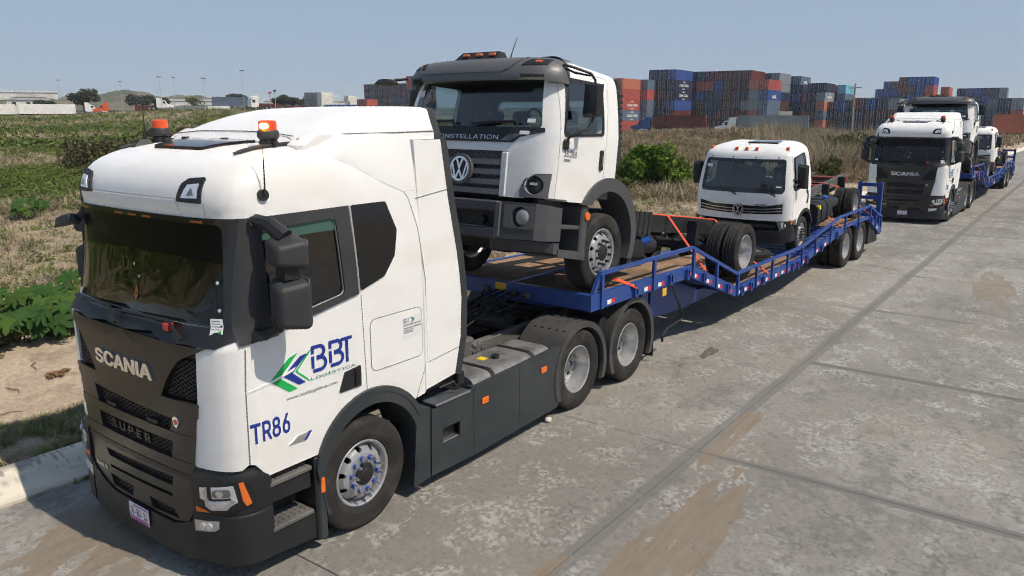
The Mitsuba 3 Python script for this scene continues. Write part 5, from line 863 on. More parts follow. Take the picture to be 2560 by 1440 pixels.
        f_ = m.group('fog_light'); m.add(f'{f_}__panel', q(hull([(1.512, .74, .99), (1.45, 1.10, .99), (1.45, 1.10, .74), (1.512, .74, .74), (1.48, .74, .99), (1.42, 1.10, .99), (1.42, 1.10, .74), (1.48, .74, .74)]) if False else front_ext(rect(.74, 1.12, .73, 1.0, .03).difference(Point(.97, .87).buffer(.115)), 1.475, 1.49)) if False else q(rot(front_ext(rect(.745, 1.12, .735, 1.0, .03).difference(Point(.95, .87).buffer(.112)), 1.498, 1.508), rad(9.6), (0, 0, 1), (1.5, .66, 0))), 'visor_grey'); m.add(f'{f_}__bowl', q(lathe([(0, 0), (.115, 0), (.115, .01), (0, .01)], 22).apply_transform(trimesh.transformations.rotation_matrix(rad(-90), (0, 0, 1))).apply_translation([1.36, .96, .87])), 'visor_grey'); m.add(f'{f_}__lens', q(mv(trimesh.creation.icosphere(2, .10).apply_transform(np.diag([.45, 1, 1, 1])), 1.425, .965, .868)), 'rim_silver', smooth=True)
        m.add('bumper_step', q(cat(hull([(1.04, .85, .44), (1.04, 1.22, .44), (.46, 1.22, .40), (.46, .85, .40), (1.04, .85, .52), (1.04, 1.22, .52), (.46, 1.22, .50), (.46, .85, .50)]), bx(.46, .60, .9, 1.225, .42, 1.06, .02), bx(.5, 1.0, 1.0, 1.2, .76, .81, .01), bx(.48, 1.1, .85, .92, .42, 1.08))), 'bumper_grey'); m.add('step_lip', q(hull([(1.40, .50, .46), (1.40, .50, .60), (1.16, 1.235, .48), (1.16, 1.235, .60), (1.46, .60, .60), (1.0, 1.2, .46), (1.0, 1.2, .6), (1.1, .5, .5)])), 'bumper_grey')
        ar = Point(.02, .70).buffer(.72, quad_segs=16).difference(Point(.02, .66).buffer(.595, quad_segs=16)).intersection(P((.72, 1.06), (.74, 1.5), (-.9, 1.5), (-.9, .42), (-.3, .42), (.02, 1.06))); m.add('wheel_arch', q(side_ext(ar, .85, 1.255)), 'bumper_grey', smooth=20); m.add('mud_flap', q(bx(-.70, -.60, .75, 1.23, .28, .75, .015)), 'grey_plastic'); m.add('marker_lamp', q(cat(cyl((.50, 1.225, .93), (.50, 1.245, .93), .05, 16))), 'amber')
        # door
        d = m.group('door'); m.add(f'{d}__window_surround', q(sd(wp.difference(win), .008, .05, .001)), 'black_plastic'); m.add(f'{d}__window', q(pane(win, Sd, .2, -.012)), 'glass_clear', smooth=True); m.add(f'{d}__seam', q(sd(unary_union([LineString([(1.13, 2.50), (1.17, 1.8), (1.19, 1.10)]).buffer(.003), LineString([(.13, 2.55), (.20, 1.9), (.20, 1.36)]).buffer(.003), LineString([(1.13, 2.50), (.9, 2.57), (.2, 2.60), (.13, 2.55)]).buffer(.003)]), .002)), 'seam_grey'); m.add(f'{d}__handle', q(sd(rnd(P((.33, 1.73), (.265, 1.73), (.255, 1.50), (.30, 1.48), (.33, 1.52)), .02), .02, .1, .0)), 'black_plastic'); m.add(f'{d}__handle_cup', q(sd(rect(.275, .30, 1.54, 1.68, .01), .005, .1, .02)), 'visor_grey')
        mr = m.group('mirror'); m.add(f'{mr}__arm', q(tube([(1.12, 1.12, 2.60), (1.05, 1.24, 2.57), (.90, 1.36, 2.53), (.86, 1.40, 2.46), (.86, 1.40, 2.30)], .016, 7)), 'black_plastic'); m.add(f'{mr}__arm', q(tube([(1.10, 1.14, 2.56), (1.02, 1.22, 2.52), (.88, 1.34, 2.51)], .012, 6)), 'black_plastic'); m.add(f'{mr}__arm', q(tube([(1.10, 1.22, 1.72), (1.10, 1.28, 1.80), (1.02, 1.36, 1.86), (.90, 1.41, 1.93), (.85, 1.41, 2.05)], .016, 7)), 'black_plastic'); m.add(f'{mr}__mount', q(bx(1.04, 1.14, 1.215, 1.26, 1.66, 1.78, .02)), 'black_plastic'); m.add(f'{mr}__housing', q(hull([(.86+a, 1.40+b, z) for a, b, z in ((-.03, -.13, 2.05), (-.03, .10, 2.06), (.05, -.10, 2.08), (.05, .08, 2.10), (-.03, -.13, 2.44), (-.03, .10, 2.42), (.05, -.10, 2.42), (.05, .07, 2.39), (.08, 0, 2.2), (.08, 0, 2.33))])), 'black_plastic', smooth=40); m.add(f'{mr}__glass', q(bx(.825, .829, 1.29, 1.48, 2.08, 2.41)), 'chrome')
    m.add('model_number', cat(side_text('18.260', .075, -1.09, 1.585, -.83, True, fn=Sd), side_text('ROBUST', .03, -1.09, 1.53, -.95, True, fn=Sd)), 'print_grey', smooth=False)
    fm = m.group('front_mirror'); m.add(f'{fm}__arm', tube([(1.38, -1.05, 2.45), (1.50, -1.15, 2.42), (1.56, -1.2, 2.37)], .018, 6), 'black_plastic'); m.add(f'{fm}__housing', hull([(1.58+.10*math.cos(t)*k, -1.22+.20*math.sin(t)*k, 2.36+z) for t in np.arange(12)*.5236 for k, z in ((1, 0), (.7, .05))]), 'black_plastic')
    # bumper centre
    m.add('bumper', cat(bx(1.30, 1.52, -.66, .66, .90, 1.03, .02), bx(1.30, 1.52, -.66, .66, .59, .72, .02)), 'bumper_grey'); m.add('bumper_recess', bx(1.28, 1.36, -.66, .66, .70, .92), 'chassis_black'); m.add('bumper_tread', cat(*[bx(1.44, 1.525, -.50+.05*i, -.47+.05*i, .715, .728) for i in range(20)]), 'visor_grey', kind='stuff', smooth=False); m.add('tow_hook', cat(bx(1.36, 1.50, -.42, -.22, .80, .90, .01), cyl((1.34, .35, .80), (1.42, .35, .80), .05, 14)), 'black_plastic', kind='stuff'); m.add('bumper_cover', both(bx(1.30, 1.515, .62, .70, .62, 1.02, .01)), 'visor_grey', kind='stuff'); m.add('front_skirt', hull([(1.3, -.7, 1.03), (1.3, .7, 1.03), (1.38, -.7, 1.08), (1.38, .7, 1.08), (1.1, -.7, 1.03), (1.1, .7, 1.08)]), 'chassis_black')
    # rear of the cab
    bv = [(-.13, 1.02, 1.55), (-.13, 1.18, 1.55), (-.30, 1.02, 1.62), (-.30, 1.16, 1.62), (-.13, 1.0, 2.64), (-.13, 1.08, 2.64), (-.25, 1.0, 2.6), (-.25, 1.06, 2.6)]; m.add('air_intake', hull(bv), 'black_plastic'); m.add('intake_slat', cat(*[bx(-.31, -.20, 1.05, 1.15-.07*(i/12), 1.70+.075*i, 1.73+.075*i) for i in range(11)]), 'chassis_black', kind='stuff')
    # frame and what hangs on it
    for s in (1, -1): m.add('frame_rail', cat(bx(-6.55, .9, s*.42-.006, s*.42+.006, .73, .99), bx(-6.55, .9, s*.42-(.07 if s > 0 else 0), s*.42+(0 if s > 0 else .07), .984, .994), bx(-6.55, .9, s*.42-(.07 if s > 0 else 0), s*.42+(0 if s > 0 else .07), .728, .738)), 'chassis_black')
    m.add('cross_member', cat(*[bx(x-.06, x+.06, -.41, .41, .80, .96) for x in (-1.2, -2.4, -3.6, -4.3, -5.3, -6.4)]), 'chassis_black', kind='stuff')
    bb = m.group('battery_box'); m.add(f'{bb}__case', bx(-1.40, -.68, .46, 1.12, .74, 1.04, .015), 'grey_plastic')
    for i in range(5): m.add(f'{bb}__rib', bx(-1.36+.14*i, -1.27+.14*i, 1.11, 1.135, .72, 1.045, .008), 'chassis_black')
    m.add('urea_tank', bx(-1.35, -.72, .62, 1.10, .34, .70, .08), 'black_plastic'); m.add('tank_cap', cyl((-1.28, 1.06, .62), (-1.33, 1.14, .68), .055, 14), 'cap_blue'); m.add('air_tank', cat(cyl((-2.1, .75, .55), (-1.5, .75, .55), .12, 16), cyl((-3.2, -.75, .55), (-1.6, -.75, .55), .2, 18)), 'chassis_black', kind='stuff'); m.add('drive_shaft', cyl((-4.6, 0, .55), (-.5, 0, .72), .06, 12), 'chassis_black'); m.add('frame_note', bx(-1.62, -1.56, .426, .43, .84, .95), 'paper_white')
    m.add('leaf_spring', cat(*[tube([(-5.5, s*.55, .72), (-5.1, s*.55, .60), (-4.85, s*.55, .56), (-4.6, s*.55, .60), (-4.1, s*.55, .72)], .045, 5) for s in (1, -1)], *[bx(x-.07, x+.07, s*.43, s*.60, .55, .95) for x in (-5.5, -4.1) for s in (1, -1)]), 'chassis_black', kind='stuff'); m.add('front_axle', cat(cyl((0, -.95, .42), (0, .95, .42), .07, 12), bx(-.8, 1.2, -.45, .45, .45, 1.1, .1)), 'chassis_black')
    for s in (1, -1): add_wheel(m, 'front_wheel', 0, s*1.06, .49, R=.49, W=.29, kind='steer', nuts='black', side=s)
    rear_axle(m, -4.85, .27, .49, 1.075)
    return m
def build_light():
    m = Model(); off = [(0, 0), (.3, -.008), (.5, -.025), (.65, -.048), (.75, -.07), (.82, -.095), (.88, -.12), (.92, -.15), (.96, -.19), (.985, -.23), (1.0, -.27)]
    C = Cab([(.3, .90), (1.2, .90), (1.36, .865), (2.03, .68), (2.12, .64), (2.2, .54), (2.26, .36), (2.29, .1)], [(.3, 1.04), (1.3, 1.04), (2.05, .95), (2.15, .91), (2.22, .84), (2.27, .73), (2.29, .6)], off, -.50); Fr, Sd = C.F, C.S; sd = lambda poly, t=.006, L=.1, w0=.0: sdrape(poly, t, L, w0, Sd)
    ws = rnd(P((-.82, 2.0), (.82, 2.0), (.87, 1.38), (-.87, 1.38)), .05); win = rnd(P((.40, 2.02), (-.16, 2.07), (-.14, 1.47), (.56, 1.42)), .05); wp = rnd(P((.45, 2.05), (-.20, 2.10), (-.18, 1.43), (.62, 1.38)), .06)
    sh = to_m(C.solid([.42, .6, .84, 1.0, 1.25, 1.36, 1.45, 1.7, 2.03, 2.08, 2.12, 2.16, 2.2, 2.23, 2.26, 2.28, 2.29]))-to_m(C.solid([.95, 1.25, 1.36, 1.7, 2.03, 2.12, 2.2], .05))
    for c in (front_ext(ws, .3, 1.2), front_ext(rnd(rect(-.6, .6, 1.5, 1.95), .06), -.8, -.2), side_ext(win, -1.5, 1.5), cyl((-.08, -1.4, .38), (-.08, 1.4, .38), .50, 36), side_ext(P((.30, .3), (-.6, .3), (-.6, .72), (-.3, .80), (.1, .84), (.28, .66)), -1.4, 1.4), bx(.40, 1.2, -1.2, 1.2, .3, .80), bx(-.7, .7, -.92, .92, .3, 1.0), bx(.80, 1.2, -.88, .88, .955, 1.10)): sh = sh-to_m(c)
    m.add('cab', fro(sh), 'white_paint', smooth=26); ln = to_m(C.solid([.96, 1.25, 1.36, 1.7, 2.03, 2.12, 2.195], .053))-to_m(C.solid([.97, 1.25, 1.36, 1.7, 2.03, 2.12, 2.185], .065))
    for c in (front_ext(ws, .3, 1.2), front_ext(rnd(rect(-.6, .6, 1.5, 1.95), .06), -.8, -.2), side_ext(win, -1.5, 1.5)): ln = ln-to_m(c)
    m.add('cab_lining', fro(ln), 'inner_trim', smooth=False); m.add('windscreen', pane(ws, Fr, .15, -.01), 'glass_clear', smooth=True); m.add('windscreen_border', drape(ws.buffer(.025).difference(ws.buffer(-.03)).union(rect(-.86, .86, 1.365, 1.45)), Fr, .006, .08, .001), 'glossy_black'); m.add('screen_note', drape(rect(.72, .82, 1.47, 1.50), Fr, .003, .1, .008), 'paper_white'); m.add('screen_note', drape(rect(-.81, -.68, 1.84, 1.90), Fr, .003, .1, .008), 'paper_white')
    m.add('dashboard', bx(.40, .78, -.9, .9, 1.05, 1.37, .06), 'dash_grey'); m.add('steering_wheel', mv(rot(lathe([(.18, -.012), (.195, 0), (.18, .012), (.168, 0), (.18, -.012)], 24), rad(55), (0, 1, 0)), .30, .42, 1.50), 'dash_grey')
    for y in (.45, -.12, -.5): m.add('seat', cat(bx(-.30, .15, y-.21, y+.21, 1.02, 1.18, .05), bx(-.42, -.28, y-.2, y+.2, 1.15, 1.75, .05), bx(-.40, -.30, y-.12, y+.12, 1.76, 1.92, .04)), 'seat_cloth')
    for y in (-.84, -.22, 0, .21, .80): m.add('roof_lamp', mv(hull([(.05, -.035, 0), (.05, .035, 0), (-.08, -.02, 0), (-.08, .02, 0), (.04, -.03, .06), (.04, .03, .06), (-.02, -.02, .065), (-.02, .02, .065)]), float(C.fp(np.array(y), np.array(2.19))[0])-.03, y, 2.185), 'amber')
    for y in (-.72, -.24, .24, .70): m.add('visor_stud', drape(Point(y, 2.055).buffer(.012), Fr, .01, .1, .0), 'black_plastic')
    m.add('roof_hatch', hull([(x, y, z) for x, w in ((.15, .32), (-.22, .28)) for y in (.18-w, .18+w) for z in (2.26, 2.315)]), 'glossy_black'); m.add('aerial', tube([(.28, -.05, 2.27), (.26, -.05, 2.36), (.2, -.05, 2.72)], [.01, .005, .003], 6), 'chassis_black')
    for a, b in ((-.22, -.06), (.58, .74)): m.add('wiper', cat(tube([C.fp(np.array(u), np.array(v))+[.03, 0, 0] for u, v in ((a-.35, 1.44), (a, 1.40), (b-.02, 1.36))], .010, 6), tube([C.fp(np.array(u), np.array(v))+[.03, 0, 0] for u, v in ((a, 1.39), (b, 1.31))], .014, 6)), 'black_plastic')
    m.add('grille_panel', drape(P((-.88, 1.155), (-.55, 1.10), (0, 1.085), (.55, 1.10), (.88, 1.155), (.875, .955), (.5, .935), (0, .925), (-.5, .935), (-.875, .955)), Fr, .03, .08, -.02), 'glossy_black')
    for z in (1.045, .985): m.add('grille_trim', drape(P((-.86, z+.035), (-.5, z), (0, z-.012), (.5, z), (.86, z+.035), (.86, z+.018), (.5, z-.016), (0, z-.028), (-.5, z-.016), (-.86, z+.018)), Fr, .012, .08, .008), 'silver')
    sh_ = lambda poly: affinity.translate(poly, 0, 1.005); m.add('emblem_disc', drape(sh_(Point(0, 0).buffer(.125)), Fr, .03, .08, .0), 'glossy_black'); m.add('emblem', drape(sh_(emblem_vw(.122, .022)), Fr, .012, .1, .031), 'silver', smooth=False); m.add('model_name', drape_fit('DELlVERY', Fr, .34, .60, 1.112, 1.138, .004, .0), 'print_black', smooth=False)
    m.add('bumper', cat(drape(P((-.97, .83), (.97, .83), (.97, .79), (-.97, .79)), Fr, .03, .08, -.04), drape(P((-.97, .60), (.97, .60), (.98, .38), (.90, .33), (-.90, .33), (-.98, .38)), Fr, .05, .08, -.03)), 'black_plastic'); m.add('bumper_recess', bx(.62, .70, -.85, .85, .55, .84), 'chassis_black'); m.add('bumper_bar', bx(.70, .82, -.75, .75, .64, .72, .01), 'black_plastic')
    for s in (1, -1):
        q = (lambda a: a) if s > 0 else mirror; h = m.group('headlight'); m.add(f'{h}__lens', q(drape(P((.78, .80), (.97, .81), (.98, .62), (.84, .60)), Fr, .03, .05, -.03)), 'lens_grey'); m.add(f'{h}__lamp', q(drape(P((.86, .77), (.95, .78), (.95, .66), (.88, .65)), Fr, .01, .05, .0)), 'lens_clear'); m.add('marker_lamp', q(bx(.66, .72, 1.00, 1.05, .73, .82, .008)), 'amber')
        m.add('lower_cladding', q(cat(sd(P((.66, .80), (.40, .42), (.42, .36), (.80, .36), (.78, .8)), .012), side_ext(Point(-.08, .38).buffer(.56, quad_segs=12).difference(Point(-.08, .38).buffer(.49, quad_segs=12)).intersection(P((.40, .36), (.6, 1.2), (-.9, 1.2), (-.9, .7), (-.45, .5), (-.08, .38))), .80, 1.055), bx(.30, .48, .85, 1.05, .33, .43, .02))), 'black_plastic', smooth=20)
        m.add('mud_flap', q(bx(-.62, -.56, .72, 1.02, .22, .80, .01)), 'black_plastic')
        d = m.group('door'); m.add(f'{d}__window_surround', q(sd(wp.difference(win), .007, .05, .001)), 'black_plastic'); m.add(f'{d}__window', q(pane(win, Sd, .2, -.012)), 'glass_clear', smooth=True); m.add(f'{d}__seam', q(sd(unary_union([LineString([(.47, 2.07), (.62, 1.4), (.64, .85)]).buffer(.004), LineString([(-.25, 2.12), (-.27, 1.3), (-.27, .84)]).buffer(.003)]), .002)), 'seam_grey'); m.add(f'{d}__handle', q(sd(LineString([(-.17, 1.30), (-.23, 1.26), (-.26, 1.16), (-.24, 1.08), (-.20, 1.05)]).buffer(.022), .015, .1, .0)), 'black_plastic')
        mr = m.group('mirror'); m.add(f'{mr}__arm', q(tube([(.60, 1.02, 1.50), (.55, 1.06, 1.52), (.46, 1.10, 1.52)], .028, 7)), 'black_plastic'); m.add(f'{mr}__arm', q(tube([(.58, 1.00, 1.62), (.54, 1.06, 1.62), (.46, 1.10, 1.62)], .022, 7)), 'black_plastic'); m.add(f'{mr}__housing', q(hull([(.44+a, 1.13+b, z) for a, b, z in ((-.04, -.11, 1.42), (-.04, .11, 1.42), (.06, -.08, 1.45), (.06, .08, 1.45), (-.04, -.11, 1.92), (-.04, .11, 1.90), (.06, -.08, 1.88), (.06, .08, 1.85), (.09, 0, 1.6), (.09, 0, 1.75))])), 'black_plastic', smooth=40)
    for s in (1, -1): m.add('frame_rail', cat(bx(-5.35, .5, s*.40-.006, s*.40+.006, .74, .95), bx(-5.35, .5, s*.40-(.06 if s > 0 else 0), s*.40+(0 if s > 0 else .06), .944, .954)), 'chassis_grey')
    for x in (-1.2, -3.3, -4.8): m.add('cross_member', bx(x-.12, x+.12, -.39, .39, .86, .93), 'rust_red')
    m.add('under_body', bx(-.7, .5, -.45, .45, .45, .95, .08), 'chassis_black'); m.add('fuel_tank', hull([(x, y, z) for x, a in ((-.95, 0), (-1.0, .04), (-1.95, .04), (-2.0, 0)) for y, z in ((.52, .42+a), (.52, .86-a), (.62-a*0, .36+a), (1.0, .38+a), (1.06, .48+a*.5), (1.06, .78-a*.5), (.98, .88-a))]), 'black_plastic', smooth=40); m.add('tank_band', cat(*[hull([(x, y, z) for x in (x0, x0+.05) for y, z in ((.5, .35), (.5, .89), (.62, .345), (1.0, .365), (1.075, .47), (1.075, .79), (.98, .893))]) for x0 in (-1.25, -1.65)]), 'chassis_black', kind='stuff', smooth=False); m.add('tank_cap', cyl((-1.05, 1.0, .78), (-1.05, 1.08, .80), .05, 14), 'cap_yellow'); m.add('urea_cap', cyl((-1.75, .95, .88), (-1.75, .97, .93), .05, 14), 'cap_blue')
    m.add('air_tank', bx(-2.85, -2.15, .52, .98, .50, .80, .10), 'black_plastic', smooth=40); m.add('rear_gear', cat(bx(-4.9, -4.5, -.3, .3, .55, .85, .05), *[bx(x-.06, x+.06, s*.42, s*.56, .6, .95) for x in (-3.4, -4.75) for s in (1, -1)]), 'chassis_black', kind='stuff'); m.add('tail_lamp', both(bx(-5.38, -5.34, .30, .44, .72, .84, .01)), 'red_lens', kind='stuff')
    m.add('drive_shaft', cyl((-4.0, 0, .42), (-.5, 0, .6), .05, 10), 'chassis_black'); m.add('front_axle', cyl((0, -.85, .35), (0, .85, .35), .06, 10), 'chassis_black')
    for s in (1, -1): add_wheel(m, 'front_wheel', 0, s*.92, .39, R=.39, W=.235, rr=.23, kind='steer', nuts='black', side=s, n=40)
    rear_axle(m, -4.07, .225, .39, .94, .23)
    return m
def spare(m_key=None): return None
heavy, light = build_heavy(), build_light()
pitch_h, pitch_l = math.atan2(.66, 4.85), -math.atan2(.29, 4.05)
# ---------------------------------------------------------------- the convoy
MTR = M4(-5.7, 0, 0, -rad(1.28)); MV1 = MTR@M4(.15, 0, 1.40, 0, pitch_h); MV2 = MTR@M4(-8.25, 0, .715, 0, pitch_l)
put(trailer, 'flatbed_trailer', MTR, 'blue low flatbed trailer with side railing hitched to the foreground tractor', 'trailer', 'blue flatbed trailers in the convoy')
put(heavy, 'cab_truck', MV1, 'tall white cab truck with grey visor riding on the front of the first trailer', 'truck', 'large white trucks carried on the trailers')
put(light, 'light_truck', MV2, 'smaller white cab truck with roof lamps riding on the rear of the first trailer', 'truck', 'small white trucks carried on the trailers')
MT2 = M4(-25.99, .936, 0, -rad(1.0)); MTR2 = MT2@M4(-5.7, 0, 0, -rad(.2)); tractor_b = build_tractor('TR85', '31-BG-1J', False)
put(tractor_b, 'tractor_truck', MT2, 'white tractor truck with dark front, second in the row behind the first trailer', 'truck', 'white tractor trucks in the convoy')
put(trailer, 'flatbed_trailer', MTR2, 'blue low flatbed trailer hitched to the second tractor, far down the road', 'trailer', 'blue flatbed trailers in the convoy')
put(heavy, 'cab_truck', MTR2@M4(.15, 0, 1.40, 0, pitch_h), 'tall white cab truck with grey visor riding behind the second tractor', 'truck', 'large white trucks carried on the trailers')
put(light, 'light_truck', MTR2@M4(-8.25, 0, .715, 0, pitch_l), 'smaller white cab truck riding on the far trailer at the right edge', 'truck', 'small white trucks carried on the trailers')
# straps and the spare tyres lying on the decks
def tp(M, p): return (M@np.array([*p, 1.0]))[:3]
def strap(pts, label, group, w=.06):
    ms = []
    for a, b in zip(pts[:-1], pts[1:]): ms.append(bar(a, b, w, .006) if abs((b-a)[1]) > .3*abs((b-a)[0]) and False else flat_bar(a, b, w))
    one('ratchet_strap', cat(*ms), 'strap_orange', label, 'strap', group, smooth=False)
def flat_bar(p, q, w):
    d = (q-p)/np.linalg.norm(q-p); s = np.array([1.0, 0, 0])-d*d[0]; s /= np.linalg.norm(s); u = np.cross(s, d); return hull([e+a*s*w/2+b*u*.004 for e in (p, q) for a in (-1, 1) for b in (-1, 1)])
for MT_, A_, B_, who, gr in ((MTR, MV1, MV2, 'first', 'orange straps on the first trailer'), (MTR2, MTR2@M4(.15, 0, 1.40, 0, pitch_h), MTR2@M4(-8.25, 0, .715, 0, pitch_l), 'far', 'orange straps on the far trailer')):
    ring = lambda x: tp(MT_, (x, 1.33, (deck_z(x)+.02)))
    strap([tp(A_, (-.05, .98, .30)), tp(MT_, (.0, 1.10, 1.60)), ring(-.58)+[0, .01, -.06]], f'short orange ratchet strap over the front corner of the {who} trailer', gr)
    strap([tp(A_, (-3.9, -.44, 1.01)), tp(A_, (-3.25, .43, 1.005)), ring(-2.75)], f'orange ratchet strap from the dark chassis rail down to the slope of the {who} trailer', gr)
    strap([tp(A_, (-4.0, -.44, 1.01)), tp(A_, (-5.15, .43, 1.005)), tp(MT_, (-5.35, 1.05, 1.0)), ring(-5.55)], f'orange ratchet strap behind the dual wheels of the tall truck on the {who} trailer', gr)
    strap([tp(B_, (-1.1, -.42, .97)), tp(B_, (-1.5, .42, .965)), ring(-10.2)], f'orange ratchet strap across the chassis behind the small cab on the {who} trailer', gr)
    strap([tp(B_, (-3.6, -.42, .97)), tp(B_, (-3.45, .42, .965)), tp(B_, (-3.75, .70, .84))], f'orange ratchet strap over the rear chassis rail of the small truck on the {who} trailer', gr)
    strap([tp(B_, (-4.75, .60, .50)), ring(-12.8)], f'orange ratchet strap near the ramp at the tail of the {who} trailer', gr)
    sp_ = Model(); sp_.add('tyre', rot(tyre_mesh(.49, .27, .29, 40), rad(90), (1, 0, 0)), 'tread_rubber', smooth=24); sp_.add('rim', rot(rim_drive(.284, .27), rad(90), (1, 0, 0)), 'rim_silver'); put(sp_, 'spare_wheel', MT_@M4(-6.65, .45, .80), f'spare wheel lying flat on the deck before the small truck of the {who} trailer', 'wheel', 'spare wheels lying on the decks')
# ---------------------------------------------------------------- the container yard
PAL = dict(m=('maroon', (.105, .022, .020)), r=('red', (.36, .080, .062)), o=('orange red', (.46, .150, .090)), n=('dark navy', (.018, .026, .062)), b=('blue', (.03, .075, .27)), t=('dark teal', (.02, .055, .085)), k=('dark brown', (.075, .035, .025)), g=('grey', (.20, .23, .26)), l=('light blue', (.16, .45, .58)), w=('white', (.72, .72, .68)), y=('tan', (.42, .34, .19)), p=('slate blue', (.10, .14, .20)))
for c, (nm, col) in PAL.items(): mat('steel_'+c, (lambda col: lambda p, n, uv: mix(col, (.16, .10, .07), .22*sst(.5, .8, F(p.x*.9, p.y*.9, p.z*1.2, 4)))*(.85+.3*N(p.x*.31, p.y*.31, p.z*.37)))(col), .55, spec=.4)
mat('rod_grey', (.55, .56, .58), .5, metal=.3); mat('yard_dark', (.03, .03, .032), .8); mat('logo_white', (.75, .75, .75), .6); mat('logo_red', (.45, .05, .06), .6)
def corrugated(L, W=2.44, H=2.59):
    """a box whose long sides and back are corrugated; the door end is at x = 0, it runs back to -L, right side at y = 0"""
    k = max(8, int(L/.28)); xs_ = np.linspace(-.12, -L+.12, k*4+1); dep = np.tile([0, 0, .036, .036], k+1)[:k*4+1]; m = [bx(-L+.02, -.02, -W+.06, -.06, .12, H-.03)]
    for s in (0, 1):
        yy = (-dep-.004) if s == 0 else (-W+.004+dep); v = np.vstack([np.stack([xs_, yy, 0*xs_+.16], 1), np.stack([xs_, yy, 0*xs_+H-.12], 1)]); n = len(xs_); f = []
        for i in range(n-1): f += [[i, i+1, n+i+1], [i, n+i+1, n+i]]
        m.append(trimesh.Trimesh(v, np.array(f) if s else np.array(f)[:, ::-1], process=False))
    for x in (0, -L+.10): m += [bx(x-.10, x, y0, y1, 0, H) for y0, y1 in ((-.12, 0), (-W, -W+.12))]
    m += [bx(-L, 0, y0, y1, z0, z1) for y0, y1 in ((-.08, 0), (-W, -W+.08)) for z0, z1 in ((0, .16), (H-.12, H))]+[bx(x-.08, x, -W, 0, z0, z1) for x in (0, -L+.08) for z0, z1 in ((0, .16), (H-.12, H))]
    return cat(*m)
def door_parts(W=2.44, H=2.59):
    d = [cat(bx(-.06, -.025, y0, y1, .17, H-.13), *[bx(-.03, -.012, y0+.05, y1-.05, z, z+.34) for z in (.25, .72, 1.20, 1.68, 2.08)]) for y0, y1 in ((-W/2+.01, -.12), (-W+.12, -W/2-.01))]
    rods = cat(*[bx(-.03, .03, y-.035, y+.035, .1, H-.06) for y in (-.38, -.88, -1.56, -2.06)], *[bx(-.025, .03, y-.07, y+.12, z, z+.05) for y in (-.38, -.88, -1.56, -2.06) for z in (.95, 1.25)], *[bx(-.03, -.01, -2.2+.3*i, -2.05+.3*i, 1.85, 1.95) for i in (1, 5)])
    return d, rods
_d, _r = door_parts(); SHAPE = {L: mikit.ply(corrugated(L), 'steel_m', smooth=False) for L in (12.19, 6.06)}; DOOR = [mikit.ply(a, 'steel_m', smooth=False) for a in _d]; RODS = mikit.ply(_r, 'rod_grey', smooth=False)
def with_bsdf(s, b, M): return dict(s, bsdf=dict(type='ref', id=b), to_world=T(M))
ORD = ['ground', 'second', 'third', 'fourth', 'fifth', 'sixth', 'seventh']
def container(M, c, label, group, L=12.19, doors=True, logo=None):
    key = new_key('shipping_container'); labels[key] = dict(label=label, category='container', group=group); b = 'steel_'+c; scene[f'{key}__body'] = with_bsdf(SHAPE[L], b, M)
    if doors:
        for i, d in enumerate(DOOR): scene[f'{key}__door' + (f'_{i:03d}' if i else '')] = with_bsdf(d, b, M)
        scene[f'{key}__lock_rod'] = with_bsdf(RODS, 'rod_grey', M); labels[f'{key}__lock_rod'] = dict(kind='stuff')
    if logo and logo in LOGO: scene[f'{key}__lettering'] = dict(LOGO[logo], to_world=T(M))
def yside_text(s, h, x0, x1, z, t=.01, bold=True):
    m = meshkit.text_mesh(s, 1.0, 1.0, bold); v = np.asarray(m.vertices); k = (x1-x0)/(v[:, 0].max()-v[:, 0].min()); return remap(m, lambda v: np.stack([-(x0+(v[:, 0]-v[:, 0].min())*k), .002+t*v[:, 2], z+h*v[:, 1]], 1))
arc_ = lambda x, z, r, a0, a1: side_ext(LineString([(x+r*math.cos(t)*1.6, z+r*math.sin(t)) for t in np.linspace(a0, a1, 8)]).buffer(.09), .002, .012)
LOGO = dict(C=mikit.ply(cat(yside_text('CMA CGM', .62, 3.0, 9.2, .95), arc_(-6.0, 1.35, .85, 1.0, 2.2), arc_(-6.0, 1.15, .85, -2.1, -1.0)), 'logo_white', smooth=False), A=mikit.ply(yside_text('APL', .85, 4.0, 8.4, .45), 'logo_white', smooth=False))
def stack(x, y, nc, rows, where, zb=-.6, yaw=3.0, L=12.19, W=2.5, logos={}, seed=0):
    """rows: colours from the top row down, each from the left column to the right one; (x, y): the near right foot of the stack"""
    g = np.random.default_rng(seed); nr = len(rows)
    for i, row in enumerate(rows):
        lv = nr-1-i
        for j, c in enumerate(row):
            if c == '.': continue
            k = len(row)-1-j; M = M4(x, y, zb+2.6*lv, rad(yaw))@M4(.12*(g.random()-.5), -W*k+.03*(g.random()-.5), 0)
            lvn = f'{ORD[lv]} level' if lv else 'bottom level'
            nm = f"{PAL[c][0]} container, {lvn}, "+(f'{["first", "second", "third", "fourth", "fifth", "sixth", "seventh", "eighth", "ninth", "tenth", "eleventh"][j]} column, {where}' if nc > 1 else where)
            container(M, c, nm, 'containers of '+where, L, True, logos.get((i, j)))
stack(-205.9, -70.3, 8, ['.ntmmmkm', 'kmrrbkkk', 'nnbntkkn', 'knktnkng', 'kmknmkmk', 'mnkmknkm'], 'widest tall block', seed=1)
stack(-202.8, -64.4, 2, ['or', 'gb', 'gp', 'rp', 'mk'], 'pair right of the widest block', logos={(1, 0): 'C', (1, 1): 'A', (2, 0): 'C'}, seed=2)
stack(-190.6, -84.7, 3, ['nnb', 'mtn', 'nmn', 'mnb', 'nnm', 'knn'], 'block left of the widest one', logos={(1, 2): 'C', (2, 2): 'C'}, seed=3)
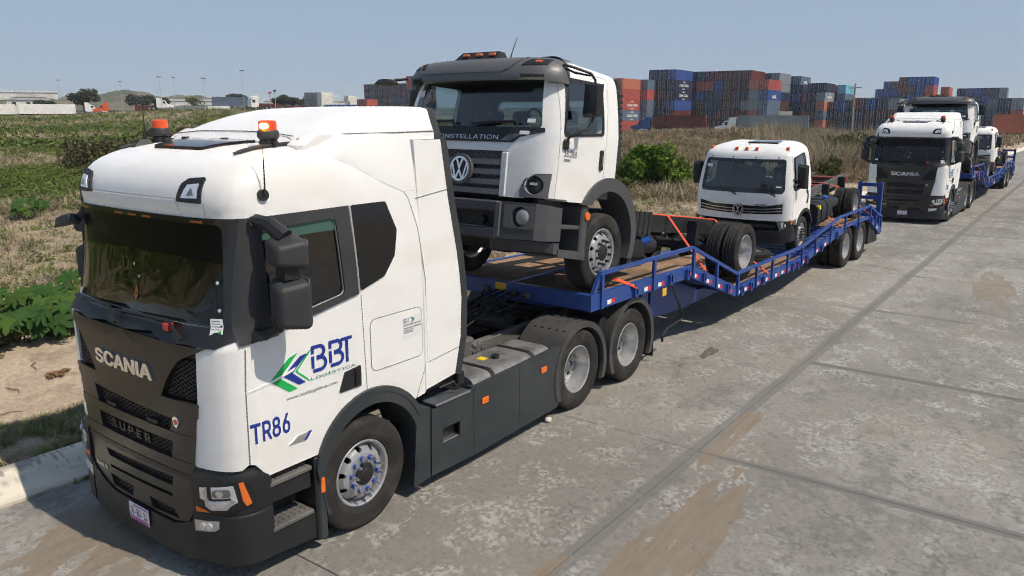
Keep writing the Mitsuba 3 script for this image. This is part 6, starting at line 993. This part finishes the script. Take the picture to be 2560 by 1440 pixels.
stack(-198.4, -93.6, 1, ['t', 'n', 'k', 'n', 'm', 'n'], 'single column at the left of the main blocks', seed=4)
stack(-224.6, -68.9, 3, ['nng', 'nkg', 'knn', 'nmk'], 'dark block behind the pair', zb=4.6, seed=5)
stack(-247.2, -69.8, 3, ['nnp', 'nnn', 'knb', 'nkn'], 'block topped by slate blue', zb=4.6, logos={(0, 2): 'A'}, seed=6)
stack(-248.5, -67.0, 2, ['ng', 'ko', 'np', 'mo', 'nk'], 'pair beside the slate topped block', logos={(0, 1): 'C'}, seed=7)
stack(-235.8, -59.2, 2, ['nn', 'ng', 'no', 'kp', 'mo'], 'pair left of the light blue column', logos={(1, 1): 'C'}, seed=8)
stack(-256.7, -61.6, 2, ['kr', 'nC'.replace('C', 'p'), 'nn'], 'pair topped by red', zb=4.6, logos={(1, 1): 'C'}, seed=9)
stack(-255.2, -58.5, 1, ['l', 'p', 'n', 'n', 'k'], 'column crowned by light blue', seed=10)
stack(-240.3, -55.1, 3, ['kmb', 'knn', 'nkn'], 'low block left of the wooden pole', logos={(0, 2): 'A'}, seed=11)
stack(-217.3, -44.0, 2, ['nt', 'nk', 'nn'], 'low pair right of the wooden pole', logos={(0, 1): 'C'}, seed=12)
stack(-200.2, -32.6, 4, ['mbng', 'nkkm', 'kmnk'], 'low block beside the second tractor', logos={(0, 3): 'C'}, seed=13)
stack(-274.4, -37.5, 4, ['mbbb', 'mkbr', 'nbbr', 'nnbk'], 'high block above the second tractor', zb=4.6, seed=14)
stack(-306.7, -53.7, 3, ['.bm', 'bbb', 'bnn', 'nkn'], 'far block left of the high one', zb=4.6, seed=15)
stack(-293.7, -35.9, 1, ['o', 'r', 'n', 'k'], 'red column right of the high block', zb=2.0, seed=16)
stack(-314.8, -21.4, 6, ['nbbnng', 'nbnbng', 'bnnbkp', 'nnbnkn'], 'far block at the right edge', zb=2.0, logos={(1, 5): 'C'}, seed=17)
stack(-225.3, -15.2, 2, ['bg', 'np', 'nk'], 'low pair near the right edge', logos={(0, 1): 'C', (1, 1): 'A'}, seed=18)
stack(-211.3, -9.0, 2, ['ng', 'nr', 'kp'], 'last low pair at the right edge', seed=19)
stack(-174.4, -91.3, 1, ['o', 'r', 'r', 'p', 'r'], 'column just right of the tall cab', logos={(2, 0): 'C', (3, 0): 'C'}, seed=20)
stack(-185.4, -90.0, 1, ['p', 'r', 'p', 'p', 'k'], 'second column right of the tall cab', seed=21)
stack(-420, -85, 9, ['kkrykkkyk'], 'distant row beyond the wooden pole', zb=9.0, seed=22)
stack(-224.1, -208.4, 11, ['nrbn.......'.replace('.', '.')[::-1] and '.........rn', 'mnnmnmmnnrn', 'nnmnmnnmmnm', 'nknnmknbknm', 'knkmknknkmn'], 'left hand block over the roof deflector', zb=5.0, seed=23)
stack(-209.9, -246.9, 4, ['gggw', 'gggw'], 'pale block left of the tall cab', zb=7.0, L=6.06, logos={(0, 3): 'C', (1, 3): 'C'}, seed=24)
stack(-219.7, -242.2, 1, ['w'], 'pale single box right of the pale block', zb=8.4, L=6.06, seed=25)
stack(-217.0, -238.0, 1, ['w'], 'lower pale box right of the pale block', zb=6.2, L=6.06, seed=26)
stack(-208.0, -219.0, 2, ['rr', 'rr'], 'bright red pair left of tall cab', zb=4.0, L=6.06, seed=27)
for (x_, y_, z_, c, L, yw, lb) in ((-199.0, -213.9, 4.4, 'b', 12.19, 142, 'long blue shipping container seen side on before the pale block'), (-178.6, -232.3, 4.8, 'm', 12.19, 147, 'maroon shipping container seen side on above the roof deflector'), (-189, -223.5, 4.0, 'm', 12.19, 143, 'second maroon shipping container lying side on beside the long blue one'), (-125.5, -220.5, 3.6, 'm', 6.06, 150, 'small maroon container behind the white far truck cab'), (-132.8, -207.0, 3.4, 'g', 6.06, 149, 'grey container among the far brush'), (-138.2, -203.2, 3.4, 'w', 6.06, 149, 'white container beside the grey one'), (-144.8, -199.8, 6.0, 'p', 12.19, 149, 'slate blue office container stacked above the white one')):
    container(M4(x_, y_, z_, rad(yw)), c, lb, 'far containers lying side on', L, True)
# ---------------------------------------------------------------- far lorries
mat('far_glass', (.015, .018, .022), .1, coat=.5); mat('lorry_blue', (.02, .07, .22), .4, coat=.5); mat('lorry_orange', (.65, .10, .03), .5)
def far_wheels(m, xs_, R=.5, w=2.4):
    for x in xs_:
        for s in (1, -1): g = m.group('wheel'); m.add(f'{g}__tyre', mv(tyre_mesh(R, .28, .29, 20, 2), x, s*(w/2-.14), R), 'rubber'); m.add(f'{g}__rim', cyl((x, s*(w/2-.14)-.1, R), (x, s*(w/2-.02), R), .28, 14), 'rim_silver')
def conventional(paint):
    m = Model(); m.add('hood', hull([(x, y, z) for x, w, z0, z1 in ((0, .75, .7, 1.35), (-.15, .8, .6, 1.5), (-1.75, .95, .7, 1.85)) for y in (-w, w) for z in (z0, z1)]), paint); m.add('grille', bx(.0, .03, -.5, .5, .7, 1.35, .02), 'chrome'); m.add('bumper', bx(-.05, .15, -1.15, 1.15, .40, .68, .05), 'chrome')
    for s in (1, -1): m.add('fender', side_ext(Point(-.95, .55).buffer(.68).intersection(rect(-2, .2, .62, 1.4)), s*.75, s*1.18), paint); m.add('headlight', cyl((-.1, s*.95, 1.0), (.02, s*.95, 1.0), .13, 12), 'lens_clear'); m.add('exhaust', cyl((-3.1, s*1.05, .9), (-3.1, s*1.05, 3.6), .08, 10), 'chrome')
    m.add('cab', hull([(x, y, z) for x, w, z0, z1 in ((-1.7, 1.05, .8, 1.85), (-2.1, 1.0, .8, 2.75), (-3.0, 1.05, .8, 2.85)) for y in (-w, w) for z in (z0, z1)]), paint); m.add('sleeper', hull([(x, y, z) for x, z1 in ((-3.0, 2.8), (-3.5, 3.5), (-4.6, 3.6)) for y in (-1.15, 1.15) for z in (.8, z1)]), paint); m.add('windscreen', hull([(-1.72, y, 1.92) for y in (-.85, .85)]+[(-2.02, y, 2.62) for y in (-.8, .8)]+[(-1.80, y, 1.92) for y in (-.85, .85)]+[(-2.1, y, 2.62) for y in (-.8, .8)]), 'far_glass')
    for s in (1, -1): m.add('side_window', bx(-2.85, -2.15, s*1.02, s*1.06, 1.85, 2.55, .01), 'far_glass')
    m.add('frame', bx(-7.2, -.2, -.45, .45, .7, 1.0), 'chassis_black'); m.add('fuel_tank', both(cyl((-4.2, .9, .65), (-2.6, .9, .65), .32, 14)), 'silver', kind='stuff'); far_wheels(m, (-.95, -5.4, -6.6)); return m
def box_trailer(c, L, corr=True, z0=1.25, H=2.7):
    m = Model(); m.add('box', mv(corrugated(L, 2.5, H), 0, 1.25, z0), c, smooth=False); m.add('chassis', cat(bx(-L+.2, -.5, -.45, .45, z0-.3, z0-.02), bx(-2.2, -2.0, -.9, .9, .3, z0-.1)), 'chassis_black'); m.add('bumper', bx(-L+.1, -L+.2, -1.1, 1.1, .5, .65), 'chassis_black'); far_wheels(m, (-L+1.0, -L+2.25)); return m
blue_t, white_t = conventional('lorry_blue'), conventional('white_paint'); mar_tr, gry_tr, red_tr = box_trailer('steel_m', 12.2), box_trailer('steel_g', 14.6), box_trailer('steel_o', 12.2)
gz = lambda x, y: float(ground_z(np.array(float(x)), np.array(float(y))))
def at(x, y, head): return M4(x, y, -.6, rad(head))
H_ = -76
put(blue_t, 'far_truck', M4(-166.4, -84.2, -.6, rad(H_)), 'dark blue bonneted truck parked before the container stacks', 'truck', 'bonneted trucks before the stacks')
put(mar_tr, 'far_trailer', M4(-168.2, -79.3, -.6, rad(H_)), 'maroon container trailer behind the dark blue bonneted truck', 'trailer', 'trailers before the stacks')
put(white_t, 'far_truck', M4(-167.6, -63.8, -.6, rad(H_)), 'white bonneted truck pulling a long grey trailer before the stacks', 'truck', 'bonneted trucks before the stacks')
put(gry_tr, 'far_trailer', M4(-169.0, -59.0, -.6, rad(H_)), 'long pale grey trailer behind the white bonneted truck', 'trailer', 'trailers before the stacks')
def cabover(paint):
    m = Model(); m.add('cab', hull([(x, y, z) for x, w, z0, z1 in ((0, 1.15, .7, 2.0), (-.25, 1.2, .6, 3.0), (-.6, 1.2, .6, 3.5), (-2.2, 1.2, .8, 3.8)) for y in (-w, w) for z in (z0, z1)]), paint); m.add('windscreen', hull([(.0, y, 1.75) for y in (-1.0, 1.0)]+[(-.21, y, 2.75) for y in (-1.0, 1.0)]+[(.03, y, 1.75) for y in (-1.0, 1.0)]+[(-.18, y, 2.75) for y in (-1.0, 1.0)]), 'far_glass')
    for s in (1, -1): m.add('side_window', bx(-1.25, -.35, s*1.195, s*1.215, 1.85, 2.7, .01), 'far_glass')
    m.add('bumper', bx(-.3, .06, -1.2, 1.2, .35, .75, .05), 'grey_plastic'); m.add('frame', bx(-6, -.3, -.45, .45, .6, .95), 'chassis_black'); far_wheels(m, (-1.3, -4.6, -5.9)); return m
cab_w = cabover('white_paint')
put(cab_w, 'cabover_truck', M4(-139.5, -11.6, -.25, rad(-78)), 'white cabover tractor seen over the far trailer near the right edge', 'truck')
put(red_tr, 'far_trailer', M4(-136.0, -7.2, -.35, rad(-80)), 'orange red container trailer at the right edge', 'trailer', 'trailers before the stacks')
wcab = conventional('white_paint'); ocab = conventional('lorry_orange'); wtr = box_trailer('white_paint', 14.0)
put(wcab, 'far_truck', M4(-127.5, -215.0, gz(-127, -215)+.1, rad(148-0)), 'white bonneted truck among the far brush left of the roof deflector', 'truck', 'bonneted trucks far across the field')
put(ocab, 'far_truck', M4(-120.5, -249.6, gz(-120, -249)+.4, rad(-26)), 'orange bonneted truck far across the field', 'truck', 'bonneted trucks far across the field')
put(wcab, 'far_truck', M4(-127.5, -258.5, gz(-127, -258)+.3, rad(155)), 'white bonneted truck left of the orange one', 'truck', 'bonneted trucks far across the field')
put(cab_w, 'cabover_truck', M4(-133.0, -186.0, gz(-133, -186)+.3, rad(-10)), 'white cabover tractor beside the slate blue office container', 'truck')
for k, (x_, y_, h_, lb) in enumerate(((-107.6, -233.0, 160, 'long white trailer far across the field, nearest the broad tree'), (-93.6, -237.6, 160, 'long white trailer far across the field, middle one'), (-79.0, -243.0, 160, 'white trailer at the far left edge'))): put(wtr, 'far_trailer', M4(x_, y_, gz(x_, y_)-.6, rad(h_)), lb, 'trailer', 'white trailers far across the field')
# ---------------------------------------------------------------- poles, sheds, trees and hill
mat('pole_wood', lambda p, n, uv: mix((.30, .26, .21), (.20, .17, .14), F(p.x*8, p.y*8, p.z*1.5, 3)), .9); mat('pole_grey', (.42, .43, .44), .6); mat('shed_white', lambda p, n, uv: mix((.70, .69, .66), (.50, .46, .40), sst(.5, .8, F(p.x*.1, p.y*.1, p.z*.3, 3))), .7); mat('shed_roof', (.30, .30, .31), .7)
key = new_key('utility_pole'); labels[key] = dict(label='leaning wooden utility pole with a crossarm rising from the reeds', category='pole')
scene[key+'__pole'] = mikit.ply(tube([(-126.7, -24.9, -.8), (-127.5, -25.25, 4.5), (-128.2, -25.4, 8.2)], [.17, .15, .11], 9), 'pole_wood', smooth=True); scene[key+'__crossarm'] = mikit.ply(bar((-128.6, -26.3, 7.55), (-127.6, -24.3, 7.62), .10, .12), 'pole_wood')
def lamp_post(x, y, H, label):
    z = gz(x, y)-.3; key = new_key('lamp_post'); labels[key] = dict(label=label, category='lamp post', group='tall lamp posts across the field'); scene[key+'__pole'] = mikit.ply(tube([(x, y, z), (x, y, z+H)], [.06, .035], 8), 'pole_grey', smooth=True); scene[key+'__lamp'] = mikit.ply(cat(bx(x-.55, x+.55, y-.35, y+.35, z+H, z+H+.2, .06)), 'chassis_grey')
for x_, y_, H_p, lb in ((-135.0, -259.0, 10.5, 'tall lamp post before the bare hill'), (-128.0, -287.0, 12.5, 'tall lamp post over the far shed'), (-118.0, -205.0, 9.5, 'tall lamp post right of the white far truck'), (-113.0, -176.0, 8.3, 'lamp post before the grey container'), (-120.5, -170.5, 10.5, 'lamp post beside the white cabover cab'), (-150.0, -252.0, 11.5, 'lamp post over the white far truck')): lamp_post(x_, y_, H_p, lb)
key = new_key('sign_board'); labels[key] = dict(label='small signs on two posts above the maroon container', category='sign'); sx, sy = -150.9, -199.5; sz = gz(sx, sy)
for i in (0, 1): scene[key+'__post'+('_001' if i else '')] = mikit.ply(cyl((sx-.5+i*.9, sy+.7-1.3*i, sz), (sx-.5+i*.9, sy+.7-1.3*i, sz+5.6), .10, 8), 'pole_grey')
for i, b in enumerate(('chassis_black', 'paper_white', 'tape_red')): scene[key+'__panel'+(f'_{i:03d}' if i else '')] = mikit.ply(bx(-.03, .03, -.5, .5, -.25, .25), b); scene[key+'__panel'+(f'_{i:03d}' if i else '')]['to_world'] = T(M4(sx+(-.5, -.45, .4)[i], sy+(.7, .65, -.6)[i], sz+(5.9, 5.3, 5.3)[i], rad(30)))
def shed(x, y, L, D, H, yaw, z, label, roof='shed_roof', nwin=0):
    key = new_key('shed'); labels[key] = dict(label=label, category='building', group='far pale sheds'); M = M4(x, y, z, rad(yaw)); scene[key+'__wall'] = mikit.ply(bx(-D, 0, -L/2, L/2, -2.5, H), 'shed_white'); scene[key+'__roof'] = mikit.ply(hull([(a, b, c) for b in (-L/2-.5, L/2+.5) for a, c in ((.6, H), (-D-.6, H), (.6, H+.3), (-D-.6, H+.3), (-D/2, H+D*.05+.3))]), roof)
    for i in range(nwin): scene[f'{key}__window'+(f'_{i:03d}' if i else '')] = mikit.ply(bx(.0, .06, -L/2+(i+.35)*L/nwin, -L/2+(i+.65)*L/nwin, H*.35, H*.75), 'far_glass')
    for k in scene:
        if k.startswith(key+'__'): scene[k]['to_world'] = T(M)
shed(-315, -770, 48, 40, 4.0, 66, 18.5, 'long pale shed on the skyline left of the tree'); shed(-430, -700, 60, 30, 2.6, 56, 13.4, 'low pale shed right of the bare hill'); shed(-520, -640, 80, 30, 2.4, 50, 13.9, 'long cream shed on the skyline before the stacks'); shed(-172, -420, 18, 10, 4.0, 66, 6.5, 'small white shed behind the long white trailers', nwin=3)
def tree(x, y, H, R, label, seed, pal, trunk=.25, ls=.35, n=2600, bare=False):
    g = np.random.default_rng(seed); z = gz(x, y)-.3; key = new_key('tree'); labels[key] = dict(label=label, category='tree', group='far trees'); cs = []
    for _ in range(12): a, q = g.random()*6.283, R*.7*math.sqrt(g.random()); cs.append((x+q*math.cos(a), y+q*math.sin(a), z+H*(.50+.38*g.random()*(1-.5*(q/R)**2)), R*(.26+.2*g.random()), H*.10+R*.07))
    v, f = leaf_cloud(cs, n, ls, seed); tone = pal[g.integers(len(pal), size=n)]*(.7+.6*g.random((n, 1))); scene[key+'__crown'] = mikit.ply(trimesh.Trimesh(v, f, process=False), 'foliage', color=np.repeat(tone, 4, axis=0)); scene[key+'__trunk'] = mikit.ply(cat(tube([(x, y, z-.5), (x+.1*R, y, z+H*.25), (x, y+.1, z+H*.5)], [trunk, trunk*.8, trunk*.5], 7), *[tube([(x, y, z+H*.3), ((x+c[0])/2, (y+c[1])/2, z+H*.48), c[:3]], [trunk*.45, trunk*.3, trunk*.1], 5) for c in cs]), 'bark', smooth=True)
FT = np.array([[.060, .075, .040], [.075, .085, .048], [.05, .06, .035]])
tree(-128.0, -270.0, 9.6, 5.2, 'broad dark tree rising behind the white trailers', 201, FT, .35); tree(-100, -292, 7.0, 6.5, 'bushy tree at the far left skyline', 202, FT, .3); tree(-175, -252, 7.0, 4.0, 'round dark tree on the skyline right of the cream shed', 203, FT); tree(-190, -247, 6.5, 4.5, 'wide low tree right of the round one', 204, FT); tree(-200, -258, 6.2, 5.5, 'hazy tree left of the pale containers', 205, FT); tree(-215, -268, 6.0, 5.0, 'hazy low tree behind the pale containers', 206, FT); tree(-112, -262, 5.0, 4.0, 'dense low tree at the foot of the broad tree', 207, FT*.9); tree(-140, -242, 4.6, 3.2, 'small dark tree under the bare hill', 208, FT); tree(-134, -214, 4.2, 3.5, 'yellowish thin tree right of the white far truck', 209, np.array([[.16, .17, .06], [.12, .12, .05]]), .15, .22, 900)
for k, (x_, y_, H_t, R_t, lb) in enumerate(((-185, -340, 6.5, 6.0, 'dark skyline tree right of the bare hill'), (-225, -330, 6.0, 7.0, 'wide hazy skyline tree over the white far truck'), (-262, -318, 6.5, 6.5, 'rounded skyline tree left of the sign board'), (-285, -300, 6.0, 7.5, 'low broad skyline tree right of the sign board'), (-300, -290, 7.0, 6.0, 'skyline tree just left of the pale block'), (-150, -350, 5.0, 6.0, 'dark low tree at the left foot of the bare hill'), (-120, -360, 6.0, 7.0, 'hazy tree behind the long white trailers'))): tree(x_, y_, H_t+2, R_t, lb, 230+k, FT, .25, .5, 2200)
hx = np.linspace(-1, 1, 90); hy = np.linspace(-1, 1, 30)
def hill(name, x, y, rx, ry, H, yaw, seed, label_mat='hill_scrub'):
    A_, B_ = np.meshgrid(hx, hy, indexing='ij'); e = np.clip(1-A_**2-B_**2, 0, 1)**.8; p3 = np.stack([A_*5, B_*4, 0*A_], -1); Z_ = H*e*(.62+.76*meshkit.fbm(p3, 4, seed))-2; V = np.stack([A_*rx, B_*ry, Z_], -1).reshape(-1, 3); n = len(hy); f = []
    for i in range(len(hx)-1):
        for j in range(n-1): a0 = i*n+j; f += [[a0, a0+n, a0+n+1], [a0, a0+n+1, a0+1]]
    one(name, trimesh.Trimesh(V, f, process=False), label_mat, kind='structure', smooth=True, M=M4(x, y, 0, rad(yaw)))
mat('hill_scrub', lambda p, n, uv: mix((.125, .112, .085), (.065, .072, .042), sst(.4, .6, F(p.x*.05, p.y*.05, p.z*.08, 5))), .95, spec=.1)
hill('hill', -477, -902, 190, 120, 27, -30, 31); hill('hill', -760, -1150, 700, 150, 21, -38, 32); hill('hill', -120, -1300, 420, 120, 24, -10, 33); hill('hill', -1500, -700, 700, 160, 20, -64, 34)
hill('ridge', -300, -725, 190, 55, 17, -24, 35); hill('ridge', -450, -640, 230, 60, 12.5, -38, 36); hill('ridge', -190, -390, 130, 40, 5.5, -24, 37)
# the air: pale haze round everything
scene['air'] = dict(type='homogeneous', albedo=rgb((.93, .95, .97)), sigma_t=rgb((.00016, .00018, .00021)))
scene['haze'] = dict(type='cube', to_world=T().translate([-500, -500, 24]).scale([2600, 2600, 26]), bsdf=dict(type='null'), interior=dict(type='ref', id='air')); labels['haze'] = dict(label='thin pale haze in the air', category='haze', kind='stuff')
scene['camera']['medium'] = dict(type='ref', id='air')
